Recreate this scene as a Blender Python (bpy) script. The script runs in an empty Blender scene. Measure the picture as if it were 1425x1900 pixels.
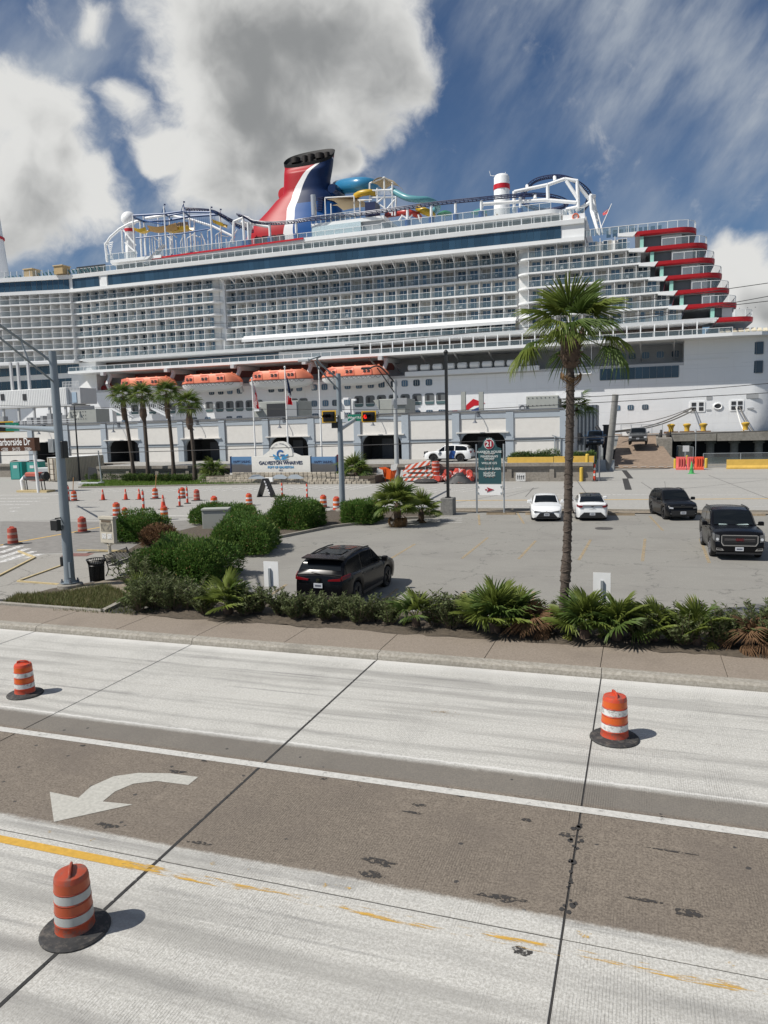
import bpy, bmesh, math, random
import numpy as np
from mathutils import Vector, Matrix
random.seed(7); np.random.seed(7)
S = bpy.context.scene
COL = S.collection
R = math.radians

# ---------------------------------------------------------------- camera
CH = 6.0                                     # eye height above the road
ROT = ((0.9456831018721134, 0.013601100087266081, -0.32480529692410226),
       (0.32404885470818134, -0.11933538844472578, 0.9384835666260025),
       (-0.025996357357407525, -0.9927608348142882, -0.11726088121357173))
FPX, PCX, PCY = 1380.0, 712.5, 950.0
cam = bpy.data.cameras.new('camera'); camo = bpy.data.objects.new('camera', cam); COL.objects.link(camo)
mr = Matrix(ROT)
rx, uy, bz = mr @ Vector((1, 0, 0)), mr @ Vector((0, -1, 0)), mr @ Vector((0, 0, -1))
camo.matrix_world = Matrix(((rx.x, uy.x, bz.x, 0), (rx.y, uy.y, bz.y, 0), (rx.z, uy.z, bz.z, CH), (0, 0, 0, 1)))
cam.sensor_fit = 'VERTICAL'; cam.sensor_height = 36; cam.lens = 36 * FPX / 1900
cam.clip_start = 0.1; cam.clip_end = 20000
S.camera = camo

def _ray(px, py):
    return mr @ Vector(((px - PCX) / FPX, (py - PCY) / FPX, 1))
def G(px, py, z=0.0):
    "survey: the point at height z seen at photograph pixel (px, py)"
    d = _ray(px, py); t = (z - CH) / d.z
    return Vector((t * d.x, t * d.y, z))
def P(px, py, Y):
    "survey: the point at distance Y seen at photograph pixel (px, py)"
    d = _ray(px, py); t = Y / d.y
    return Vector((t * d.x, Y, CH + t * d.z))

# ---------------------------------------------------------------- sun, sky, exposure
SUN_AZ = Vector((-0.80, -0.60)).normalized(); SUN_EL = R(50)
sdir = Vector((SUN_AZ.x * math.cos(SUN_EL), SUN_AZ.y * math.cos(SUN_EL), math.sin(SUN_EL)))   # towards the sun
sun = bpy.data.lights.new('sun', 'SUN'); sun.energy = 4.9; sun.angle = R(0.5); sun.color = (1, .955, .88)
suno = bpy.data.objects.new('sun', sun); COL.objects.link(suno)
suno.rotation_euler = (-sdir).to_track_quat('-Z', 'Y').to_euler(); suno.location = (0, 0, 80)
W = bpy.data.worlds.new('World'); S.world = W; W.use_nodes = True
NT = W.node_tree; NT.nodes.clear()

class NG:
    "small helper for wiring nodes"
    def __init__(s, t): s.t = t
    def n(s, typ, ins=None, **kw):
        nd = s.t.nodes.new(typ)
        for k, v in kw.items(): setattr(nd, k, v)
        for k, v in (ins or {}).items():
            sock = nd.inputs[k]
            if isinstance(v, bpy.types.NodeSocket): s.t.links.new(v, sock)
            else: sock.default_value = v
        return nd
    def m(s, op, a, b=0.0, c=0.0, clamp=False):
        nd = s.t.nodes.new('ShaderNodeMath'); nd.operation = op; nd.use_clamp = clamp
        for i, v in enumerate((a, b, c)):
            if isinstance(v, bpy.types.NodeSocket): s.t.links.new(v, nd.inputs[i])
            else: nd.inputs[i].default_value = v
        return nd.outputs[0]
    def v(s, op, a, b=(0, 0, 0), scale=None):
        nd = s.t.nodes.new('ShaderNodeVectorMath'); nd.operation = op
        for i, x in enumerate((a, b)):
            if isinstance(x, bpy.types.NodeSocket): s.t.links.new(x, nd.inputs[i])
            else: nd.inputs[i].default_value = x
        if scale is not None: nd.inputs['Scale'].default_value = scale
        return nd.outputs['Value'] if op in ('DISTANCE', 'LENGTH', 'DOT_PRODUCT') else nd.outputs[0]
    def noise(s, vec, scale, detail=4, rough=.55, dist=0.0, col=False):
        nd = s.n('ShaderNodeTexNoise', {'Vector': vec, 'Scale': scale, 'Detail': detail, 'Roughness': rough, 'Distortion': dist})
        return nd.outputs['Color' if col else 'Fac']
    def step(s, x, a, b, lo=0.0, hi=1.0, smooth=True):
        return s.n('ShaderNodeMapRange', {'Value': x, 'From Min': a, 'From Max': b, 'To Min': lo, 'To Max': hi},
                   interpolation_type='SMOOTHSTEP' if smooth else 'LINEAR').outputs[0]
    def mix(s, f, a, b, blend='MIX'):
        nd = s.t.nodes.new('ShaderNodeMix'); nd.data_type = 'RGBA'; nd.blend_type = blend
        for i, x in ((0, f), (6, a), (7, b)):
            if isinstance(x, bpy.types.NodeSocket): s.t.links.new(x, nd.inputs[i])
            else: nd.inputs[i].default_value = (*x, 1) if isinstance(x, (tuple, list)) and len(x) == 3 else x
        return nd.outputs[2]

def skydir(px, py):
    return _ray(px, py).normalized()
BLOBS = ((435, 45, .125, 1), (545, 50, .135, 1), (640, 110, .13, 1), (725, 140, .07, 1), (365, 180, .06, 1), (440, 180, .13, 1), (560, 190, .13, 1), (665, 200, .08, 1),
         (310, 285, .04, 1), (395, 310, .08, 1), (490, 310, .08, 1), (600, 310, .05, 1), (650, 302, .03, 1), (12, 190, .06, 1), (85, 225, .06, 1), (130, 300, .045, 1), (50, 315, .09, 1), (165, 365, .06, 1), (0, 380, .08, 1),
         (1390, 500, .045, 1), (1422, 545, .055, 1), (1350, 548, .02, 1), (225, 172, .03, .6), (182, 22, .032, .6), (-330, 300, .22, 1), (1950, 380, .2, 1), (2600, 100, .3, 1), (300, -700, .3, 1))
def build_sky():
    g = NG(NT)
    d = g.n('ShaderNodeTexCoord').outputs['Generated']
    sky = g.n('ShaderNodeTexSky', sky_type='NISHITA', sun_disc=False)
    sky.sun_elevation = SUN_EL; sky.sun_rotation = math.atan2(sdir.x, sdir.y)
    sky.altitude = 0; sky.air_density = 1.0; sky.dust_density = .4; sky.ozone_density = 2.0
    base = g.mix(1.0, sky.outputs[0], (.52, .63, .76), 'MULTIPLY')
    # cumulus banks: soft lumps at fixed bearings, broken up by noise
    wob = g.v('SCALE', g.v('SUBTRACT', g.noise(d, 9.0, 2, .6, col=True), (.5, .5, .5)), scale=.07)
    dd = g.v('ADD', d, wob)
    def lumps_(vec, bl=BLOBS):
        tot = None
        for px, py, r, k in bl:
            b = g.m('MULTIPLY_ADD', g.v('DISTANCE', vec, tuple(skydir(px, py))), -k / r, k)
            tot = b if tot is None else g.m('SMOOTH_MAX', tot, b, .12)
        return tot
    gen = g.m('MULTIPLY', g.step(g.noise(d, 2.2, 2, .5), .56, .74), g.step(g.v('DOT_PRODUCT', d, tuple(skydir(712, 400))), .70, .50))
    n0 = g.m('SUBTRACT', g.noise(dd, 13.0, 6, .62), .5)
    e0 = g.m('ADD', g.m('MAXIMUM', lumps_(dd), gen), g.m('MULTIPLY', n0, 1.15))
    d0 = g.step(e0, .06, .50)
    up = g.v('ADD', dd, tuple(v * .05 for v in (-.5, .1, .85)))
    e1 = g.m('ADD', g.m('MAXIMUM', lumps_(up, [q for q in BLOBS if q[2] >= .045]), gen), g.m('MULTIPLY', g.m('SUBTRACT', g.noise(up, 10.0, 4, .55), .5), 1.25))
    sh = g.step(g.m('ADD', g.m('MULTIPLY', e1, .75), g.m('MULTIPLY', e0, .35)), .30, 1.0)
    # high streaks of cirrus
    sx = g.n('ShaderNodeSeparateXYZ', {0: d})
    az = g.m('ARCTAN2', sx.outputs[0], sx.outputs[1]); el = g.m('ARCSINE', sx.outputs[2])
    ca, sa = math.cos(R(50)), math.sin(R(50))
    u = g.m('ADD', g.m('MULTIPLY', az, ca), g.m('MULTIPLY', el, sa)); w = g.m('SUBTRACT', g.m('MULTIPLY', el, ca), g.m('MULTIPLY', az, sa))
    cv = g.n('ShaderNodeCombineXYZ', {0: g.m('MULTIPLY', u, 2.2), 1: g.m('MULTIPLY', w, 5.2), 2: g.m('MULTIPLY', el, .8)}).outputs[0]
    cir = g.step(g.noise(cv, 1.5, 6, .6), .36, .72)
    cir = g.m('MULTIPLY', cir, g.step(g.noise(d, 3.4, 3, .55), .36, .62, .10, .90))
    ccol = g.mix(sh, (8.6, 8.6, 8.4), (3.2, 3.3, 3.35))
    c2 = g.mix(d0, g.mix(cir, base, (5.2, 5.7, 6.3)), ccol)
    g.n('ShaderNodeOutputWorld', {'Surface': g.n('ShaderNodeBackground', {'Color': c2, 'Strength': .085}).outputs[0]})
    W.cycles.sampling_method = 'NONE'
build_sky()
S.view_settings.view_transform = 'Standard'; S.view_settings.look = 'None'
S.view_settings.gamma = 1; S.view_settings.use_curve_mapping = False
S.view_settings.exposure = 0.02
S.render.engine = 'CYCLES'
try:
    S.cycles.transparent_max_bounces = 8; S.cycles.max_bounces = 5; S.cycles.diffuse_bounces = 3; S.cycles.glossy_bounces = 3
except Exception: pass

# ---------------------------------------------------------------- materials
MATS = {}
def mat(name, col=(.5, .5, .5), rough=.6, metal=0.0, var=0.0, vs=3.0, bump=0.0, bs=30.0, alpha=1.0, spec=.5, emit=None, es=1.0, rnd=0.0, coat=0.0, tr=0.0, extra=None, grime=0.0):
    if name in MATS: return MATS[name]
    m = bpy.data.materials.new(name); m.use_nodes = True; t = m.node_tree; g = NG(t)
    b = t.nodes['Principled BSDF']
    b.inputs['Roughness'].default_value = rough; b.inputs['Metallic'].default_value = metal
    b.inputs['Specular IOR Level'].default_value = spec; b.inputs['Alpha'].default_value = alpha
    if coat: b.inputs['Coat Weight'].default_value = coat; b.inputs['Coat Roughness'].default_value = .03
    b.inputs['Base Color'].default_value = (*col, 1)
    pos = None
    if var or bump or extra or grime:
        pos = g.n('ShaderNodeNewGeometry').outputs['Position']
    cs = None
    if var:
        f = g.noise(pos, vs, 6, .62)
        k = g.step(f, .25, .75, 1 - var, 1 + var, False)
        cs = g.v('SCALE', col); NTn = cs.node; t.links.new(k, NTn.inputs['Scale'])
    if rnd:
        oi = g.n('ShaderNodeObjectInfo').outputs['Random']
        k = g.m('MULTIPLY_ADD', oi, 2 * rnd, 1 - rnd)
        nd = t.nodes.new('ShaderNodeVectorMath'); nd.operation = 'SCALE'
        if cs is not None: t.links.new(cs, nd.inputs[0])
        else: nd.inputs[0].default_value = col
        t.links.new(k, nd.inputs['Scale']); cs = nd.outputs[0]
    if extra: cs = extra(g, pos, cs, b) or cs
    if grime:
        gn = g.m('MULTIPLY', g.step(g.noise(pos, grime, 6, .72), .47, .66), .7)
        cs = g.mix(gn, cs if cs is not None else col, (.12, .105, .09))
    if cs is not None: t.links.new(cs, b.inputs['Base Color'])
    if bump:
        bn = g.n('ShaderNodeBump', {'Strength': min(bump, 1), 'Distance': .02, 'Height': g.noise(pos, bs, 5, .6)})
        t.links.new(bn.outputs[0], b.inputs['Normal'])
    if emit: b.inputs['Emission Color'].default_value = (*emit, 1); b.inputs['Emission Strength'].default_value = es
    if tr:      # thin leaf: part of the light passes through
        tb = g.n('ShaderNodeBsdfTranslucent'); ms = g.n('ShaderNodeMixShader', {0: tr, 1: b.outputs[0], 2: tb.outputs[0]})
        if cs is not None: t.links.new(cs, tb.inputs['Color'])
        else: tb.inputs['Color'].default_value = (*col, 1)
        t.links.new(ms.outputs[0], t.nodes['Material Output'].inputs['Surface'])
    MATS[name] = m
    return m

# ---------------------------------------------------------------- mesh helpers
class MB:
    def __init__(s): s.v = []; s.f = []; s.m = []
    def poly(s, pts, m=0):
        i = len(s.v); s.v.extend([tuple(p) for p in pts]); s.f.append(tuple(range(i, i + len(pts)))); s.m.append(m); return s
    def box(s, x0, x1, y0, y1, z0, z1, m=0):
        i = len(s.v)
        s.v += [(x0, y0, z0), (x1, y0, z0), (x1, y1, z0), (x0, y1, z0), (x0, y0, z1), (x1, y0, z1), (x1, y1, z1), (x0, y1, z1)]
        for q in ((3, 2, 1, 0), (4, 5, 6, 7), (0, 1, 5, 4), (1, 2, 6, 5), (2, 3, 7, 6), (3, 0, 4, 7)):
            s.f.append(tuple(i + k for k in q)); s.m.append(m)
        return s
    def bbox(s, x0, x1, y0, y1, z0, z1, b, m=0):
        "box with chamfered vertical and top edges"
        o = [(x0 + b, y0), (x1 - b, y0), (x1, y0 + b), (x1, y1 - b), (x1 - b, y1), (x0 + b, y1), (x0, y1 - b), (x0, y0 + b)]
        cx, cy = (x0 + x1) / 2, (y0 + y1) / 2
        def ins(p): return (p[0] + math.copysign(min(b, abs(cx - p[0])), cx - p[0]), p[1] + math.copysign(min(b, abs(cy - p[1])), cy - p[1]))
        s.loft([[(x, y, z0) for x, y in o], [(x, y, z1 - b) for x, y in o], [(*ins(p), z1) for p in o]], m, True, True)
        return s
    def obox(s, a, b, w, h, m=0, up=(0, 0, 1)):
        "bar from a to b, w wide and h high"
        a, b = Vector(a), Vector(b); d = (b - a).normalized(); u = Vector(up)
        sd = d.cross(u)
        if sd.length < 1e-4: sd = d.cross(Vector((1, 0, 0)))
        sd.normalize(); u = sd.cross(d).normalized()
        i = len(s.v)
        for p in (a, b):
            for sx, sz in ((-1, -1), (1, -1), (1, 1), (-1, 1)):
                s.v.append(tuple(p + sd * (sx * w / 2) + u * (sz * h / 2)))
        for q in ((3, 2, 1, 0), (4, 5, 6, 7), (0, 1, 5, 4), (1, 2, 6, 5), (2, 3, 7, 6), (3, 0, 4, 7)):
            s.f.append(tuple(i + k for k in q)); s.m.append(m)
        return s
    def loft(s, rings, m=0, cap0=False, cap1=False, closed=True):
        i = len(s.v); n = len(rings[0])
        for r in rings: s.v.extend([tuple(p) for p in r])
        for k in range(len(rings) - 1):
            for j in range(n if closed else n - 1):
                a, b = i + k * n + j, i + k * n + (j + 1) % n
                s.f.append((a, b, b + n, a + n)); s.m.append(m if not callable(m) else m(k, j))
        mm = m if not callable(m) else 0
        if cap0: s.f.append(tuple(i + j for j in reversed(range(n)))); s.m.append(mm)
        if cap1: s.f.append(tuple(i + (len(rings) - 1) * n + j for j in range(n))); s.m.append(mm)
        return s
    def tube(s, a, b, r0, r1=None, n=8, m=0, caps=True):
        return s.path([a, b], [r0, r0 if r1 is None else r1], n, m, caps)
    def path(s, pts, r, n=6, m=0, caps=True):
        pts = [Vector(p) for p in pts]; rr = r if isinstance(r, (list, tuple)) else [r] * len(pts)
        rings = []; ref = None
        for i, p in enumerate(pts):
            d = (pts[min(i + 1, len(pts) - 1)] - pts[max(i - 1, 0)])
            d = d.normalized() if d.length > 1e-9 else Vector((0, 0, 1))
            if ref is None: ref = Vector((0, 0, 1)) if abs(d.z) < .9 else Vector((1, 0, 0))
            sd = d.cross(ref); sd = sd.normalized() if sd.length > 1e-5 else d.orthogonal().normalized()
            u = sd.cross(d).normalized(); ref = u
            rings.append([p + (sd * math.cos(2 * math.pi * k / n) + u * math.sin(2 * math.pi * k / n)) * rr[i] for k in range(n)])
        return s.loft(rings, m, caps, caps)
    def lathe(s, prof, n=16, c=(0, 0, 0), m=0, sx=1, sy=1, caps=True):
        rings = [[(c[0] + sx * r * math.cos(2 * math.pi * k / n), c[1] + sy * r * math.sin(2 * math.pi * k / n), c[2] + z) for k in range(n)] for r, z in prof]
        return s.loft(rings, m, caps, caps)
    def ball(s, c, r, n=12, k=8, m=0):
        pr = [(max(1e-4, r * math.sin(math.pi * i / k)), -r * math.cos(math.pi * i / k)) for i in range(k + 1)]
        return s.lathe(pr, n, c, m, caps=False)
    def ext(s, pts, vec, m=0):
        "prism: polygon pts (3-D) pushed along vec"
        v = Vector(vec); a = [Vector(p) for p in pts]; b = [p + v for p in a]
        return s.loft([a, b], m, True, True)
    def sheet(s, pts, z, m=0): return s.poly([(p[0], p[1], z) for p in pts], m)
    def mesh(s, name, mats, smooth=False, rec=True):
        me = bpy.data.meshes.new(name); me.from_pydata(s.v, [], s.f)
        for k in (mats if isinstance(mats, (list, tuple)) else [mats]): me.materials.append(k)
        if len(me.materials) > 1: me.polygons.foreach_set('material_index', s.m)
        if rec:
            bm = bmesh.new(); bm.from_mesh(me)
            if smooth: bmesh.ops.remove_doubles(bm, verts=bm.verts, dist=1e-4)
            bmesh.ops.recalc_face_normals(bm, faces=bm.faces); bm.to_mesh(me); bm.free()
        if smooth:
            me.polygons.foreach_set('use_smooth', [True] * len(me.polygons))
            try: me.set_sharp_from_angle(angle=R(smooth if smooth > 1 else 40))
            except Exception: pass
        me.update(); return me

ORG = {}
def tag(o, label=None, cat=None, group=None, kind=None):
    if label: o['label'] = label
    if cat: o['category'] = cat
    if group: o['group'] = group
    if kind: o['kind'] = kind
    return o
def link(name, data, parent=None, loc=(0, 0, 0), rz=0.0):
    o = bpy.data.objects.new(name, data); COL.objects.link(o); o.location = loc; o.rotation_euler.z = rz
    if parent is not None: o.parent = parent
    return o
def thing(name, label, cat, loc=(0, 0, 0), rz=0.0, group=None):
    o = link(name, None, None, loc, rz); o.empty_display_size = .2
    tag(o, label, cat, group); ORG[o.name] = Vector(loc); return o
def part(name, mb, mats, parent, world=False, smooth=False, kind=None, label=None):
    "a part: mesh in the thing's own frame, or in world metres when world=True (unrotated things)"
    if world:
        o = ORG[parent.name]; mb.v = [(x - o.x, y - o.y, z - o.z) for x, y, z in mb.v]
    ob = link(name, mb.mesh(name, mats, smooth), parent)
    ORG[ob.name] = ORG.get(parent.name, Vector())
    return tag(ob, label, kind=kind)
def solo(name, mb, mats, label=None, cat=None, group=None, kind=None, smooth=False, loc=None, rz=0.0):
    "a thing that is one mesh, or a piece of the setting; vertices in world metres unless loc is given"
    ob = link(name, mb.mesh(name, mats, smooth), None, loc or (0, 0, 0), rz); ORG[ob.name] = Vector(loc or (0, 0, 0))
    return tag(ob, label, cat, group, kind)
def put(name, me, parent, w):
    "shared-mesh piece at world point w under an unrotated parent"
    return link(name, me, parent, Vector(w) - ORG[parent.name])
def copy_tree(o, parent=None):
    c = o.copy(); COL.objects.link(c)
    if parent is not None: c.parent = parent
    for ch in o.children: copy_tree(ch, c)
    return c
def text_mesh(s, size, m, bold=0.0, align='CENTER', ext=.004, sx=1.0):
    cu = bpy.data.curves.new('lettering', 'FONT'); cu.body = s; cu.size = size; cu.align_x = align; cu.align_y = 'CENTER'
    cu.extrude = ext; cu.offset = bold
    o = bpy.data.objects.new('lettering', cu); COL.objects.link(o)
    bpy.context.view_layer.update()
    me = bpy.data.meshes.new_from_object(o.evaluated_get(bpy.context.evaluated_depsgraph_get()))
    bpy.data.objects.remove(o); me.materials.clear(); me.materials.append(m)
    if sx != 1:
        for v in me.vertices: v.co.x *= sx
    return me
def lettering(s, size, m, parent, loc, rot=(math.pi / 2, 0, 0), bold=0.0, align='CENTER', ext=.004, sx=1.0):
    o = link('lettering', text_mesh(s, size, m, bold, align, ext, sx), parent, loc); o.rotation_euler = rot
    return o
def spline(pts, n=8):
    "smooth curve through pts"
    P_ = [Vector(p) for p in pts]; out = []
    for i in range(len(P_) - 1):
        p0, p1, p2, p3 = P_[max(i - 1, 0)], P_[i], P_[i + 1], P_[min(i + 2, len(P_) - 1)]
        for k in range(n):
            t = k / n
            out.append(.5 * (2 * p1 + (p2 - p0) * t + (2 * p0 - 5 * p1 + 4 * p2 - p3) * t * t + (3 * p1 - p0 - 3 * p2 + p3) * t ** 3))
    out.append(P_[-1]); return out

# ================================================================ the setting
def ex_road(g, pos, cs, b):
    sp = g.n('ShaderNodeSeparateXYZ', {0: pos}); x, y = sp.outputs[0], sp.outputs[1]
    grain = g.noise(pos, 26, 4, .85); mid = g.noise(pos, 6, 6, .78); big = g.noise(pos, .55, 4, .55)
    def aniso(kx, ky, s, det): return g.noise(g.n('ShaderNodeCombineXYZ', {0: g.m('MULTIPLY', x, kx), 1: g.m('MULTIPLY', y, ky), 2: s}).outputs[0], 1.0, det, .62)
    streak = aniso(.13, 2.6, 3.7, 5); tyre = aniso(.06, 4.2, 9.1, 4)
    # tined grooves across the lanes, worn away in patches
    gr = g.m('SINE', g.m('MULTIPLY', g.m('ADD', x, g.m('MULTIPLY', mid, .03)), 2 * math.pi / .036))
    gm = g.m('MULTIPLY', g.step(gr, .2, .95), g.m('MULTIPLY', g.step(aniso(.9, .5, 5.5, 4), .42, .68), g.step(mid, .3, .6)))
    yw = g.m('ADD', y, g.m('ADD', g.m('MULTIPLY', g.m('SUBTRACT', streak, .5), .22), g.m('MULTIPLY', g.m('SUBTRACT', mid, .5), .16)))
    brown = g.m('MULTIPLY', g.step(yw, 8.50, 8.62), g.step(yw, 12.24, 12.05))
    white = g.mix(g.step(grain, .32, .68), (.335, .325, .295), (.60, .59, .555))
    white = g.mix(g.m('MULTIPLY', g.step(mid, .52, .72), .5), white, (.36, .345, .315))
    white = g.mix(g.m('MULTIPLY', g.step(streak, .46, .70), .65), white, (.27, .262, .243))
    white = g.mix(g.m('MULTIPLY', g.m('MULTIPLY', g.step(tyre, .56, .66), g.step(big, .35, .6)), .55), white, (.17, .166, .16))
    # tyre paths, darker where wheels brake before the joints
    tp = None
    for y0, w_, k in ((12.85, .10, 1.0), (13.55, .07, .5), (15.05, .09, .6), (16.45, .12, .9), (7.55, .13, .9), (7.05, .08, .5), (6.25, .14, 1.0), (5.6, .1, .7), (4.6, .14, .8)):
        q = g.m('MULTIPLY', g.step(g.m('ABSOLUTE', g.m('SUBTRACT', g.m('ADD', y, g.m('MULTIPLY', g.m('SUBTRACT', big, .5), .35)), y0)), w_ * 1.6, 0.0), k)
        tp = q if tp is None else g.m('MAXIMUM', tp, q)
    white = g.mix(g.m('MULTIPLY', g.m('MULTIPLY', tp, g.step(aniso(.22, .9, 14.0, 4), .38, .62)), .62), white, (.19, .185, .175))
    white = g.mix(g.m('MULTIPLY', g.step(g.m('ABSOLUTE', g.m('SUBTRACT', yw, 12.26)), .05, .01), .7), white, (.66, .65, .62))
    # scoured bright strip along the gutter
    white = g.mix(g.m('MULTIPLY', g.step(g.m('ADD', y, g.m('MULTIPLY', mid, .6)), 17.1, 17.6), .6), white, (.62, .61, .58))
    bro = g.mix(g.step(grain, .30, .70), (.085, .069, .054), (.255, .215, .172))
    bro = g.mix(g.m('MULTIPLY', g.step(mid, .48, .70), .55), bro, (.265, .225, .18))
    bro = g.mix(g.m('MULTIPLY', g.step(mid, .46, .28), .6), bro, (.08, .066, .054))
    bro = g.mix(g.m('MULTIPLY', g.step(big, .45, .7), .5), bro, (.13, .108, .09))
    bro = g.mix(g.m('MULTIPLY', g.step(y, 11.35, 11.5), .5), bro, (.17, .165, .15))
    vo = g.n('ShaderNodeTexVoronoi', {'Vector': pos, 'Scale': 2.3}).outputs['Distance']
    bro = g.mix(g.m('MULTIPLY', g.step(g.m('ADD', vo, g.m('MULTIPLY', mid, .2)), .19, .165), .85), bro, (.03, .03, .032))
    c = g.mix(brown, white, bro)
    c = g.mix(g.m('MULTIPLY', gm, .5), c, g.mix(brown, (.17, .165, .155), (.05, .042, .035)))
    bp = g.n('ShaderNodeBump', {'Strength': .5, 'Distance': .01, 'Height': g.m('SUBTRACT', grain, g.m('MULTIPLY', gm, .6))})
    g.t.links.new(bp.outputs[0], b.inputs['Normal'])
    return c
def ex_lot(g, pos, cs, b):
    sp = g.n('ShaderNodeSeparateXYZ', {0: pos})
    grain = g.noise(pos, 40, 4, .75); big = g.noise(pos, .35, 5, .6); mid = g.noise(pos, 2.5, 5, .6)
    c = g.mix(g.step(grain, .3, .7), (.205, .197, .176), (.285, .275, .25))
    c = g.mix(g.m('MULTIPLY', g.step(big, .42, .7), .45), c, (.19, .18, .165))
    c = g.mix(g.m('MULTIPLY', g.step(mid, .58, .8), .35), c, (.36, .35, .32))
    st = g.n('ShaderNodeCombineXYZ', {0: g.m('MULTIPLY', sp.outputs[0], .1), 1: g.m('MULTIPLY', sp.outputs[1], 2.2), 2: 1.0}).outputs[0]
    c = g.mix(g.m('MULTIPLY', g.step(g.noise(st, 1, 4, .6), .56, .74), .3), c, (.15, .145, .135))
    wv = g.v('ADD', pos, g.v('SCALE', g.noise(pos, 1.3, 4, .6, col=True), scale=1.3))
    ve = g.n('ShaderNodeTexVoronoi', {'Vector': wv, 'Scale': .24}, feature='DISTANCE_TO_EDGE').outputs['Distance']
    c = g.mix(g.m('MULTIPLY', g.m('MULTIPLY', g.step(ve, .010, .004), g.step(mid, .40, .55)), .6), c, (.10, .097, .09))
    return c
def ex_conc(lo, hi, sc=25, crack=0.0, stain=(.2, .19, .17)):
    def f(g, pos, cs, b):
        grain = g.noise(pos, sc, 5, .7); big = g.noise(pos, .5, 5, .6)
        c = g.mix(g.step(grain, .3, .72), lo, hi)
        c = g.mix(g.m('MULTIPLY', g.step(big, .48, .75), .5), c, stain)
        if crack:
            wv = g.v('ADD', pos, g.v('SCALE', g.noise(pos, 1.1, 4, .6, col=True), scale=1.0))
            ve = g.n('ShaderNodeTexVoronoi', {'Vector': wv, 'Scale': crack}, feature='DISTANCE_TO_EDGE').outputs['Distance']
            c = g.mix(g.m('MULTIPLY', g.step(ve, .012, .005), .55), c, (.1, .095, .085))
        return c
    return f
M_ROAD = mat('road_concrete', rough=.85, extra=ex_road)
M_TAR = mat('joint_tar', (.035, .033, .032), .9, var=.3, vs=8)
M_LOT = mat('lot_asphalt', rough=.9, extra=ex_lot)
M_WALK = mat('sidewalk_concrete', rough=.9, bump=.3, bs=60, extra=ex_conc((.20, .165, .13), (.29, .245, .20), 22, 0, (.16, .13, .105)))
M_KERB = mat('kerb_concrete', rough=.9, bump=.4, bs=40, extra=ex_conc((.24, .22, .185), (.38, .355, .31), 12, 0, (.14, .13, .11)))
M_FAR = mat('street_concrete', rough=.9, extra=ex_conc((.29, .283, .262), (.38, .37, .345), 6, 0, (.30, .295, .275)))
M_PAD = mat('pad_concrete', rough=.9, extra=ex_conc((.25, .238, .213), (.335, .318, .288), 15, .3, (.26, .245, .22)))
M_SOIL = mat('soil', (.085, .068, .05), .95, var=.5, vs=9, bump=.9, bs=18)
M_DIRT = mat('dry_verge', (.23, .195, .15), .95, var=.35, vs=5, bump=.8, bs=25)
M_GROUND = mat('ground', (.27, .255, .225), .95, var=.25, vs=.6)
M_PAINT = mat('road_paint_white', (.50, .49, .46), .8, var=.2, vs=14, extra=lambda g, pos, cs, b: g.t.links.new(g.step(g.noise(pos, 6, 6, .75), .30, .46, .35, 1), b.inputs['Alpha']) and None)
def worn(lo, hi, sc):
    def f(g, pos, cs, b):
        n = g.noise(pos, sc, 6, .68)
        g.t.links.new(g.step(n, lo, hi), b.inputs['Alpha'])
    return f
def ex_yel(g, pos, cs, b):
    sp = g.n('ShaderNodeSeparateXYZ', {0: pos})
    v = g.n('ShaderNodeCombineXYZ', {0: g.m('MULTIPLY', sp.outputs[0], .9), 1: g.m('MULTIPLY', sp.outputs[1], 9), 2: 1.5}).outputs[0]
    n = g.m('ADD', g.noise(v, 1.0, 7, .72), g.step(sp.outputs[0], -6.2, -7.6, 0, .3))
    g.t.links.new(g.m('MULTIPLY', g.step(n, .47, .58), .92), b.inputs['Alpha'])
M_YELP = mat('worn_yellow_paint', (.58, .34, .05), .8, var=.2, vs=12, extra=ex_yel)
M_YELS = mat('yellow_paint', (.66, .40, .06), .75, var=.15, vs=6, extra=worn(.33, .42, 5))
M_LOTP = mat('faded_stall_paint', (.46, .35, .20), .8, extra=lambda g, pos, cs, b: g.t.links.new(g.step(g.noise(pos, 5, 5, .7), .28, .66, .12, .72), b.inputs['Alpha']) and None)
M_WORNW = mat('worn_white_paint', (.62, .61, .59), .8, extra=worn(.36, .52, 6))
M_YKERB = mat('yellow_kerb_paint', (.50, .40, .22), .8, var=.25, vs=8)

# ground out to the horizon; water beyond the quay
solo('ground', MB().sheet([(-1500, -1500), (1500, -1500), (1500, 97), (-1500, 97)], -.03), M_GROUND, kind='structure')
MB_ = MB().sheet([(-1500, 97), (1500, 97), (1500, 6000), (-1500, 6000)], -.7)
def ex_water(g, pos, cs, b):
    n = g.noise(pos, 1.6, 5, .6)
    bp = g.n('ShaderNodeBump', {'Strength': .5, 'Distance': .25, 'Height': n}); g.t.links.new(bp.outputs[0], b.inputs['Normal'])
solo('water', MB_, mat('harbour_water', (.035, .055, .05), .12, extra=ex_water), kind='structure')
q = MB().box(2.2, 60, 96.4, 97.1, -3, .25); solo('quay_edge', q, M_KERB, kind='structure')

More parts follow.
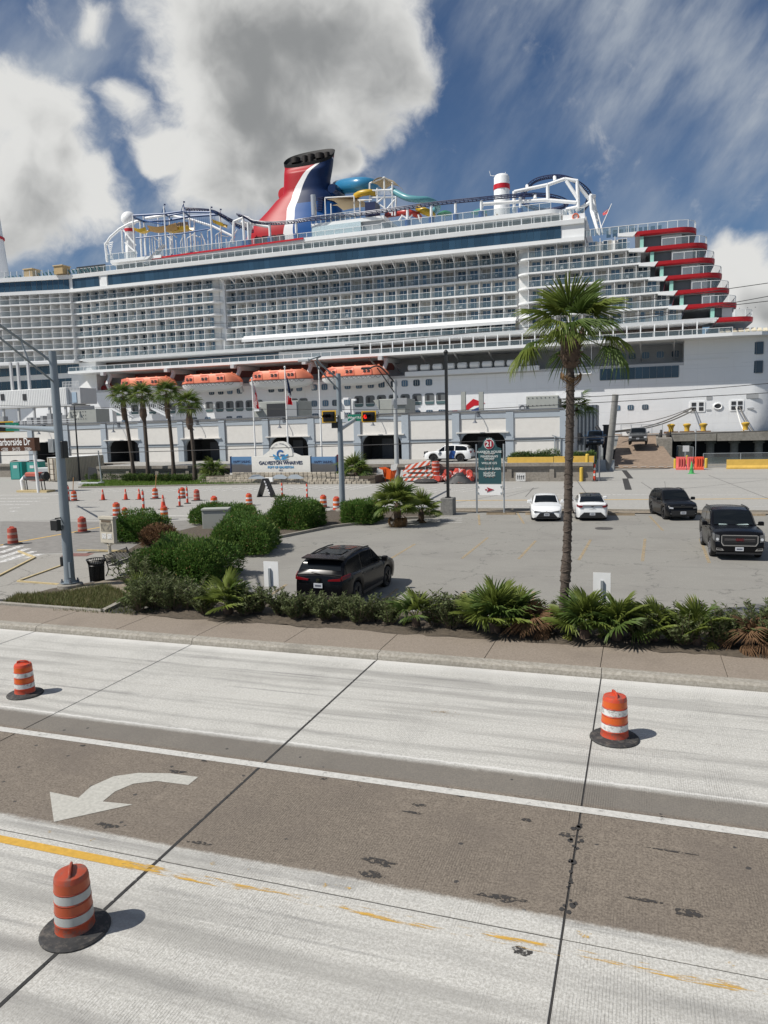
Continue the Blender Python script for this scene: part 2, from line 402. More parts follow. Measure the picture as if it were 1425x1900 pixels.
# ---- the near road: concrete slabs with tarred joints
road = solo('road', MB().sheet([(-70, -25), (45, -25), (45, 17.42), (-70, 17.42)], -.014), M_TAR, kind='structure')
xs = [-0.79 + 5.53 * k for k in range(-8, 5)]; ys = [-1.5, 2.1, 5.05, 8.2, 11.2, 14.3, 17.40]
for i in range(len(xs) - 1):
    for j in range(len(ys) - 1):
        gx = .013; gy = .012 if j in (2, 3) else .006
        part('concrete_slab', MB().bbox(xs[i] + gx, xs[i + 1] - gx, ys[j] + gy, ys[j + 1] - gy, -.03, random.uniform(-.0025, .0015), .006), M_ROAD, road)
part('tar_stain', MB().sheet([(-6.355, 2), (-6.30, 2), (-6.305, 17.3), (-6.35, 17.3)], .0035), mat('tar_smear', (.03, .03, .03), .9, extra=worn(.36, .46, 9)), road)
part('lane_line', MB().sheet([(-60, 11.10), (40, 11.17), (40, 11.36), (-60, 11.29)], .005), M_PAINT, road)
part('lane_line', MB().sheet([(-60, 7.86), (40, 7.94), (40, 8.10), (-60, 8.02)], .005), M_YELP, road, label='worn yellow lane line')
part('lane_line', MB().sheet([(-60, 8.28), (40, 8.30), (40, 8.40), (-60, 8.38)], .005), mat('thin_yellow_paint', (.58, .36, .07), .8, extra=worn(.60, .68, 2.2)), road, label='second yellow line almost worn away')
arrow = [(-7.18, 10.52), (-7.18, 10.22), (-7.8, 10.19), (-8.12, 10.0), (-8.25, 9.68), (-8.22, 9.34), (-7.68, 9.40), (-8.53, 8.60), (-9.32, 9.36), (-8.70, 9.33), (-8.77, 9.71), (-8.64, 10.13), (-8.3, 10.36), (-7.74, 10.50)]
part('turn_arrow', MB().sheet(arrow, .006), mat('arrow_paint', (.42, .41, .37), .8, var=.2, vs=16, extra=worn(.26, .36, 9)), road)
# patches of old black tyre rubber and tar on the brown lane
for px, py, w, h in ((195, 1532, .30, .10), (705, 1600, .32, .11), (690, 1622, .30, .10), (778, 1495, .2, .07), (768, 1508, .24, .06), (925, 1665, .42, .10), (1280, 1695, .32, .09), (1190, 1670, .3, .05), (975, 1522, .12, .06), (968, 1765, .16, .09), (330, 1432, .22, .08), (1050, 1550, .12, .10), (1075, 1553, .16, .04), (1250, 1580, .5, .03), (1230, 1240 + 277, .06, .05), (370, 1565, .25, .06), (600, 1445, .1, .05), (155, 1384, .12, .06), (378, 1412, .1, .04), (853, 1477, .1, .05)):
    c = G(px, py); pts = []
    for k in range(14):
        a = 2 * math.pi * k / 14; rr = random.uniform(.45, .95)
        pts.append((c.x + w * rr * math.cos(a), c.y + h * rr * math.sin(a)))
    part('rubber_mark', MB().sheet(pts, .0045), mat('rubber_mark', (.04, .037, .035), .9, extra=worn(.42, .54, 15)), road)
for k in range(26):
    x = -0.79 + random.gauss(0, .04); y = random.uniform(8.7, 10.9); r = random.uniform(.015, .05)
    part('tar_drop', MB().sheet([(x + r * math.cos(a * .785) * random.uniform(.7, 1.2), y + 1.3 * r * math.sin(a * .785)) for a in range(8)], .005), M_TAR, road)
# dry leaf litter on the lane
c = G(820, 1322); mb = MB()
for k in range(60):
    x, y = c.x + random.gauss(0, .16), c.y + random.gauss(0, .07); a = random.uniform(0, 6.3); l = random.uniform(.02, .06)
    mb.poly([(x, y, .006), (x + l * math.cos(a), y + l * math.sin(a), .012), (x + l * math.cos(a) - .008 * math.sin(a), y + l * math.sin(a) + .008 * math.cos(a), .01)])
solo('leaf_litter', mb, mat('dry_leaf', (.30, .20, .09), .9), 'scrap of dry brown palm leaf lying on the pale lane', 'debris', kind='stuff')

# ---- kerb and sidewalk along the road
kb = MB().sheet([(-70, 17.42), (45, 17.42), (45, 17.9), (-70, 17.9)], -.02); kerb = solo('kerb', kb, M_KERB, kind='structure')
sec = [(17.42, -.02), (17.44, .10), (17.50, .15), (17.74, .155), (17.74, -.02)]
kx = [-0.79 + 5.53 * k for k in range(-8, 5)]
def kerb_run(parent, x0, x1, name='kerbstone', m=None):
    mb = MB(); mb.loft([[(x0, y, z) for y, z in sec], [(x1, y, z) for y, z in sec]], 0, True, True)
    return part(name, mb, m or M_KERB, parent)
for i in range(len(kx) - 1): kerb_run(kerb, kx[i] + .008, kx[i + 1] - .008)
walk = solo('sidewalk', MB().sheet([(-70, 17.74), (45, 17.74), (45, 20.3), (-70, 20.3)], .10), M_TAR, kind='structure')
wx = [-0.83 + 2.77 * k for k in range(-17, 10)]
for i in range(len(wx) - 1):
    if wx[i + 1] < -40 or wx[i] > 18: continue
    g_ = .008 if i % 2 else .003
    part('sidewalk_slab', MB().bbox(wx[i] + g_, wx[i + 1] - g_, 17.75, 19.42, .05, .148 + random.uniform(-.003, .003), .008), M_WALK, walk)

# ---- planting bed
bed = MB(); n = 60; x0, x1 = -15.4, 12.0
ny = 7
for i in range(n + 1):
    for j in range(ny):
        x = x0 + (x1 - x0) * i / n + (0 if i not in (0, n) else random.uniform(-.2, .2)); y = 19.35 + 2.5 * j / (ny - 1) + (random.uniform(-.12, .12) if j == 0 else 0)
        bed.v.append((x, y, .152 + .07 * math.sin(math.pi * j / (ny - 1)) + random.uniform(-.02, .02)))
for i in range(n):
    for j in range(ny - 1):
        a = i * ny + j; bed.f.append((a, a + ny, a + ny + 1, a + 1)); bed.m.append(0)
solo('planting_bed', bed, M_SOIL, kind='structure', smooth=True)

# ---- parking lot
lot_pts = [(-15.6, 19.6), (-17.0, 21.6), (-17.2, 23.6), (-17.35, 28.4), (-18.1, 31.2), (-18.45, 35.6), (-17.1, 40.0), (-15.6, 42.2), (-13.8, 44.3), (-12.3, 45.2), (-12.2, 48.3), (40, 50.6), (40, 20.1), (-15.4, 20.1)]
lot = solo('parking_lot', MB().sheet(lot_pts, .012), M_LOT, kind='structure')
part('driveway_apron', MB().sheet([(-16.3, 19.5), (-14.9, 19.5), (-15.2, 24.5), (-16.95, 24.3), (-16.9, 21.7)], .02), M_PAD, lot)
def stripe(px0, py0, px1, py1, w, m, parent, name='stall_line', z=.018):
    a, b = G(px0, py0), G(px1, py1); d = (b - a); n_ = Vector((-d.y, d.x, 0)).normalized() * w / 2
    part(name, MB().poly([(p.x, p.y, z) for p in (a - n_, b - n_, b + n_, a + n_)]), m, parent)
for a in ((857, 1037, 905, 998), (962, 1038, 994, 1004), (1074, 1040, 1096, 1002), (1192, 1042, 1197, 1000), (1299, 1000, 1316, 1045), (702, 1122, 738, 1095 - 2), (836, 1125, 863, 1097), (985, 1125, 990, 1098), (1278, 1122, 1284, 1110), (960, 952, 972, 972), (888, 955, 890, 975), (1205, 958, 1230, 985), (480, 1120, 532, 1085), (770, 1010, 720, 1040)):
    stripe(*a, .13, M_LOTP, lot)
for k in range(4):
    stripe(806, 961 + 3.2 * k, 858, 960 + 3.2 * k, .10, M_WORNW, lot, 'hatch_line')
mb = MB(); c = G(1120, 981)
part('oil_stain', MB().sheet([(c.x + .55 * math.cos(a * .45) * random.uniform(.8, 1.1), c.y + .55 * math.sin(a * .45)) for a in range(14)], .017), mat('oil_stain', (.08, .075, .07), .7, extra=worn(.3, .5, 5)), lot)
# wheel stops along the far edge of the lot
M_STOP = mat('wheel_stop_concrete', (.24, .19, .13), .9, var=.3, vs=6)
for k, (pa, pb, lab) in enumerate((((903, 955), (957, 955), 'low concrete wheel stop under the tall green sign'), ((975, 955), (985, 955.5), 'low concrete wheel stop half hidden behind the white front-facing sedan'), ((1125, 956.5), (1178, 956.5), 'low concrete wheel stop right of the white rear-facing sedan'), ((1290, 955), (1420, 957.5), 'long low wheel stop behind the large black SUV'))):
    a, b = G(*pa), G(*pb); mb = MB()
    mb.loft([[(x, a.y + (b.y - a.y) * (x - a.x) / max(.01, b.x - a.x) + dy, z) for dy, z in ((-.11, .0), (-.08, .13), (.08, .13), (.11, .0))] for x in (a.x, b.x)], 0, True, True)
    solo('wheel_stop', mb, M_STOP, lab, 'wheel stop', 'wheel stops at the far edge of the lot')

# ---- verge and kerb between lot and far street
def strip_kerb(pts, w, h, parent, m=None, name='kerbstone', z0=0.0):
    for a, b in zip(pts[:-1], pts[1:]):
        part(name, MB().obox((a[0], a[1], z0 + h / 2), (b[0], b[1], z0 + h / 2), w, h), m or M_KERB, parent)
isl = [(-16.6, 19.6), (-17.05, 21.6), (-17.25, 23.6), (-17.4, 28.4), (-18.2, 31.2), (-18.5, 35.6), (-17.15, 40.1), (-15.6, 42.3), (-13.9, 44.4), (-12.4, 45.3), (-12.3, 48.6), (-20, 47.6), (-25.5, 43), (-25.6, 34), (-24.0, 30.2), (-19.9, 26.6), (-20.0, 24.3), (-21.2, 22.2), (-21.4, 19.6)]
island = solo('verge_island', MB().sheet(isl, .10), M_SOIL, kind='structure')
strip_kerb(isl[:11], .16, .16, island)
strip_kerb([(-25.5, 43), (-20, 47.6), (-12.3, 48.6)], .16, .14, island)
verge = solo('far_verge', MB().sheet([(-12.2, 48.35), (40, 50.65), (40, 51.5), (-12.2, 49.6)], .06), M_DIRT, kind='structure')
strip_kerb([(-12.2, 49.62), (2, 50.15), (40, 51.5)], .16, .16, verge)
# ---- far street
far_pts = [(-160, 24), (-26, 24.2), (-26.3, 43.2), (-20, 47.9), (-12.2, 49.75), (40, 51.6), (40, 92), (4, 93.0), (-6, 90), (-6.4, 76), (-30, 74.1), (-36, 70.4), (-57, 65.0), (-63.5, 74), (-62.4, 81.8), (-160, 81.8)]
street = solo('street', MB().sheet(far_pts, .004), M_FAR, kind='structure')
# corner pavement round the bench
pave = solo('corner_pavement', MB().sheet([(-29, 19.5), (-20.6, 19.5), (-20.5, 23.2), (-19.8, 24.0), (-19.7, 26.6), (-24.0, 30.0), (-27.8, 29.0), (-29, 24)], .016), M_PAD, kind='structure')
strip_kerb([(-21.0, 23.1), (-23.9, 23.25), (-24.9, 27.5)], .09, .07, pave, M_YKERB, 'painted_kerb')
strip_kerb([(-25.6, 23.9), (-27.6, 28.0), (-30, 29.4)], .10, .08, pave, M_YKERB, 'painted_kerb')
strip_kerb([(-21.4, 20.95), (-20.4, 21.2), (-20.15, 23.9)], .06, .10, pave, M_YKERB, 'painted_kerb')
strip_kerb([(-27.0, 30.2), (-24.2, 30.5)], .10, .08, pave, M_YKERB, 'painted_kerb')
part('grate_strip', MB().sheet([(-26.6, 28.6), (-25.3, 28.9), (-25.5, 29.7), (-27, 29.5)], .022), mat('tactile_red', (.2, .1, .085), .9, var=.3, vs=9), pave)
# street markings
def gl(*a, m=None, w=.15, nm='street_line'): stripe(*a, w, m or M_PAINT, street, nm, .012)
gl(0, 935, 500, 925); gl(500, 925, 640, 927.5, m=M_WORNW); gl(640, 940, 980, 939.5, m=M_WORNW); gl(1000, 917.5, 1425, 919, m=M_WORNW, w=.2); gl(840, 938.5, 1425, 940, w=.1, m=M_WORNW)
gl(0, 1012, 200, 976, m=M_YELS, w=.18)
gl(842, 929, 1425, 925.5, m=M_YELS, w=.22)
gl(305, 957, 400, 958.5, w=.35)
for i in range(6): gl(0 if i > 1 else 30 - 12 * i, 949 - 6 * i, 20 + 18 * i, 948.3 - 6 * i, w=.4, m=M_WORNW, nm='crosswalk_bar')
for k in range(5): gl(0, 1053 - 9 * k, 76 - 12 * k, 1028 - 5 * k, w=.4, m=M_WORNW, nm='crosswalk_bar')
for k in range(26): gl(150 + 20 * k, 914 - .2 * k, 190 + 20 * k, 908.5 - .3 * k, w=.22, m=M_WORNW, nm='hatch_line')
for k in range(9): gl(700 + 26 * k, 913, 760 + 26 * k, 904, w=.14, m=M_WORNW, nm='hatch_line')
for k in range(5): stripe(1045 + 0, 905 + 0, 1046, 906, .05, M_WORNW, street, 'street_line', .012)
# saw-cut joints in the street
for a in ((1092, 922, 1055, 870), (940, 922, 1000, 905), (1250, 905, 1290, 950), (1190, 895, 1250, 935), (990, 905, 975, 922), (1010, 922, 1030, 945), (1240, 910, 1425, 890), (0, 968, 640, 953), (430, 905, 640, 908), (1315, 882, 1425, 925), (700, 960, 1000, 905)):
    stripe(*a, .05, M_TAR, street, 'joint', .009)
part('worn_patch', MB().sheet([(G(*p).x, G(*p).y) for p in ((0, 968), (300, 968), (640, 950), (700, 956), (560, 985), (300, 1020), (0, 1030))], .008), mat('dull_asphalt', (.215, .205, .19), .9, var=.2, vs=2), street)
for pa, pb in (((1158, 873), (1170, 888)), ((1160, 888), (1166, 909))):
    stripe(*pa, *pb, .55, M_TAR, street, 'tar_patch', .010)

# ---- terrace of the wharf behind the retaining wall
TZ = 1.80
ter = solo('wharf_terrace', MB().box(-62.5, -6.6, 74.5, 136, -.5, TZ).box(-170, -62.5, 81.7, 136, -.5, TZ), M_FAR, kind='structure')
lawn = solo('lawn', MB().sheet([(-57.4, 65.3), (-36, 70.7), (-30.2, 74.3), (-65, 74.3)], .10), mat('lawn_soil', (.07, .10, .025), .95, var=.3, vs=4), kind='structure')
strip_kerb([(-63.7, 74), (-57.4, 65.2), (-36, 70.5), (-30, 74.2)], .2, .14, lawn)
# near grass corner
corner = solo('grass_corner', MB().sheet([(-21.2, 19.75), (-16.7, 19.6), (-17.1, 21.8), (-18.9, 23.7), (-20.1, 23.8), (-20.3, 21.3), (-21.6, 20.9)], .13), M_DIRT, kind='structure')
strip_kerb([(-21.6, 19.6), (-16.6, 19.5), (-17.0, 21.6)], .18, .2, corner)
def grass(name, label, poly, n, h, cols, z=.1):
    xs_ = [p[0] for p in poly]; ys_ = [p[1] for p in poly]
    def inside(x, y):
        c = False; j = len(poly) - 1
        for i in range(len(poly)):
            if (poly[i][1] > y) != (poly[j][1] > y) and x < (poly[j][0] - poly[i][0]) * (y - poly[i][1]) / (poly[j][1] - poly[i][1]) + poly[i][0]: c = not c
            j = i
        return c
    mb = MB(); k = 0
    while k < n:
        x, y = random.uniform(min(xs_), max(xs_)), random.uniform(min(ys_), max(ys_))
        if not inside(x, y): continue
        k += 1; a = random.uniform(0, 6.28); hh = h * random.uniform(.5, 1.3); w = h * .09; l = hh * random.uniform(.2, .8)
        ca, sa = math.cos(a), math.sin(a)
        mb.v += [(x - w * sa, y + w * ca, z), (x + w * sa, y - w * ca, z), (x + l * ca, y + l * sa, z + hh)]
        i = len(mb.v) - 3; mb.f.append((i, i + 1, i + 2)); mb.m.append(random.choice((0, 0, 1, 2)))
    o = link(name, mb.mesh(name, [mat(f'{name}_{i}', c, .8, tr=.3) for i, c in enumerate(cols)], rec=False)); tag(o, label, 'grass', kind='stuff')
grass('verge_grass', 'rough dry grass round the foot of the signal mast', [(-21.1, 19.8), (-16.8, 19.75), (-17.3, 21.8), (-19.3, 23.0), (-20.2, 21.3), (-21.5, 20.9)], 9000, .16, ((.13, .14, .045), (.20, .17, .08), (.09, .11, .03)), .12)
grass('mown_grass', 'bright green mown grass strip below the palm hedge', [(-57.3, 65.4), (-36, 70.8), (-30.5, 74.2), (-64, 74.2)], 14000, .22, ((.11, .20, .02), (.15, .23, .03), (.09, .16, .02)), .10)
grass('bed_weeds', 'tufts of weeds along the edge of the sidewalk', [(-18.5, 19.2), (-15.3, 19.3), (-14.0, 20.2), (-16, 20.1)], 500, .12, ((.12, .13, .04), (.17, .16, .07), (.08, .1, .03)), .14)

# ================================================================ the cruise ship
M_WHT = mat('ship_white', (.80, .81, .81), .42, var=.05, vs=.35)
def ex_hull(g, pos, cs, b):
    s_ = g.n('ShaderNodeSeparateXYZ', {0: pos}); x, z = s_.outputs[0], s_.outputs[2]
    def seam(v, per, w): return g.step(g.m('ABSOLUTE', g.m('SUBTRACT', g.m('FRACT', g.m('DIVIDE', v, per)), .5)), .5 - w / per, .5)
    ln = g.m('MAXIMUM', seam(z, 2.35, .05), g.m('MULTIPLY', seam(x, 9.1, .05), .6))
    st = g.noise(g.n('ShaderNodeCombineXYZ', {0: g.m('MULTIPLY', x, 1.4), 1: g.m('MULTIPLY', z, .09), 2: 4.0}).outputs[0], 1.0, 5, .65)
    c = g.mix(g.m('MULTIPLY', g.step(st, .55, .78), .22), cs, (.50, .46, .40))
    bp = g.n('ShaderNodeBump', {'Strength': .25, 'Distance': .15, 'Height': g.noise(pos, .55, 3, .5)}); g.t.links.new(bp.outputs[0], b.inputs['Normal'])
    return g.mix(g.m('MULTIPLY', ln, .28), c, (.45, .46, .47))
M_HULL = mat('hull_white', (.84, .85, .86), .45, var=.04, vs=.25, extra=ex_hull)
M_CAB = mat('cabin_wall', (.80, .79, .77), .6, var=.05, vs=1)
M_DIV = mat('divider_panel', (.78, .78, .77), .5)
M_BAND = mat('blue_glass', (.030, .068, .110), .1, spec=.55, rnd=.22)
M_WINB = mat('cabin_glass', (.065, .120, .185), .12, spec=.5, rnd=.7)  # blue of the reflected sky is put into the base colour
M_RAILG = mat('rail_glass', (.20, .28, .32), .1, alpha=.22, spec=.3)
M_DARK = mat('dark_recess', (.035, .036, .04), .5)
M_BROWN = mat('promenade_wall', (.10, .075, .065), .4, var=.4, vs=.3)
M_MAROON = mat('maroon_panel', (.20, .055, .045), .5)
M_RED = mat('ship_red', (.50, .010, .020), .38)
M_BLU = mat('ship_blue', (.010, .06, .24), .35)
M_NAVY = mat('coaster_navy', (.012, .020, .075), .4)
M_TEAL = mat('slide_teal', (.10, .28, .32), .35)
M_SBLU = mat('slide_blue', (.03, .19, .36), .3)
M_YEL = mat('slide_yellow', (.52, .33, .02), .4)
M_MINT = mat('mint_panel', (.30, .58, .50), .5)
M_BEIGE = mat('canvas_beige', (.56, .44, .27), .8)
M_GREY = mat('ship_grey', (.33, .34, .35), .5)
M_SLATE = mat('slate_panel', (.11, .12, .135), .5)
M_GREYL = mat('light_grey', (.52, .53, .54), .5)

ship = thing('cruise_ship', 'huge white cruise ship with red, white and blue funnel moored behind the terminal', 'ship', (-45, 158, 0))
def sp(name, mb, m, smooth=False, parent=None, **k): return part(name, mb, m, parent or ship, True, smooth, **k)
def sbox(name, m, *a, parent=None, **k): return sp(name, MB().box(*a), m, parent=parent, **k)
# hull
stern = [(17.4, 140), (19.6, 140.5), (22.6, 142.4), (25.3, 146.5), (26.6, 152), (26.6, 166), (24.5, 172), (16, 176)]
def hring(z, dx): return [(-230, 140 + (2 if z < 0 else 0), z)] + [(x - dx * min(1, max(0, (x - 8) / 14)), y, z) for x, y in stern] + [(-230, 176, z)]
mb = MB(); mb.loft([hring(-2, 9), hring(2.2, 5), hring(3.2, 1.2), hring(6, .2), hring(14.75, 0)], 0, True, True)
hull = sp('hull', mb, M_HULL, 30)
mb = MB(); mb.loft([[(6.9, 140, z)] + [(x, y, z) for x, y in stern] + [(6.9, 176, z)] for z in (14.76, 19.1)], 0, False, True); sp('quarter_plating', mb, M_HULL, 30)
sp('rubbing_strake', MB().box(6.9, 14, 139.9, 140, 15.55, 15.75), M_WHT)
# embarkation-deck recess with its back wall
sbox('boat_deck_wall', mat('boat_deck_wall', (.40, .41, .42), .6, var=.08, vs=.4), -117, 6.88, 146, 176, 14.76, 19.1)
sbox('boat_deck_bounce_tint', M_MAROON, -113, -47.5, 145.7, 145.98, 16.9, 19.0)  # orange light reflected onto the back wall, painted as a maroon panel
sbox('boat_deck_floor', M_GREYL, -117, 6.88, 140.02, 146, 14.76, 15.25)
# promenade deck
ps = [(14, 136.1), (18.5, 137.2), (22.5, 140.3), (26, 145), (27.4, 151), (27.4, 168), (20, 176)]
mb = MB(); mb.loft([[(-120.6, 136.1, z), *[(x, y, z) for x, y in ps], (-120.6, 176, z)] for z in (18.9, 19.45)], 0, True, True); sp('promenade_deck', mb, M_WHT)
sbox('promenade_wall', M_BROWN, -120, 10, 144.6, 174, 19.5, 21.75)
sbox('promenade_glazing', M_WINB, -95, -54, 144.45, 144.6, 19.6, 21.6)
sbox('promenade_screen', M_GREYL, -71, -54.5, 141.2, 141.4, 19.5, 21.3)
mb = MB()
for k in range(30):      # pillars of the promenade
    x = -52 + 2.25 * k
    if x < 9: mb.box(x - .09, x + .09, 138.2, 138.4, 19.5, 21.75)
sp('promenade_pillars', mb, M_WHT, kind='stuff')
mb = MB()
for x in (-50, -46, -39.5, -33, -26.5, -20, -13, -6.5, 0, 5.5):
    mb.obox((x, 145.5, 16.2), (x - .3, 138.5, 19.0), .22, .3)
sp('deck_braces', mb, M_GREYL, kind='stuff')
def glass_rail(x0, x1, y, z, n, h=1.05, parent=None, yy=None):
    "n glass panes with white posts and a top rail, along X"
    w = (x1 - x0) / n; y2 = y if yy is None else yy
    key = ('railpane', round(w, 3), h)
    me = RAILM.get(key)
    if me is None:
        me = RAILM[key] = MB().box(-w / 2 + .03, w / 2 - .03, -.012, .012, .08, h - .05).mesh('rail_pane', M_RAILG)
    fr = MB()
    for i in range(n + 1): fr.box(x0 + i * w - .035, x0 + i * w + .035, y - .04 + (y2 - y) * i / n, y + .04 + (y2 - y) * i / n, z, z + h)
    fr.obox((x0, y, z + h), (x1, y2, z + h), .09, .07)
    sp('rail', fr, M_WHT, parent=parent)
    for i in range(n): put('rail_pane', me, parent or ship, (x0 + (i + .5) * w, y + (y2 - y) * (i + .5) / n, z))
RAILM = {}
glass_rail(-120.4, 14, 136.2, 19.4, 66, .88)
# fascia under the lowest balconies
mb = MB()
mb.loft([[(-119, y, z), (11.8 + dx, y, z)] for y, z, dx in ((144, 21.7, -2), (139.2, 21.75, 0), (139.0, 22.35, 0), (140, 22.42, 0))], closed=False); sp('lower_fascia', mb, M_WHT)

# ---- cabin balconies
F = [35.0, 32.45, 29.87, 27.3, 24.8, 22.25]
def cabin_window(w=1.50, h=2.08):
    mb = MB().box(-w / 2, w / 2, -.03, .02, 0, h, 1)
    f = .07
    for x in (-w / 2, 0, w / 2): mb.box(x - f / 2, x + f / 2, -.06, -.03, 0, h)
    for z in (0, h): mb.box(-w / 2 - f / 2, w / 2 + f / 2, -.06, -.03, z - f / 2, z + f / 2)
    return mb.mesh('cabin_window', [M_WHT, M_WINB])
WIN = cabin_window()
def curtained(side, w_):
    me = WIN.copy(); bm = bmesh.new(); bm.from_mesh(me); me.materials.append(M_CURT)
    x0, x1 = (-.70, -.70 + w_) if side < 0 else (.70 - w_, .70)
    vs = [bm.verts.new(p) for p in ((x0, -.034, .06), (x1, -.034, .06), (x1, -.034, 2.0), (x0, -.034, 2.0))]; bm.faces.new(vs).material_index = 2
    bm.to_mesh(me); bm.free(); return me
M_CURT = mat('curtain_linen', (.42, .40, .36), .8, rnd=.35)
WINS = [WIN] * 5 + [curtained(-1, .45), curtained(1, .6), curtained(-1, 1.38), curtained(1, .3)]
DIVM = {}
def balconies(x0, x1, z, ye, yw, n, win=True, extra=0.0, wx=.45, top=2.55, edge=.30):
    w = (x1 - x0) / n
    sp('balcony_deck', MB().box(x0, x1, ye, yw + .3, z - edge, z), M_WHT)
    mb = MB().obox((x0, ye + .06, z + 1.05), (x1, ye + .06, z + 1.05), .08, .06)
    sp('balcony_rail', mb, M_WHT)
    k1 = ('bp', round(w, 3)); k2 = ('dv', round(yw - ye, 2), round(top, 2))
    if k1 not in DIVM: DIVM[k1] = MB().box(-w / 2 + .04, w / 2 - .04, -.012, .012, .05, 1.02).mesh('balcony_glass', M_RAILG)
    if k2 not in DIVM: DIVM[k2] = MB().box(-.045, .045, .1, yw - ye, 0, top - .31).box(-.05, .05, 0, .1, 0, 1.2).mesh('divider', M_WHT if top < 2.5 else M_DIV)
    for i in range(n):
        xc = x0 + (i + .5) * w
        put('balcony_glass', DIVM[k1], ship, (xc, ye + .06, z))
        put('divider', DIVM[k2], ship, (x0 + i * w, ye, z))
        if win: put('cabin_window', random.choice(WINS), ship, (x0 + (i + wx) * w, yw, z + .02))
    # a few chairs on the balconies
    for i in range(n):
        if random.random() < .5:
            xc = x0 + (i + random.uniform(.2, .5)) * w; c = random.uniform(.4, .6)
            CH_.box(xc - .22, xc + .22, ye + .5, ye + .95, z + .40, z + .45).box(xc - .22, xc + .22, ye + .9, ye + .95, z + .45, z + .85).box(xc - .22, xc - .17, ye + .5, ye + .55, z, z + .4).box(xc + .17, xc + .22, ye + .5, ye + .55, z, z + .4)
CH_ = MB()
# midship section, set back under the window band
sbox('cabin_block', M_CAB, -83.5, -21.6, 143.75, 172, 21.75, 37.1, label='recessed cabin wall amidships')
for k, z in enumerate(F):
    ye = (142.0, 142.0, 142.0, 142.0, 141.3, 140.3)[k]
    balconies(-83.2, -22.0, z, ye, 143.72, 26, edge=.30 if k < 4 else .36, top=2.55 if k < 4 else 2.45)
mb = MB()
mb.loft([[(-79, y, z), (-22, y, z)] for y, z in ((140.3, 23.75), (140.2, 24.3), (141.2, 24.8), (141.25, 25.05))], closed=False); sp('sloping_fascia', mb, M_WHT)
mb = MB()
for i in range(27):
    x = -83.2 + 61.2 / 26 * i
    mb.obox((x, 141.95, 36.0), (x, 139.6, 37.2), .14, .2)
sp('overhang_struts', mb, M_WHT, kind='stuff')
sbox('corner_pier', M_WHT, -84.7, -83.4, 141.9, 144, 22, 37.1)
# forward block, flush with the ship's side
sbox('cabin_block', M_CAB, -121.5, -84.6, 141.9, 172, 21.75, 37.1, label='forward cabin wall')
for k, z in enumerate(F):
    balconies(-121.4, -85.4, z + .12, 140.2, 141.88, 15, wx=.34)
    mb = MB(); a = [(-85.4 + 1.5 * math.sin(t * math.pi / 2 / 6), 141.9 - 2.0 * math.cos(t * math.pi / 2 / 6)) for t in range(7)]
    mb.ext([(x, y, z - .18) for x, y in a] + [(-85.4, 141.9, z - .18)], (0, 0, .3)); sp('rounded_corner', mb, M_WHT)
    mb = MB()
    for (xa, ya), (xb, yb) in zip(a[:-1], a[1:]): mb.poly([(xa, ya, z + .15), (xb, yb, z + .15), (xb, yb, z + 1.15), (xa, ya, z + 1.15)])
    sp('corner_glass', mb, M_RAILG)
# bow section, swinging out towards the quay
bx0, bx1, by0, by1, nb = -121.5, -157.0, 139.5, 131.8, 15
def bowp(t, dy=0.0): return (bx0 + (bx1 - bx0) * t, by0 + (by1 - by0) * t + dy)
mb = MB(); (ax, ay), (bx_, by_) = bowp(0, 2.4), bowp(1, 2.4)
mb.ext([(ax, ay, 21.75), (bx_, by_, 21.75), (bx_, 172, 21.75), (ax, 172, 21.75)], (0, 0, 15.4)); sp('bow_cabin_block', mb, M_CAB)
slab, rail, glass, div, wins = MB(), MB(), MB(), MB(), MB()
for z in F:
    z += .12
    (ax, ay), (bx_, by_) = bowp(-.004), bowp(1)
    slab.ext([(ax, ay, z - .3), (bx_, by_, z - .3), (bx_, by_ + 2.6, z - .3), (ax, ay + 2.6, z - .3)], (0, 0, .3))
    rail.obox((ax, ay + .06, z + 1.05), (bx_, by_ + .06, z + 1.05), .08, .06)
    for i in range(nb):
        t0, t1 = i / nb, (i + 1) / nb; (xa, ya), (xb, yb) = bowp(t0 + .003, .06), bowp(t1 - .003, .06)
        glass.poly([(xa, ya, z + .05), (xb, yb, z + .05), (xb, yb, z + 1.02), (xa, ya, z + 1.02)])
        div.obox((xa, ya + .1, z + 1.12), (xa + .25, ya + 2.4, z + 1.12), .09, 2.24)
        (xc, yc) = bowp((i + .70) / nb, 2.36)
        wins.ext([(xc - .6, yc + .13, z), (xc + .6, yc - .13, z), (xc + .6, yc - .13, z + 1.95), (xc - .6, yc + .13, z + 1.95)], (0, .05, 0))
for nm, m_, mb in (('bow_balcony_decks', M_WHT, slab), ('bow_balcony_rails', M_WHT, rail), ('bow_balcony_glass', M_RAILG, glass), ('bow_dividers', M_DIV, div), ('bow_cabin_windows', M_WINB, wins)):
    sp(nm, mb, m_, kind='stuff')
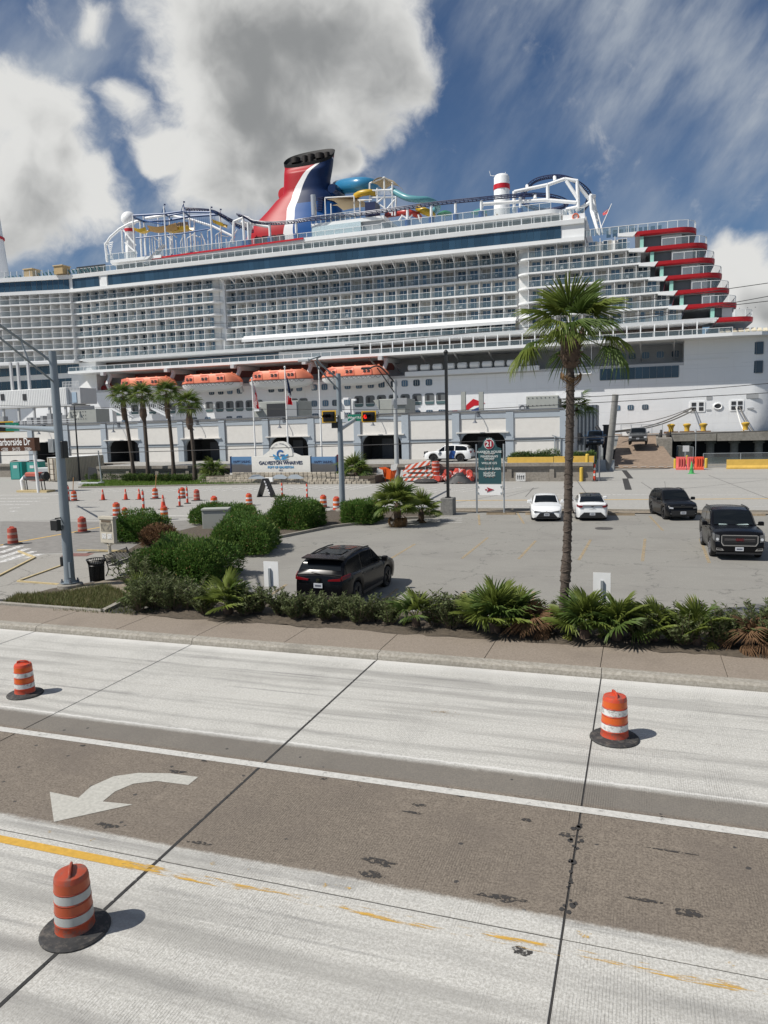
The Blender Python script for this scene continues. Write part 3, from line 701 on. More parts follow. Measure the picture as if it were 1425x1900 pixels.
# after block
XE = (-1.2, .6, 2.2, 3.8, 5.4, 7.4)
sbox('cabin_block', M_CAB, -21.6, -3.2, 141.9, 172, 21.75, 37.1, label='after cabin wall')
for k, z in enumerate(F):
    x1 = XE[k] - 1.0; n = round((x1 + 19.6) / 2.4)
    if k: sbox('cabin_wall', M_CAB, -3.25, x1, 141.92, 160, z, z + 2.3)
    balconies(-19.6, x1, z + .1, 139.9, 141.88, n, wx=.48)
    mb = MB(); a = [(-19.6 - 2.1 * math.sin(t * math.pi / 2 / 6), 141.9 - 2.0 * math.cos(t * math.pi / 2 / 6)) for t in range(7)]
    mb.ext([(x, y, z - .2) for x, y in a] + [(-19.6, 141.9, z - .2)], (0, 0, .3)); sp('rounded_corner', mb, M_WHT)
    mb = MB()
    for (xa, ya), (xb, yb) in zip(a[:-1], a[1:]): mb.poly([(xa, ya, z + .15), (xb, yb, z + .15), (xb, yb, z + 1.15), (xa, ya, z + 1.15)])
    sp('corner_glass', mb, M_RAILG)
sp('balcony_chairs', CH_, M_WHT, kind='stuff')

# ---- red-edged stern terraces
TZs = (37.75, 35.0, 32.45, 29.9, 27.35, 24.85, 22.35); TS = (-1.4, .4, 2.1, 3.7, 5.3, 7.0, 11.9); TE = (8.6, 10.4, 11.6, 12.8, 14.0, 15.2, 17.8)
for k in range(7):
    z, s_, e = TZs[k], TS[k], TE[k]; r = 3.0
    def ring(e_, off, zz): return [(s_, 139.8 + off, zz)] + [(e_ - r + r * math.sin(t * math.pi / 16), 139.8 + off + r - r * math.cos(t * math.pi / 16)) + (zz,) for t in range(9)] + [(e_, 170, zz), (s_, 170, zz)]
    mb = MB(); mb.loft([ring(e, .7, z - .72), ring(e, .10, z - .52), ring(e, 0, z)], 0, True, False)
    terr = sp('stern_terrace', mb, M_RED, 30)
    mb = MB(); mb.poly([(x, y, zz + .004) for x, y, zz in ring(e - .05, .05, z)]); sp('terrace_floor', mb, M_GREYL, parent=terr)
    mb = MB(); mb.poly([(x, y, zz - .004) for x, y, zz in ring(e - .1, .8, z - .72)]); sp('terrace_soffit', mb, M_GREY, parent=terr)
    mb = MB(); mb.ext([(s_ - 2.8, 139.78, z), (s_ + .35, 139.78, z), (s_ - .25, 139.78, z - .75), (s_ - 2.8, 139.78, z - .5)], (0, .9, 0)); sp('edge_wedge', mb, M_WHT, parent=terr)
    # rail round the corner
    pts = ring(e - .15, .15, z)[0:11]; fr, gl_ = MB(), MB(); start = s_ + 2.6 if k else s_ - 9
    pts = [(max(start, pts[0][0]) if k else start, pts[0][1], z)] + list(pts[1:])
    a0 = Vector(pts[0]); full = []
    n0 = max(2, int((pts[1][0] - a0.x) / 1.5))
    for i in range(n0): full.append((a0.x + (pts[1][0] - a0.x) * i / n0, a0.y, z))
    full += [pts[1], pts[4], pts[7], pts[9]]
    full += [(e - .15, 143 + 3 * i, z) for i in range(1, 6)]
    for a, b in zip(full[:-1], full[1:]):
        fr.box(a[0] - .04, a[0] + .04, a[1] - .04, a[1] + .04, z, z + 1.2); fr.obox((a[0], a[1], z + 1.2), (b[0], b[1], z + 1.2), .08, .07)
        gl_.poly([(a[0], a[1], z + .1), (b[0], b[1], z + .1), (b[0], b[1], z + 1.12), (a[0], a[1], z + 1.12)])
    sp('terrace_rail', fr, M_WHT, parent=terr); sp('terrace_glass', gl_, M_RAILG, parent=terr)
    if k:
        zb, zt = z, TZs[k - 1] - .8
        sbox('mint_pillar', M_MINT, s_ - .95, s_ - .35, 140.3, 142, zb, zt, parent=terr)
        sbox('terrace_recess', M_SLATE, s_ - .35, s_ + 2.5, 141.6, 142.2, zb, zt, parent=terr)
        sbox('terrace_wall', M_GREYL, s_ + 2.5, TE[k - 1] - 2.4, 141.3, 160, zb, zt, parent=terr)
        sbox('stern_core', M_GREY, TE[k - 1] - 2.4, TE[k - 1] - 1.2, 142.4, 165, zb, zt, parent=terr)
        mb = MB()
        for q in range(3): mb.lathe([(.07, 0), (.09, .06), (.05, .1)], 8, (s_ + 3.6 + 1.2 * q, 141.25, zb + 1.45), 0)
        sp('wall_lights', mb, M_DARK, parent=terr, kind='stuff')
# promenade stern: loungers under the lowest red terrace
mb = MB()
for k in range(9):
    x = 12.4 + 1.0 * k; mb.box(x, x + .65, 138.9 + max(0, x - 17) * .7, 140.6 + max(0, x - 17) * .7, 19.8, 19.95).obox((x + .3, 140.6 + max(0, x - 17) * .7, 19.95), (x + .3, 141.1 + max(0, x - 17) * .7, 20.5), .65, .1)
sp('sun_loungers', mb, mat('lounger_cream', (.6, .55, .42), .7), kind='stuff')

# ---- blue window band and the deck above it
def band_y(x): return 139.4 if x > -121.5 else 139.4 + (x + 121.5) * (-.217 * -1) * 1.0
sbox('band_core', M_WHT, -121.5, -9.8, 139.7, 172, 37.1, 40.85)
mb = MB(); mb.loft([[(-121.5, y, z), (-9.8, y, z)] for y, z in ((139.9, 37.08), (139.35, 37.15), (139.35, 37.8), (139.65, 37.86))], closed=False); sp('band_sill', mb, M_WHT)
mb = MB(); mb.loft([[(-121.5, y, z), (-9.8, y, z)] for y, z in ((139.68, 40.0), (139.3, 40.05), (139.2, 40.8), (139.35, 40.88), (143, 40.9))], closed=False); sp('band_head', mb, M_WHT)
PANE = MB().box(-.585, .585, -.03, .03, 0, 2.1).mesh('window_pane', M_BAND)
for i in range(90):
    x = -14.4 - 1.2 * i
    if -112.9 < x < -111.0: continue
    if x < -121: break
    put('window_pane', PANE, ship, (x, 139.62, 37.88))
sbox('band_pillar', M_WHT, -112.8, -111.2, 139.5, 139.75, 37.8, 40.05)
(ax, ay), (bx_, by_) = bowp(0), bowp(1)
mb = MB(); mb.ext([(ax, ay + .2, 37.1), (bx_, by_ + .2, 37.1), (bx_, 172, 37.1), (ax, 172, 37.1)], (0, 0, 4.0)); sp('bow_band_core', mb, M_WHT)
mb = MB(); mb.ext([(ax, ay - .15, 37.1), (bx_, by_ - .15, 37.1), (bx_, by_ + .5, 37.1), (ax, ay + .5, 37.1)], (0, 0, .75)); mb.ext([(ax, ay - .3, 40.05), (bx_, by_ - .3, 40.05), (bx_, by_ + .5, 40.05), (ax, ay + .5, 40.05)], (0, 0, .9)); sp('bow_band_fascia', mb, M_WHT)
PANE2 = MB().box(-.60, .60, -.03, .03, 0, 2.15).mesh('window_pane', M_BAND)
for i in range(28):
    t = (i + .5) / 28; x, y = bowp(t, .1); o = put('window_pane', PANE2, ship, (x, y, 37.87)); o.rotation_euler.z = math.atan2(by1 - by0, bx1 - bx0) + math.pi
# open deck on top of the band: rail, recess, slab
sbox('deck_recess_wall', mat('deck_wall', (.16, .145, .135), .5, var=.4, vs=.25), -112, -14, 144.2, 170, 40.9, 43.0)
glass_rail(-120.5, -13.8, 139.55, 40.9, 62, 1.1)
mb = MB()
for i in range(28): x = -74 + 2.3 * i; mb.box(x - .06, x + .06, 141.6, 141.75, 40.9, 43.0)
sp('deck_posts', mb, M_WHT, kind='stuff')
mb = MB(); a = [(-16.5 + 3 * math.sin(t * math.pi / 16), 144.4 - 3 * math.cos(t * math.pi / 16)) for t in range(9)]
mb.ext([(-64.5, 141.4, 42.85)] + [(x, y, 42.85) for x, y in a] + [(-13.5, 168, 42.85), (-64.5, 168, 42.85)], (0, 0, .7)); sp('upper_deck', mb, M_WHT, 30)
mb = MB(); mb.ext([(-101, 142.2, 42.55), (-64.5, 141.4, 42.85), (-64.5, 168, 42.85), (-101, 168, 42.55)], (0, 0, .55)); sp('upper_deck', mb, M_GREYL)
sp('red_deck_edge', MB().obox((-101, 142.1, 43.05), (-64.5, 141.3, 43.42), .25, .3), M_RED)
glass_rail(-100, -48, 141.9, 43.4, 26, 1.2)
glass_rail(-48, -15.8, 141.6, 43.55, 16, 1.2)
# block at the after end of the band, ladder frame, lifebuoy
sbox('after_house', M_WHT, -13.6, -9.8, 140.2, 160, 40.85, 41.9)
sbox('after_wall', M_GREYL, -9.82, -9.5, 140, 160, 37.7, 41.2)
glass_rail(-13.6, -9.9, 140.3, 41.9, 3, 1.0)
mb = MB(); c = P(1068, 402, 140.1)
mb.path([(c.x + .5 * math.cos(a * .5236), 140.05, c.z + .5 * math.sin(a * .5236)) for a in range(13)], .12, 6); sp('lifebuoy', mb, mat('lifebuoy_orange', (.6, .12, .05), .6))
glass_rail(-9.4, -1.5, 140.0, 37.75, 6, 1.2)
mb = MB()
for k in range(9): x = -6.2 + 1.05 * k; mb.box(x, x + .75, 142.5, 142.6, 37.8, 39.0)
sp('deck_screens', mb, M_WINB, kind='stuff')

# ---- hull openings
def rrect(cx, cz, w, h, r, y, n=4):
    out = []
    for (sx, sz, a0) in ((1, 1, 0), (-1, 1, 90), (-1, -1, 180), (1, -1, 270)):
        for k in range(n + 1):
            a = R(a0 + 90 * k / n); out.append((cx + sx * (w / 2 - r) + r * math.cos(a), y, cz + sz * (h / 2 - r) + r * math.sin(a)))
    return out
def port_mesh(w, h, r, frame, name):
    mb = MB(); mb.ext(rrect(0, 0, w + .16, h + .16, r + .06, -.05), (0, .06, 0), 0); mb.ext(rrect(0, 0, w, h, r, -.09), (0, .05, 0), 1)
    for k in (-1, 1): mb.box(k * w / 6 - .03, k * w / 6 + .03, -.12, -.09, -h / 2 + .08, h / 2 - .08, 0)
    return mb.mesh(name, [frame, M_WINB])
PORT = port_mesh(1.25, 1.15, .28, M_GREYL, 'hull_window')
mb = MB(); mb.ext(rrect(0, 0, 2.05, 2.35, .5, -.05), (0, .06, 0), 0); mb.ext(rrect(0, 0, 1.9, 2.2, .45, -.08), (0, .05, 0), 1)
mb.box(-.55, .0, -.10, -.08, -.75, .75, 2); mb.box(-.85, .85, -.13, -.08, -.45, -.38, 0); mb.box(-.85, .85, -.11, -.08, -1.0, -.45, 3)
OPEN = mb.mesh('balcony_opening', [M_WHT, mat('opening_grey', (.13, .14, .145), .5), M_DARK, mat('opening_glass', (.10, .16, .17), .1)])
for px in (392, 409, 426, 444, 503, 521, 538, 555, 583, 602, 624, 645, 666, 688, 708, 731, 751, 773, 796): put('hull_window', PORT, ship, (P(px, 712, 140).x, 140, 13.75))
for px in (217, 249, 282, 300, 318, 337, 356, 388, 407, 426, 444, 463, 480, 545, 563, 666, 687, 708, 730, 752, 774, 797, 818): put('balcony_opening', OPEN, ship, (P(px, 741, 140).x, 140, 10.6))
for px in (583, 604, 622, 644): put('hull_window', PORT, ship, (P(px, 744, 140).x, 140, 10.5))
LOWP = port_mesh(1.3, .55, .2, M_GREYL, 'porthole')
for px in (360, 385, 425, 444, 562, 585, 645, 665, 688, 708, 752, 774, 797, 820, 230, 265): put('porthole', LOWP, ship, (P(px, 766, 140).x, 140, 8.2))
AFTP = port_mesh(1.0, .85, .22, M_GREYL, 'porthole')
for px in (1145, 1170, 1197): put('porthole', AFTP, ship, (P(px, 755, 140).x, 140, 7.8))
# long strip windows near the stern
def strip_window(x0, x1, z0, z1, n, y=140.0):
    fr = sp('window_frame', MB().ext(rrect((x0 + x1) / 2, (z0 + z1) / 2, x1 - x0 + .2, z1 - z0 + .2, .3, y - .05), (0, .06, 0)), M_GREYL)
    w = (x1 - x0) / n; me = MB().box(-w / 2 + .025, w / 2 - .025, -.04, .02, 0, z1 - z0).mesh('window_pane', M_BAND)
    for i in range(n):
        put('window_pane', me, fr, (x0 + (i + .5) * w, y - .06, z0))
strip_window(-7.0, 6.1, 12.75, 14.75, 11)
strip_window(16.0, 19.2, 16.0, 18.0, 3, 140.2); strip_window(16.0, 19.2, 12.9, 14.9, 3, 140.2)
for px in (1156, 1173, 1198, 1225, 1253): put('hull_window', PORT, ship, (P(px, 656, 145.9).x, 145.95, 17.2))
# mooring openings and fairleads
for px, w in ((1294, 2.1), (1367, 1.8)):
    c = P(px, 753, 140); sp('mooring_port', MB().ext(rrect(c.x, 7.6, w + .4, 1.9, .2, 139.9), (0, .12, 0)), M_WHT)
    for s_ in (-1, 1):
        for zz in (7.2, 8.0): sbox('mooring_port_opening', M_DARK, c.x + s_ * w * .28 - .35, c.x + s_ * w * .28 + .35, 139.84, 139.9, zz - .3, zz + .3)
c = P(1332, 755, 140); mb = MB(); mb.path([(c.x + .65 * math.cos(a * .5236), 139.9, 7.55 + .5 * math.sin(a * .5236)) for a in range(13)], .14, 6); sp('hawse_ring', mb, M_WHT)
sp('hawse_opening', MB().ext([(c.x + .55 * math.cos(a * .5236), 139.92, 7.55 + .4 * math.sin(a * .5236)) for a in range(12)], (0, .06, 0)), M_DARK)
for px, py, w, h in ((1316, 738, .9, .7), (1315, 761, .8, .3), (1396, 735, 1.9, .7), (1393, 758, 1.1, .3), (1272, 763, .8, .3)):
    c = P(px, py, 140); sp('hull_scuttle', MB().ext(rrect(c.x, c.z, w, h, .12, 139.93), (0, .06, 0)), M_GREY)
# white ledge and life raft canisters
sbox('boat_ledge', M_WHT, -43, -17.6, 138.6, 140.05, 15.0, 15.85)
mb = MB(); 
for px in range(762, 985, 23): 
    c = P(px + 4, 681, 139.3); mb.path([(c.x - .95, 139.3, 16.55), (c.x - .8, 139.3, 16.55), (c.x + .8, 139.3, 16.55), (c.x + .95, 139.3, 16.55)], [.35, .6, .6, .35], 10)
    can = sp('life_raft_canister', mb, M_WHT, 50); mb = MB()
    for q in (-.5, 0, .5): mb.lathe([(.62, -.03), (.62, .03)], 10, (0, 0, 0)); 
    mb = MB()
# platform, gangway door and stairs on the side by the palm
mb = MB(); c = P(1075, 690, 139)
for dz in (0, 1.0, 2.2): mb.box(-11.6, -8.3, 138.4, 138.46, 14.0 + dz, 14.06 + dz)
for x in (-11.5, -10, -8.4): mb.box(x - .05, x + .05, 138.4, 138.48, 13.9, 19.0)
mb.box(-11.6, -8.3, 138.4, 140, 13.9, 14.0); sp('side_platform', mb, M_WHT)
# painted emblem on the side: red-white-blue fin
def ecol(pts, m, y=139.93): sp('emblem', MB().ext([(P(px, py, 140).x, y, P(px, py, 140).z) for px, py in pts], (0, .05, 0)), m)
ecol([(862, 759), (866, 751), (878, 740), (900, 748), (893, 752), (880, 753), (868, 761)], M_RED)
ecol([(868, 761), (880, 753.5), (893, 752.5), (888, 755), (876, 762)], M_WHT, 139.94)
ecol([(873, 762), (884, 757), (892, 755), (890, 763)], M_BLU)
ecol([(838, 763), (846, 761), (850, 763)], M_RED)

# forward lounge: two tiers of blue glazing
sbox('forward_lounge', M_WHT, -230, -117, 141, 176, 14.76, 21.75)
for x0, x1, z0, z1, n in ((-150, -121.6, 19.6, 21.5, 16), (-150, -124, 16.4, 18.4, 15)):
    w = (x1 - x0) / n; me = MB().box(-w / 2 + .04, w / 2 - .04, -.03, .02, 0, z1 - z0).mesh('window_pane', M_BAND)
    for i in range(n): put('window_pane', me, ship, (x0 + (i + .5) * w, 140.97, z0))
(ax, ay), (bx_, by_) = bowp(0), bowp(1)
mb = MB(); mb.ext([(ax, ay - .3, 21.6), (bx_, by_ - .3, 21.6), (bx_, 145, 21.6), (ax, 145, 21.6)], (0, 0, .55)); sp('bow_fascia', mb, M_WHT)

# ---------------------------------------------------------------- ship: funnel
FY = 156.0
def FP(px, py, Y=FY): return P(px, py, Y)
zt = FP(577, 292).z; zneck = FP(570, 361).z; zb = 43.2
def fx(px, py): return FP(px, py).x
# rows: (z, left x, right x, half depth)
rows = [(zb, fx(455, 455), fx(648, 440), 6.4), (FP(520, 431).z, fx(466, 431), fx(640, 431), 5.8), (FP(520, 412).z, fx(484, 412), fx(635, 412), 5.0),
        (FP(520, 395).z, fx(501, 395), fx(630, 395), 4.4), (FP(520, 378).z, fx(516, 378), fx(622, 378), 3.8), (zneck, fx(529, 361), fx(612, 361), 3.4),
        (FP(560, 340).z, fx(530, 340), fx(610.5, 340), 3.2), (FP(560, 318).z, fx(530, 318), fx(615.5, 318), 3.1), (FP(576, 303).z, fx(530, 303), fx(618, 303), 2.6), (FP(576, 297).z, fx(529, 297), fx(619, 297), 2.5)]
def fring(x0, x1, hd, z, tilt=0.0, n=36, lean=0.0):
    out = []
    for k in range(n):
        a = 2 * math.pi * k / n; ca, sa = math.cos(a), math.sin(a)
        ex = 2 / 2.6; ux = math.copysign(abs(ca) ** ex, ca); uy = math.copysign(abs(sa) ** ex, sa)
        x = (x0 + x1) / 2 + ux * (x1 - x0) / 2
        out.append((x, FY + uy * hd, z + tilt * (ux * .5) + lean * uy * hd))
    return out
dense = []
for i in range(len(rows) - 1):
    for t in range(4):
        f = t / 4; dense.append(tuple(rows[i][q] * (1 - f) + rows[i + 1][q] * f for q in range(4)))
dense.append(rows[-1])
xc_pts = []      # swoosh: (z, left edge of the white stripe, right edge)
for py, l, r in ((440, 528, 547), (425, 528, 545), (405, 531, 546), (385, 535, 550), (368, 540, 554), (352, 547, 561), (335, 556, 567), (318, 568, 577), (305, 584, 590), (296, 600, 604), (288, 614, 617)):
    q_ = 150.6 if py > 400 else 152 if py > 361 else 153; xc_pts.append((FP(560, py, q_).z, FP(l, py, q_).x, FP(r, py, q_).x))
def ex_funnel(g, pos, cs, b):
    sp_ = g.n('ShaderNodeSeparateXYZ', {0: pos}); x, z = sp_.outputs[0], sp_.outputs[2]
    z0, z1 = xc_pts[0][0], xc_pts[-1][0]; xa, xb = -75.0, -40.0
    def curve(idx):
        nd = g.t.nodes.new('ShaderNodeFloatCurve'); c = nd.mapping.curves[0]
        pts = sorted(((p[0] - z0) / (z1 - z0), (p[idx] - xa) / (xb - xa)) for p in xc_pts)
        c.points[0].location = pts[0]; c.points[1].location = pts[-1]
        for p in pts[1:-1]: c.points.new(*p)
        nd.mapping.update()
        g.t.links.new(g.m('DIVIDE', g.m('SUBTRACT', z, z0), z1 - z0, clamp=True), nd.inputs['Value'])
        return g.m('MULTIPLY_ADD', nd.outputs[0], xb - xa, xa)
    l, r = curve(1), curve(2)
    c = g.mix(g.m('GREATER_THAN', x, l), (.36, .006, .014), (.80, .80, .80))
    c = g.mix(g.m('GREATER_THAN', x, r), c, (.004, .018, .070))
    tint = g.m('MULTIPLY', g.m('LESS_THAN', z, FP(560, 388).z), g.m('GREATER_THAN', x, r))
    c = g.mix(tint, c, (.010, .08, .27))
    return c
mb = MB(); mb.loft([fring(r_[1], r_[2], r_[3], r_[0], .3 * (i / len(dense)) ** 3, lean=.78 * max(0, (r_[0] - rows[6][0]) / (rows[-1][0] - rows[6][0])) ** 1.5) for i, r_ in enumerate(dense)], 0, False, False)
funnel = sp('funnel', mb, mat('funnel_paint', rough=.45, spec=.25, extra=ex_funnel), 60)
# black cowl with the exhaust pipes, its mouth tipped towards the quay
mb = MB(); r_ = rows[-1]
rings = [fring(r_[1], r_[2], r_[3], r_[0] - .02, .3, lean=.78), fring(r_[1] - .1, r_[2] + .2, r_[3] + .1, r_[0] + .25, 1.1)]
top = [(x, y, z + .75 + .78 * (y - FY)) for x, y, z in fring(r_[1] - .1, r_[2] + .2, r_[3] + .1, r_[0], .3)]
inn = [(r_[1] + (x - r_[1]) * .9 + .35, FY + (y - FY) * .9, z - .9) for x, y, z in top]
rings = [rings[0], top, inn]
mb.loft(rings, 0, False, True); cowl = sp('funnel_cowl', mb, mat('cowl_black', (.014, .014, .015), .6, spec=.2), 40, parent=funnel)
for fx_, fy_, rr in ((-.55, 0, 1.0), (-.2, .2, .6), (.05, .3, .8), (-.12, -.35, .45), (.12, -.35, .5), (.42, .2, .95), (.72, .2, .55)):
    xx = (r_[1] + r_[2]) / 2 + fx_ * (r_[2] - r_[1]) / 2; yy = FY + fy_ * 2.0; z0 = r_[0] + .1 + .78 * (yy - FY)
    mb = MB().lathe([(rr, -.4), (rr, .75), (rr * .85, .75), (rr * .85, .1)], 16, (xx, yy, z0), 0); sp('exhaust_pipe', mb, mat('soot_pipe', (.035, .03, .028), .6, spec=.2), 40, parent=funnel)
# side pods
for px, py, w, m_ in ((526, 359, 1.35, M_RED), (616, 350, .98, mat('pod_navy', (.004, .018, .07), .25))):
    Yp = 160 if px < 560 else 152; c = FP(px, py, Yp - 2); mb = MB()
    mb.path([(c.x, Yp - 2.2, c.z), (c.x, Yp - 1.6, c.z), (c.x, Yp, c.z), (c.x, Yp + 3, c.z - .2)], [w * .9, w * 1.15, w * 1.2, w], 18); sp('funnel_pod', mb, m_, 50, parent=funnel)
mb = MB()
for k in range(9):
    z = FP(585, 378 + 3.2 * k).z; mb.box(fx(556 + k * .6, 385), fx(612, 385), 152.3 - k * .1, 153.2, z - .05, z + .12)
sp('louvres', mb, M_NAVY, parent=funnel, kind='stuff')
mb = MB()
for k in range(4):
    a = FP(475 + 14 * k, 436, 147); mb.box(a.x - .1, a.x + 1.15, 146.4, 147.6, 44.2, 46.2)
sp('funnel_base_vents', mb, mat('vent_maroon', (.10, .02, .02), .5), parent=funnel, kind='stuff')

# ---------------------------------------------------------------- roller coaster
def track(pts, name='coaster_track', gauge=.9):
    c = spline(pts, 6); mb = MB(); L_, R_ = [], []
    for i, p in enumerate(c):
        d = (c[min(i + 1, len(c) - 1)] - c[max(i - 1, 0)]).normalized()
        s_ = d.cross(Vector((0, 0, 1))); s_ = s_.normalized() if s_.length > .1 else Vector((0, 1, 0))
        L_.append(p + s_ * gauge / 2); R_.append(p - s_ * gauge / 2)
        mb.obox(p + s_ * gauge / 2 - Vector((0, 0, .25)), p - s_ * gauge / 2 - Vector((0, 0, .25)), .10, .12)
    mb.path(L_, .11, 6); mb.path(R_, .11, 6); mb.path([p - Vector((0, 0, .45)) for p in c], .13, 6)
    # web between rail and spine
    for i in range(0, len(c), 2): mb.tube(L_[i], c[i] - Vector((0, 0, .45)), .05, n=4); mb.tube(R_[i], c[i] - Vector((0, 0, .45)), .05, n=4)
    return sp(name, mb, M_NAVY)
track([P(442, 397, 146), P(456, 401, 145), P(470, 409, 144.5), P(490, 412, 144), P(512, 412.5, 144), P(546, 409.5, 144), P(576, 405, 144), P(640, 399, 145), P(700, 391, 144), P(751, 384, 143.5), P(796, 377.5, 143.5), P(845, 372, 143.5), P(891, 367.5, 143.5), P(930, 363.5, 144), P(964, 361, 145), P(992, 359.5, 147), P(1020, 362, 150), P(1043, 369, 153), P(1051, 377.5, 157), P(1040, 384, 161), P(1010, 388, 163), P(984, 383, 161), P(970, 372, 157), P(972, 358, 153), P(980, 346, 151), P(992, 334.5, 150), P(1010, 328, 149.5), P(1035, 325.5, 149), P(1057, 330, 149), P(1077, 341, 149.5), P(1091, 356, 150.5), P(1092, 373, 152), P(1080, 391, 155)])
track([P(345, 386, 146), P(370, 388, 146), P(400, 392, 147), P(425, 405, 147), P(440, 415, 148), P(470, 428, 150)], 'coaster_track')
posts = MB(); feet = MB()
for px, py, Y, dz in ((451, 404, 144.8, 0), (460, 410, 144.6, 0), (500, 414, 144, 0), (549, 411, 144, 0), (756, 386, 143.5, 0), (800, 379, 143.5, 0), (845, 374, 143.5, 0), (893, 369, 143.5, 0), (965, 363, 145, 0)):
    a = P(px, py, Y); posts.tube((a.x, Y, a.z - .3), (a.x, Y, 45.2), .26, n=10); feet.tube((a.x, Y, 45.2), (a.x, Y, 43.5), .55, .6, 10)
sp('coaster_posts', posts, M_WHT, 50, kind='stuff'); sp('coaster_post_feet', feet, M_BLU, 50, kind='stuff')
# white tube frame carrying the loop
fr = MB()
def T(a, b, r=.33): fr.tube(P(*a), P(*b), r, n=8)
T((954, 356, 146), (1016, 343, 146)); T((1016, 343, 146), (1048, 332, 146)); T((1048, 332, 146), (1072, 336, 146)); T((1016, 341, 146), (1017, 372, 146)); T((954, 355, 146), (954, 394, 146))
T((1051, 336, 146), (1073, 370, 146)); T((1071, 336, 146), (1073, 386, 146)); T((896, 379, 145), (965, 374, 146)); T((965, 374, 146), (1013, 371, 146)); T((1013, 371, 146), (1070, 376, 146))
T((1072, 384, 146), (1050, 389, 146)); T((1050, 389, 146), (1049, 400, 146)); T((1070, 340, 146), (1095, 372, 147)); T((1096, 363, 146), (1098, 392, 146)); T((1101, 364, 148), (1105, 400, 148)); T((1096, 363, 146), (1103, 364, 148)); T((1096, 375, 146), (1070, 390, 150)); T((1101, 385, 148), (1108, 410, 148)); T((1098, 392, 146), (1111, 434, 144))
T((896, 379, 145), (893, 385, 145)); T((1029, 327, 149), (1030, 336, 148)); T((978, 345, 150), (979, 352, 147)); T((992, 360, 147), (993, 369, 146)); T((1055, 385, 150), (1060, 400, 150))
sp('coaster_frame', fr, M_WHT, 50); fr = MB()
T((448, 412, 146), (500, 421, 146), .3); T((451, 404, 144.8), (434, 411, 145), .26); T((434, 411, 145), (432, 452, 145), .3); T((438, 412, 145), (470, 424, 147), .25); T((466, 410, 145), (462, 455, 145), .3)
sp('coaster_frame', fr, M_WHT, 50)
fr2 = MB()
for k in range(7): a, b = P(1101 + k * 1.2, 395 + 6 * k, 145), P(1108 + k * .6, 392 + 6 * k, 147); fr2.tube(a, b, .1, n=5)
fr2.tube(P(1101, 394, 145), P(1112, 436, 143), .14, n=6); fr2.tube(P(1107, 390, 147), P(1118, 432, 144), .14, n=6); sp('after_ladder', fr2, M_WHT)
# white exhaust mast with red ring
mb = MB(); c = P(931, 360, 152); zt_ = P(931, 324, 152).z; z0 = 43.5
mb.lathe([(1.62, z0 - c.z), (1.5, zt_ - c.z - .6), (1.25, zt_ - c.z - .15), (.9, zt_ - c.z)], 20, c); sp('exhaust_mast', mb, M_WHT, 40)
zr = P(931, 348, 152).z; sp('mast_ring', MB().lathe([(1.62, -.45), (1.60, .45)], 20, (c.x, c.y, zr)), M_RED, 40)
mb = MB(); mb.tube((c.x - 1.2, 152, zt_ - .1), (c.x - 2.2, 152, zt_ + .1), .05, n=5).tube((c.x - 2.2, 152, zt_ + .1), (c.x - 2.4, 152, zt_ + 1.0), .05, n=5).tube((c.x + .6, 152, zt_), (c.x + .8, 152, zt_ + .4), .05, n=5); sp('aerial', mb, M_WHT)
# ensign on its slanting staff
a, b = P(1116, 421, 141), P(1135, 378, 141); sp('ensign_staff', MB().tube(a, b, .07, n=6), M_WHT)
fl = MB(); 
def fq(l, m_): fl.poly([P(px, py, 141 + .1 * i) for i, (px, py) in enumerate(l)], m_)
fq([(1134, 381), (1128, 388), (1125, 391), (1130, 384)], 2); fq([(1133, 384), (1128, 389), (1122, 393), (1120, 397), (1126, 397), (1131, 390)], 1); fq([(1131, 390), (1126, 397), (1119, 400), (1118, 396), (1122, 392), (1127, 389)], 0)
sp('ensign', fl, [M_RED, M_WHT, M_NAVY])

# ---------------------------------------------------------------- water slides and sun decks
def tubep(name, pts, r, m_, parent=None, n=12): return sp(name, MB().path(spline(pts, 7), r, n), m_, 60)
tubep('water_slide', [P(627, 349, 158), P(645, 345, 154), P(670, 343, 152), P(690, 346, 154), P(694, 352, 160)], 1.55, M_SBLU, n=16)
tubep('water_slide', [P(727, 353, 148), P(740, 360, 147), P(755, 367, 146), P(775, 370, 146), P(793, 371, 147), P(808, 378, 149), P(812, 386, 151), P(803, 393, 152), P(794, 401, 152)], .62, M_TEAL)
tubep('water_slide', [P(660, 364, 148), P(670, 359, 147), P(685, 357, 147), P(696, 359, 148)], .62, M_YEL)
tubep('water_slide', [P(776, 386, 149), P(786, 391, 148), P(797, 396, 148), P(803, 401, 149)], .7, M_YEL)
tubep('water_slide', [P(718, 399, 150), P(735, 396, 148), P(755, 394, 147), P(772, 398, 148), P(778, 403, 150)], .6, mat('slide_red', (.42, .04, .03), .35))
fr = MB()
for a, b in (((686, 340), (686, 400)), ((713, 329), (714, 395)), ((728, 338), (728, 400)), ((700, 349), (701, 400)), ((686, 354), (728, 352)), ((686, 367), (735, 366)), ((690, 385), (712, 366)), ((712, 395), (733, 370)), ((735, 366), (733, 400)), ((664, 372), (690, 371)), ((668, 372), (668, 400)), ((705, 380), (725, 395)), ((745, 398), (760, 410)), ((755, 410), (765, 398)), ((740, 410), (748, 398)), ((776, 398), (780, 412))):
    fr.tube(P(*a, 147), P(*b, 147), .17, n=6)
for k in range(14): fr.tube(P(697 + 2.2 * k, 352, 146.5), P(697 + 2.2 * k, 362, 146.5), .05, n=4)
fr.tube(P(686, 340, 147), P(713, 329, 147), .15, n=6); fr.tube(P(713, 329, 147), P(728, 338, 149), .15, n=6)
sp('slide_tower', fr, M_WHT, 50)
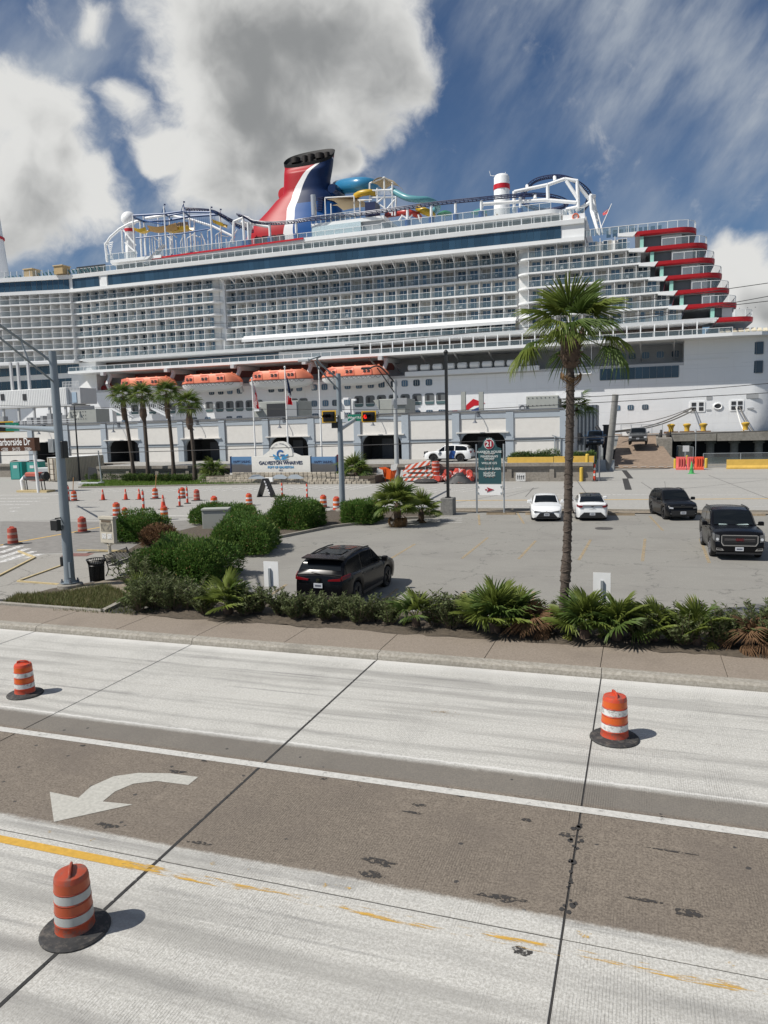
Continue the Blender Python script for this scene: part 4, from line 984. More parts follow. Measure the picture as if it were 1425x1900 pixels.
def canopy(name, quad, Y0, Y1, sag=.5, m_=None):
    mb = MB(); a, b = quad; n = 8; rings = []
    for i in range(n + 1):
        t = i / n; p = P(a[0] + (b[0] - a[0]) * t, a[1] + (b[1] - a[1]) * t, Y0)
        z = p.z + sag * math.sin(math.pi * t)
        rings.append([(p.x, Y0, z), (p.x + .3, (Y0 + Y1) / 2, z + .5), (p.x + .6, Y1, z + .2)])
    mb.loft(rings, closed=False); sp(name, mb, m_ or M_BEIGE, 60)
canopy('sun_canopy', ((688, 339), (714, 330)), 146.5, 153, .5); canopy('sun_canopy', ((714, 330), (727, 341)), 146.5, 153, .2)
canopy('sun_canopy', ((606, 370), (656, 366)), 145.5, 152, .2); canopy('sun_canopy', ((615, 381), (668, 374)), 145, 150, .2)
fr = MB()
for px, py in ((603, 367), (657, 365), (614, 378), (668, 373)): fr.tube(P(px, py, 145.3), (P(px, py, 145.3).x, 145.3, 47), .12, n=6)
fr.tube(P(603, 367, 145.3), P(657, 364, 145.3), .12, n=6); sp('canopy_posts', fr, M_WHT)
sbox('sun_deck', M_WHT, P(577, 410, 144.6).x, P(712, 400, 144.6).x, 144.6, 160, 46.2, 46.9)
glass_rail(P(577, 410, 144.6).x, P(668, 400, 144.6).x, 144.7, 46.9, 10, 1.5)
sbox('rippled_screen', mat('ripple_panel', (.55, .66, .68), .25, metal=.2, var=.35, vs=6, bump=.8, bs=6), P(579, 430, 144.4).x, P(670, 425, 144.4).x, 144.3, 144.6, 43.6, 46.2)
sbox('deck_house', M_GREY, P(671, 420, 145).x, P(712, 420, 145).x, 145, 158, 43.55, 46.2)
mb = MB().tube(P(581, 362, 146), P(583, 400, 146), .55, n=14); sp('sun_deck_stack', mb, mat('steel_pipe', (.6, .6, .6), .3, metal=.6), 40)
mb = MB().box(P(679, 395, 145.5).x, P(698, 395, 145.5).x, 145, 148, P(690, 396, 145).z - .4, P(690, 374, 145).z); sp('coaster_station', mb, M_NAVY)
# parasols and play deck
for px, py, m_ in ((825, 395, mat('parasol_green', (.03, .17, .10), .6)), (889, 392, mat('parasol_teal', (.04, .22, .2), .6))):
    c = P(px, py, 148); u = sp('deck_parasol', MB().lathe([(1.55, -.25), (1.2, .05), (.5, .35), (.05, .5)], 14, c), m_, 50); sp('parasol_pole', MB().tube(c, (c.x, c.y, 43.6), .08, n=6), M_WHT, parent=u)
mb = MB()
for px in range(716, 880, 6):
    c = P(px + random.uniform(-2, 2), 405, random.uniform(146, 150)); h = random.uniform(.4, 1.5); w_ = random.uniform(.15, .6)
    mb.box(c.x - w_, c.x + w_, c.y, c.y + .8, 43.6, 43.6 + h, random.choice((0, 0, 1, 2)))
for px in range(902, 930, 5): c = P(px, 395, 149); mb.box(c.x - .12, c.x + .12, 149, 149.3, 43.6, 46 + random.uniform(-.5, .5), 1)
sp('deck_furniture', mb, [M_GREYL, mat('deck_wood', (.35, .26, .13), .7), M_SBLU], kind='stuff')
mb = MB(); c = P(981, 386, 150); mb.tube((c.x - 10, 150, 43.6), (c.x - 10, 150, 45.4), .5, n=10); sp('deck_bollard', mb, mat('deck_green', (.02, .16, .10), .5))

# ---------------------------------------------------------------- ropes course, arch and radome forward
c = P(239, 407, 152); rad = sp('radome', MB().ball((c.x, c.y, c.z), 1.75, 20, 12), M_WHT, 60)
c2 = P(241, 440, 152); sp('radome_mast', MB().lathe([(1.3, 43.5 - c2.z), (1.05, c.z - c2.z - 1.5)], 16, c2), M_WHT, 50, parent=rad)
sp('mast_ring', MB().lathe([(1.22, -.35), (1.2, .35)], 16, (c2.x, c2.y, P(241, 428, 152).z)), M_RED, 50)
fr = MB()
def T2(pts, r=.2): fr.path([P(*p) for p in pts], r, 6)
T2([(195, 455, 150), (205, 440, 150), (222, 425, 150), (240, 415, 150), (260, 409, 150)], .3); T2([(195, 450, 150), (199, 486, 150)], .28); T2([(226, 427, 150), (228, 470, 150)]); T2([(229, 427, 150), (252, 455, 150)]); T2([(232, 450, 150), (254, 470, 150)]); T2([(260, 411, 150), (263, 480, 150)])
T2([(200, 452, 150), (208, 480, 150)], .12); T2([(270, 405, 156), (310, 399, 156), (350, 406, 156), (395, 420, 156), (435, 440, 156)], .3)
for k in range(9): T2([(200 + .8 * k, 452 + 3.6 * k, 150), (210 - .7 * k, 449 + 3.6 * k, 150)], .1)
sp('forward_arch', fr, M_WHT, 50)
fr = MB(); po = MB(); ft = MB()
for px, ty, by, Y in ((246, 398, 492, 142.5), (266, 398, 485, 149), (304, 383, 482, 143), (314, 398, 470, 150), (340, 378, 476, 143.5), (351, 390, 470, 150), (390, 386, 482, 142.3), (408, 392, 468, 149), (293, 404, 460, 153), (360, 408, 460, 154)):
    a = P(px, ty, Y); po.tube((a.x, Y, a.z), (a.x, Y, 41.2 if Y < 143.3 else 43.2), .16, n=7)
    if Y > 145: ft.tube((a.x, Y, 43.2), (a.x, Y, 45.6), .36, n=8)
sp('ropes_course_posts', po, M_WHT, 50); sp('ropes_course_feet', ft, M_BLU, 50, kind='stuff')
def T3(a, b, r=.22): fr.tube(P(*a), P(*b), r, n=6)
T3((247, 400, 142.5), (304, 397, 143)); T3((304, 397, 143), (341, 392, 143.5)); T3((341, 393, 143.5), (391, 394, 142.3)); T3((391, 391, 142.3), (408, 399, 149), .26); T3((408, 396, 149), (432, 416, 148), .26); T3((408, 400, 149), (445, 424, 150), .2)
T3((266, 411, 149), (314, 409, 150), .26); T3((314, 409, 150), (351, 402, 150), .26); T3((351, 402, 150), (408, 398, 149), .26); T3((247, 403, 142.5), (266, 411, 149)); T3((304, 397, 143), (314, 402, 150)); T3((341, 393, 143.5), (351, 401, 150)); T3((266, 409, 149), (310, 418, 143), .16)
T3((252, 442, 142.5), (304, 437, 143), .14); T3((304, 437, 143), (341, 433, 143.5), .14); T3((341, 433, 143.5), (391, 424, 142.3), .14); T3((314, 400, 150), (360, 391, 150), .18)
for px, ty in ((304, 383), (340, 379)):
    for s_ in (-4, 4): T3((px, ty, 143), (px + s_, ty + 13, 143), .07)
for k in range(40): a = P(258 + 3.6 * k, 411 - .25 * k, 146); fr.tube(a, (a.x, a.y, a.z - random.uniform(1.2, 2.0)), .035, n=4)
sp('ropes_course_beams', fr, mat('beam_blue', (.012, .07, .22), .4), 50)
fl = MB()
for px, py in ((304, 378), (340, 373), (391, 383), (408, 387), (350, 388)):
    a = P(px, py, 143); fl.tube((a.x, 143, a.z), (a.x, 143, a.z - 1.2), .03, n=4).poly([(a.x, 143, a.z), (a.x + .45, 143, a.z - .1), (a.x + .4, 143, a.z - .4), (a.x, 143, a.z - .35)])
sp('pennants', fl, M_NAVY, kind='stuff')
for k, pts in enumerate((((250, 425), (262, 430), (275, 426)), ((310, 428), (325, 428), (340, 425), (355, 424)), ((398, 412), (408, 416), (418, 419)))):
    mb = MB(); c_ = spline([P(px, py, 147) for px, py in pts], 4)
    mb.loft([[(p.x, p.y - 1.0, p.z + .4), (p.x, p.y - .7, p.z - .3), (p.x, p.y + .7, p.z - .3), (p.x, p.y + 1.0, p.z + .4)] for p in c_], closed=False); sp('yellow_trough', mb, M_YEL, 50)
mb = MB(); c_ = spline([P(278, 425, 146), P(295, 428, 146), P(310, 426, 146), P(330, 422, 146)], 5)
mb.loft([[(p.x, p.y - 1, p.z + .6), (p.x, p.y, p.z - .5), (p.x, p.y + 1, p.z + .6)] for p in c_], closed=False); sp('brown_trough', mb, mat('trough_tan', (.42, .25, .08), .6), 50)
for k in range(7): sbox('timber_screen', mat('timber_tan', (.40, .27, .15), .7), *(lambda a: (a.x, a.x + .55))(P(318 + 4.4 * k, 420, 151)), 151, 151.3, P(320, 433, 151).z, P(320, 415 - (k % 2), 151).z)
mb = MB()
for k in range(26):
    px = 262 + 6.5 * k + random.uniform(-2, 2); Y = random.uniform(146, 155); a = P(px, random.uniform(428, 452), Y)
    mb.tube((a.x, Y, a.z), (a.x, Y, 43.2), .12, n=5)
    if k % 2: b = P(px + random.uniform(5, 14), random.uniform(425, 455), Y); mb.tube(a, b, .11, n=5)
sp('play_structure', mb, M_WHT, kind='stuff')
# loose clutter of white and grey blocks that fills the play deck
for k in range(5):
    a = P((300, 330, 352, 268, 395)[k], 450, 153); sbox('play_deck_house', (M_GREYL, M_GREY, M_GREYL, M_WHT, M_GREYL)[k], a.x - 2.2, a.x + 2.0, 153, 160, 43.1, (46.2, 45.4, 46.6, 46.4, 45.2)[k])
# raked white arch deck at the forward end
mb = MB(); c = P(230, 490, 142)
mb.ext([(P(198, 490, 141.5).x, 143.5, 43.0), (P(205, 490, 141.5).x, 141.5, 43.0), (P(300, 480, 142).x, 141.8, 43.0), (P(300, 480, 142).x, 160, 43.0), (P(198, 490, 141.5).x, 160, 43.0)], (0, 0, .6)); sp('forward_deck', mb, M_WHT)
glass_rail(P(197, 486, 141.8).x, P(252, 480, 141.8).x, 142.2, 43.6, 5, 1.5)
mb = MB(); a, b = P(270, 490, 141.2), P(305, 455, 143.5)
for s_ in (-.5, .5): mb.obox((a.x, a.y + s_, a.z), (b.x, b.y + s_, b.z), .1, .35); mb.obox((a.x, a.y + s_, a.z + 1), (b.x, b.y + s_, b.z + 1), .07, .07)
for k in range(14): t = k / 13; p = a.lerp(b, t); mb.box(p.x - .25, p.x + .25, p.y - .5, p.y + .5, p.z, p.z + .05)
sp('deck_stair', mb, M_GREYL)
# bow deck: glass screen, cabanas, loungers, dark screens
(ax, ay), (bx_, by_) = bowp(0), bowp(1)
fr, gl_ = MB(), MB()
for i in range(24):
    (xa, ya), (xb, yb) = bowp(i / 24, -.1), bowp((i + 1) / 24, -.1)
    fr.box(xa - .04, xa + .04, ya - .04, ya + .04, 41.1, 42.3); gl_.poly([(xa, ya, 41.15), (xb, yb, 41.15), (xb, yb, 42.3), (xa, ya, 42.3)])
sp('bow_rail', fr, M_WHT); sp('bow_rail_glass', gl_, M_RAILG)
for px in (54, 110): a = P(px, 505, 138.5); sbox('cabana', mat('cabana_tan', (.45, .33, .17), .8), a.x - 1.2, a.x + 1.2, 138.2, 140.6, 41.1, 42.8); sbox('cabana_roof', M_BEIGE, a.x - 1.35, a.x + 1.35, 138.0, 140.8, 42.8, 43.0)
mb = MB()
for k in range(26): a = P(10 + 7 * k, 507, 139.3); mb.obox((a.x, 139.6, 41.2), (a.x - .5, 139.6, 42.1), .5, .1)
sp('deck_chairs', mb, mat('chair_teal', (.03, .16, .17), .6), kind='stuff')
mb = MB()
for k in range(9): a = P(146 + 6 * k, 500, 140); mb.box(a.x - .42, a.x + .42, 139.8, 139.9, 41, 42.5)
sp('dark_screens', mb, M_DARK, kind='stuff')
# forward white funnel mast at the picture's left
c = P(-10, 470, 158); mb = MB(); mb.lathe([(3.6, -6), (3.1, 2), (2.2, 14), (1.9, 18)], 18, (c.x, 158, 45)); fm = sp('forward_mast', mb, M_WHT, 40)
sp('mast_ring', MB().lathe([(2.72, -.3), (2.68, .3)], 18, (c.x, 158, P(0, 441, 158).z)), M_RED, 40, parent=fm)

# ---------------------------------------------------------------- lifeboats (each hangs in its davits)
M_BORG = mat('lifeboat_orange', (.76, .235, .13), .45, var=.06, vs=1.2)
M_BORD = mat('lifeboat_door', (.70, .17, .10), .45)
M_BWH = mat('lifeboat_white', (.70, .70, .69), .4)
def lifeboat():
    root = thing('lifeboat', 'x', 'lifeboat', (0, 0, 0)); L = 6.3; n = 22; us = [-1 + 2 * i / n for i in range(n + 1)]
    def b(u): return 2.15 * (1 - .50 * max(0, abs(u) - .55) / .45 * max(0, abs(u) - .55) / .45 * 1.4)
    mb = MB(); rings = []
    for u in us:
        w = b(u); k = .0 + 1.15 * abs(u) ** 5; x = L * u * (.985 if abs(u) > .95 else 1)
        rings.append([(x, -w, 1.75), (x, -w * .98, 1.2 + k * .2), (x, -w * .72, .35 + k * .7), (x, -.25, k), (x, .25, k), (x, w * .72, .35 + k * .7), (x, w * .98, 1.2 + k * .2), (x, w, 1.75)])
    mb.loft(rings, 0, True, True); part('boat_hull', mb, M_BWH, root, smooth=35)
    mb = MB(); rings = []
    for u in us:
        w = b(u) * .985; x = L * u * .985
        t = 1.0
        if u < -.72: t = max(.12, 1 - ((-.72 - u) / .28) ** 1.1 * .85)
        if u > .70: t = max(.25, 1 - ((u - .70) / .30) ** 1.5 * .75)
        h = 1.95 * t
        rings.append([(x, -w, 1.77), (x, -w * .99, 1.77 + h * .55), (x, -w * .84, 1.77 + h * .92), (x, -w * .35, 1.77 + h), (x, w * .35, 1.77 + h), (x, w * .84, 1.77 + h * .92), (x, w * .99, 1.77 + h * .55), (x, w, 1.77)])
    mb.loft(rings, 0, True, True); part('canopy', mb, M_BORG, root, smooth=35)
    mb = MB()
    for i in range(n):
        mb.obox((L * us[i], -b(us[i]) - .03, 1.76), (L * us[i + 1], -b(us[i + 1]) - .03, 1.76), .12, .14)
    part('gunwale', mb, mat('gunwale_brown', (.16, .05, .03), .5), root)
    for k in range(3):
        x = -3.7 + 3.3 * k; w = b(x / L)
        d = part('boarding_door', MB().ext([(x - .95, -w - .05, 1.85), (x + .95, -w - .05, 1.85), (x + .95, -w * .97 - .05, 2.95), (x + .7, -w * .88 - .04, 3.45), (x - .95, -w * .88 - .04, 3.45)], (0, .12, 0)), M_BORD, root)
        for sx in (-.36, .36):
            for sz in (-.15, .15):
                part('window', MB().box(x + sx - .24, x + sx + .24, -w - .09, -w - .045, 2.62 + sz - .12, 2.62 + sz + .12), M_DARK, d)
    part('wheelhouse_window', MB().ext([(-5.75, -b(-.9) - .02, 2.3), (-4.85, -b(-.8) - .03, 2.3), (-4.85, -b(-.8) * .97, 3.05)], (0, .12, 0)), M_DARK, root)
    mb = MB()
    for k in range(12):
        x0 = -5.2 + .88 * k; pts = [(x0 + .88 * t / 5, -b((x0 + .88 * t / 5) / L) - .07, 1.62 - .42 * math.sin(math.pi * t / 5)) for t in range(6)]
        mb.path(pts, .035, 4)
    part('grab_line', mb, mat('rope_grey', (.1, .1, .1), .9), root)
    mb = MB()
    for k in range(5): mb.box(-4.2 + 2.2 * k, -3.9 + 2.2 * k, -.9, -.7, 3.6, 3.85)
    part('roof_fittings', mb, M_BORG, root, kind='stuff')
    return root
lb = lifeboat()
for i, (xa, xb, py, lab) in enumerate(((218, 320, 729, 'orange and white lifeboat farthest left, partly behind palm crowns'), (335, 443, 724, 'orange and white lifeboat second from the left, above the shortest palm'), (460, 575, 719, 'orange and white lifeboat third from the left, behind the flags'), (595, 717, 713, 'orange and white lifeboat farthest right, behind the signal pole'))):
    o = lb if i == 0 else copy_tree(lb)
    a, b_ = P(xa, py, 134.6), P(xb, py, 134.6); o.location = ((a.x + b_.x) / 2, 135.9, 13.55); k = (b_.x - a.x) / 12.5; o.scale = (k, k * .95, .98)
    tag(o, lab, 'lifeboat', 'lifeboats hung along the ship')
# davits, part of the ship
for px in (213, 330, 452, 583, 722):
    mb = MB(); a = P(px, 690, 139); x = a.x
    mb.obox((x, 145.5, 18.5), (x, 137.0, 18.1), .7, .8); mb.obox((x + .2, 137.4, 18.2), (x - .3, 136.6, 16.2), .55, .7, up=(0, 1, 0)); mb.obox((x - .3, 136.6, 16.4), (x + .1, 138.0, 13.4), .5, .7, up=(0, 1, 0)); mb.box(x - 1.0, x - .2, 135.4, 136.4, 18.1, 18.8)
    sp('davit', mb, M_GREYL)
# rescue boat forward
mb = MB(); c = P(193, 705, 143); mb.path([(c.x - 3, 143, 15.6), (c.x - 2, 143, 15.7), (c.x + 2.5, 143, 15.7), (c.x + 3, 143, 15.8)], [.3, .8, .8, .5], 10); mb.box(c.x + .5, c.x + 1.6, 142.5, 143.5, 16, 17.5)
solo('rescue_boat', mb, mat('rescue_red', (.28, .02, .02), .5), 'small dark red rescue boat in the shaded bay left of the lifeboats', 'boat', smooth=40)

# ================================================================ terminal building
M_STUC = mat('stucco', (.68, .66, .625), .85, var=.06, vs=1.5)
M_TRIM = mat('bluegrey_trim', (.36, .405, .45), .7, var=.06, vs=1.0)
M_CORN = mat('dark_cornice', (.14, .15, .17), .6)
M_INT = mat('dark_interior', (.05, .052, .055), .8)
M_SGREY = mat('equipment_greygreen', (.36, .37, .34), .6, var=.08, vs=1)
M_STEEL = mat('galvanised_steel', (.34, .37, .39), .5, metal=.3, var=.08, vs=3)
TY = 84.0; BT = 7.28
term = thing('terminal_building', 'long low cream terminal shed with blue-grey pilasters and dark bay openings', 'building', (-45, 90, TZ))
def tp(name, mb, m, **k): return part(name, mb, m, term, True, **k)
pil = [-106.8, -100.6, -94.4, -88.1, -81.8, -75.54, -69.14, -63.07, -56.95, -50.75, -44.5, -38.25, -32.19, -26.16, -20.07, -13.88, -7.97]
OT = P(535, 811, TY).z; BZ = P(480, 824, TY).z
for i in range(len(pil) - 1):
    x0, x1 = pil[i], pil[i + 1]; op = (i % 2 == 0)
    if op:      # bay with a loading opening, its top corners cut
        tp('wall_panel', MB().box(x0, x1, TY, TY + .5, OT, BT - .15), M_STUC)
        for s_, xe in ((1, x0), (-1, x1)):
            tp('wall_panel', MB().ext([(xe, TY, TZ), (xe + s_ * .5, TY, TZ), (xe + s_ * .5, TY, OT - .9), (xe + s_ * .8, TY, OT - .35), (xe + s_ * 1.3, TY, OT), (xe, TY, OT)], (0, .5, 0)), M_TRIM)
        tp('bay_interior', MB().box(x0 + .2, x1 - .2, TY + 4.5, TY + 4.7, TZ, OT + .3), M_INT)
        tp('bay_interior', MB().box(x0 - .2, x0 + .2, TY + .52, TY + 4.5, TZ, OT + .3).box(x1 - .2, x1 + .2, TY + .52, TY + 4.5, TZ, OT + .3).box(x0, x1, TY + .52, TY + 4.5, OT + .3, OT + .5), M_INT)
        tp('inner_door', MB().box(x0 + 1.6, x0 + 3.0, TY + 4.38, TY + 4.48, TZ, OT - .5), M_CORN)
        tp('lintel', MB().box(x0 + .1, x1 - .1, TY - .35, TY, OT, OT + .12), M_STUC)
        xm = (x0 + x1) / 2 - .5      # gooseneck lamp
        mb = MB().path([(xm, TY, 6.9), (xm, TY - .5, 7.15), (xm - .1, TY - .9, 7.0), (xm - .15, TY - 1.0, 6.2)], .05, 6).box(xm - .18, xm + .18, TY - .12, TY, 6.6, 7.1)
        lam = tp('wall_lamp', mb, M_CORN); tp_ = MB().lathe([(.32, 0), (.18, .14), (.08, .32), (.06, .45)], 12, (xm - .15, TY - 1.0, 5.85)); part('lamp_shade', tp_, M_CORN, lam, True, smooth=40)
    else:
        tp('wall_panel', MB().box(x0, x1, TY, TY + .5, TZ, BT - .15), M_STUC)
        tp('trim_band', MB().box(x0 + .3, x1 - .3, TY - .08, TY, BZ - .13, BZ + .13), M_TRIM); tp('trim_band', MB().box(x0 + .3, x1 - .3, TY - .16, TY, BZ + .13, BZ + .2), M_CORN)
    tp('frieze', MB().box(x0 + .3, x1 - .3, TY - .06, TY, 6.35, 6.85), M_TRIM)
    tp('cornice', MB().box(x0, x1, TY - .22, TY + .5, BT - .13, BT), M_CORN)
for x in pil:
    tp('pilaster', MB().box(x - .42, x + .42, TY - .14, TY + .02, TZ, 7.0).box(x - .5, x + .5, TY - .2, TY + .02, BZ - .13, BZ + .13), M_TRIM)
    if random.random() < .7: tp('drainpipe', MB().tube((x + .5, TY - .1, TZ), (x + .5, TY - .1, 7.0), .05, n=6), M_CORN)
tp('end_wall', MB().box(-7.97, -7.6, TY + .02, 98, TZ, BT - .15), M_STUC); tp('roof', MB().box(-106.8, -7.6, TY + .5, 98, 6.9, 7.1), M_CORN)
tp('rear_wall', MB().box(-106.8, -7.97, 97.8, 98, TZ, 6.9), M_STUC)
tp('end_pipes', MB().tube((-8.9, TY - .2, TZ), (-8.9, TY - .2, 4.2), .09, n=7).tube((-8.3, TY - .2, TZ), (-8.3, TY - .2, 4.0), .09, n=7).obox((-9.2, TY - .2, 4.3), (-8.1, TY - .2, 3.9), .1, .1), M_STEEL)

# ---- retaining wall with sunk panels
M_RET = mat('retaining_concrete', rough=.9, bump=.4, bs=14, extra=ex_conc((.20, .18, .155), (.29, .265, .23), 5, 0, (.14, .125, .105)))
ret = thing('retaining_wall', 'low weathered concrete retaining wall with sunk panels below the terminal', 'wall', (-40, 74.3, 0))
for k in range(25):
    x0 = -108 + 4.15 * k; x1 = x0 + 4.13; q = 0 if x0 > -63 else 7.2
    if x0 > -8: break
    part('coping', MB().box(x0, x1, 73.95 + q, 74.5 + q, TZ - .30, TZ + .03), M_RET, ret, True)
    part('wall_block', MB().box(x0, x1, 74.25 + q, 74.5 + q, -.1, TZ - .30), M_RET, ret, True)
    part('panel_rib', MB().box(x0, x0 + .45, 74.1 + q, 74.25 + q, -.1, TZ - .3).box(x0 + .45, x1, 74.1 + q, 74.25 + q, -.1, .35).box(x0 + .45, x1, 74.1 + q, 74.25 + q, TZ - .55, TZ - .3), M_RET, ret, True)

# ---- boarding equipment behind the shed
def solid(name, label, cat, px0, py0, px1, py1, Y, depth, m, z0=None, group=None):
    a, b = P(px0, py0, Y), P(px1, py1, Y); z0 = min(a.z, b.z) if z0 is None else z0; zt = max(a.z, b.z)
    t = thing(name, label, cat, ((a.x + b.x) / 2, Y + depth / 2, z0), group=group)
    t['x0'] = a.x; t['x1'] = b.x; del t['x0']; del t['x1']
    part('body', MB().bbox(a.x, b.x, Y, Y + depth, z0, zt, .06), m, t, True)
    return t, a.x, b.x, z0, zt
# white gangway building at the left
t, x0, x1, z0, zt = solid('boarding_gangway', 'white ribbed elevated boarding gangway at the left above the shed roof', 'gangway', -60, 758, 122, 719, 112, 5, mat('ribbed_white', (.74, .745, .74), .5, var=.04, vs=1), None)
fr = MB()
for k in range(60): x = x0 + (x1 - x0) * k / 60; fr.box(x, x + .06, 111.96, 112, z0 + .1, zt - .1)
part('wall_ribs', fr, mat('rib_white', (.70, .705, .70), .5), t, True, kind='stuff')
for px in (5, 46): a = P(px, 737, 112); part('window', MB().box(a.x - .42, a.x + .42, 111.9, 111.98, a.z - .6, a.z + .6), M_DARK, t, True)
part('end_cabin', MB().box(x1 + .02, x1 + 2.6, 112.6, 117, z0 + .1, zt - .1), M_GREYL, t, True); part('door', MB().box(x1 + .8, x1 + 1.8, 112.5, 112.58, z0 + .3, z0 + 2.2), mat('pale_blue_door', (.35, .45, .55), .5), t, True)
fr = MB()
for k in range(12): fr.box(x1 - 1 + .33 * k, x1 - .94 + .33 * k, 112.3, 112.36, zt, zt + 1.1)
fr.box(x1 - 1, x1 + 2.7, 112.3, 112.36, zt + 1.05, zt + 1.1).box(x1 - 1, x1 + 2.7, 112.3, 112.36, zt + .5, zt + .55); part('roof_rail', fr, M_WHT, t, True)
fr = MB()
for k in range(7): x = x0 + 1 + (x1 - x0) * k / 6.5; fr.box(x - .18, x + .18, 112.3, 112.7, 7.0, z0)
fr.box(x0, x1 + 1, 112, 117, z0 - .25, z0 - .02); part('legs', fr, M_GREYL, t, True)
for px in (20, 33, 52): a = P(px, 700, 113); part('mast_post', MB().box(a.x - .22, a.x + .22, 113, 113.4, zt - .02, P(px, 672, 113).z), M_GREYL, t, True)
fr = MB()
for k in range(40): fr.box(x0 + .75 * k, x0 + .05 + .75 * k, 98.4, 98.46, 7.1, 8.1) if x0 + .75 * k < P(135, 780, 98).x else None
for z in (7.4, 7.75, 8.1): fr.box(x0, P(135, 780, 98).x, 98.4, 98.46, z - .03, z + .03)
solo('roof_railing', fr, M_WHT, 'white tube railing along the shed roof below the gangway', 'railing')
fr = MB()
for k in range(14): x = P(0, 780, 104).x + 1.5 * k; fr.box(x, x + random.uniform(.3, 1.1), 104, 105, 7.1, 8.8 + random.uniform(-.6, .6))
solo('roof_machinery', fr, M_GREY, 'dark machinery in the shade under the white gangway', 'machinery')
t, x0, x1, z0, zt = solid('perforated_cabinet', 'pale cabinet with rows of small dark holes beside the left gangway', 'cabinet', 130, 786, 178, 758, 103, 4, M_SGREY, 7.0)
fr = MB()
for i in range(7):
    for j in range(3): fr.box(x0 + .3 + .5 * i, x0 + .42 + .5 * i, 102.95, 103, zt - .5 - .6 * j, zt - .38 - .6 * j)
part('vent_holes', fr, M_DARK, t, True, kind='stuff'); part('louvre', MB().box(x0 + .2, x1 - .3, 102.94, 103.02, zt - .02, zt + .5), M_CORN, t, True)
t, x0, x1, z0, zt = solid('boarding_bridge', 'grey-green boarding bridge with a wide black opening behind the flags', 'gangway', 470, 772, 553, 743, 104, 5, M_SGREY, 6.9)
a, b = P(496, 771, 104), P(532, 748, 104); part('opening', MB().box(a.x, b.x, 103.9, 104.02, 7.2, b.z), M_DARK, t, True); part('bellows', MB().box(b.x + .1, x1 - .2, 103.8, 104, 7.2, zt - .1), M_GREY, t, True)
c = P(477, 760, 103.5); part('floodlight', MB().box(c.x - .6, c.x + .5, 103.2, 103.9, c.z - .25, c.z + .35), M_WHT, t, True)
t, x0, x1, z0, zt = solid('boarding_bridge', 'grey-green boarding bridge end standing right of the red signal', 'gangway', 703, 772, 752, 739, 104, 5, M_SGREY, 6.9)
part('panel_seam', MB().box((x0 + x1) / 2 - .04, (x0 + x1) / 2 + .04, 103.96, 104, 7, zt), M_GREY, t, True); part('end_flap', MB().ext([(x0 + .05, 103.9, zt), (x0 - .8, 103.9, zt - .1), (x0 + .05, 103.9, zt - 1.4)], (0, .3, 0)), M_SGREY, t, True); part('cover', MB().box((x0 + x1) / 2 + .1, x1 + .3, 103.7, 104, zt - .9, zt + .05), M_GREY, t, True)
t, x0, x1, z0, zt = solid('air_handler', 'grey-green air handling unit on the shed roof left of the palm trunk', 'air handler', 976, 757, 1036, 733, 92, 4, M_SGREY, 7.1)
fr = MB()
for i in range(8):
    for j in range(2): fr.box(x0 + .25 + .5 * i, x0 + .35 + .5 * i, 91.95, 92, zt - .3 - .9 * j, zt - .2 - .9 * j)
part('latches', fr, M_DARK, t, True, kind='stuff'); part('duct', MB().box(x1 - .4, x1 + 2.6, 92.5, 95, zt - .4, zt + .3), M_WHT, t, True)
c = P(969, 752, 91.5); t = thing('condenser_unit', 'small white condenser unit with round fan on the roof edge', 'air conditioner', (c.x, 91.5, 7.1))
part('case', MB().box(-.45, .45, 0, .4, 0, .85), M_GREYL, t); part('fan', MB().path([(.3 * math.cos(a * .5236), -.02, .42 + .3 * math.sin(a * .5236)) for a in range(13)], .04, 5), M_DARK, t)
for px, lab in ((859.5, 'left of two short grey posts standing above the red emblem'), (892.5, 'right of two short grey posts standing above the red emblem')):
    c = P(px, 757, 100); solo('vent_post', MB().box(c.x - .3, c.x + .3, 100, 100.5, 7.0, P(px, 727, 100).z).box(c.x - .8, c.x + .8, 99.8, 100.6, 7.0, 7.5), M_SGREY, lab, 'post', 'pair of roof posts')
# white stairs
for k, (a, b, lab) in enumerate((((205, 757, 101), (240, 775, 101), 'white stair flight rising left behind the palms'), ((312, 773, 101), (280, 757, 101), 'white stair flight descending right behind the palms'))):
    t = thing('gangway_stair', lab, 'stairs', P(b[0], b[1], 101), group='white stairs on the wharf'); p0, p1 = P(*a), P(*b); mb = MB()
    for s_ in (0, 1.0): mb.obox((p0.x, 101 + s_, p0.z), (p1.x, 101 + s_, p1.z), .1, .3); mb.obox((p0.x, 101 + s_, p0.z + 1), (p1.x, 101 + s_, p1.z + 1), .06, .06)
    for q in range(10): u = q / 9; x, z = p0.x + (p1.x - p0.x) * u, p0.z + (p1.z - p0.z) * u; mb.box(x - .15, x + .15, 101, 102, z, z + .05); mb.box(x - .03, x + .03, 100.97, 101.03, z, z + 1)
    mb.box(p0.x - .3, p0.x + .3, 101, 102, 6.9, p0.z); part('flight', mb, M_WHT, t, True)
mb = MB()
for k in range(18): x = P(240 + 2.2 * k, 770, 101).x; mb.box(x, x + .05, 101.5, 101.55, 7.0, 8.6)
mb.box(P(240, 770, 101).x, P(280, 770, 101).x, 101.5, 101.56, 8.55, 8.62).box(P(240, 770, 101).x, P(280, 770, 101).x, 101.5, 102.6, 6.9, 7.2); solo('gangway_landing', mb, M_WHT, 'white railed landing between the two stair flights', 'landing')
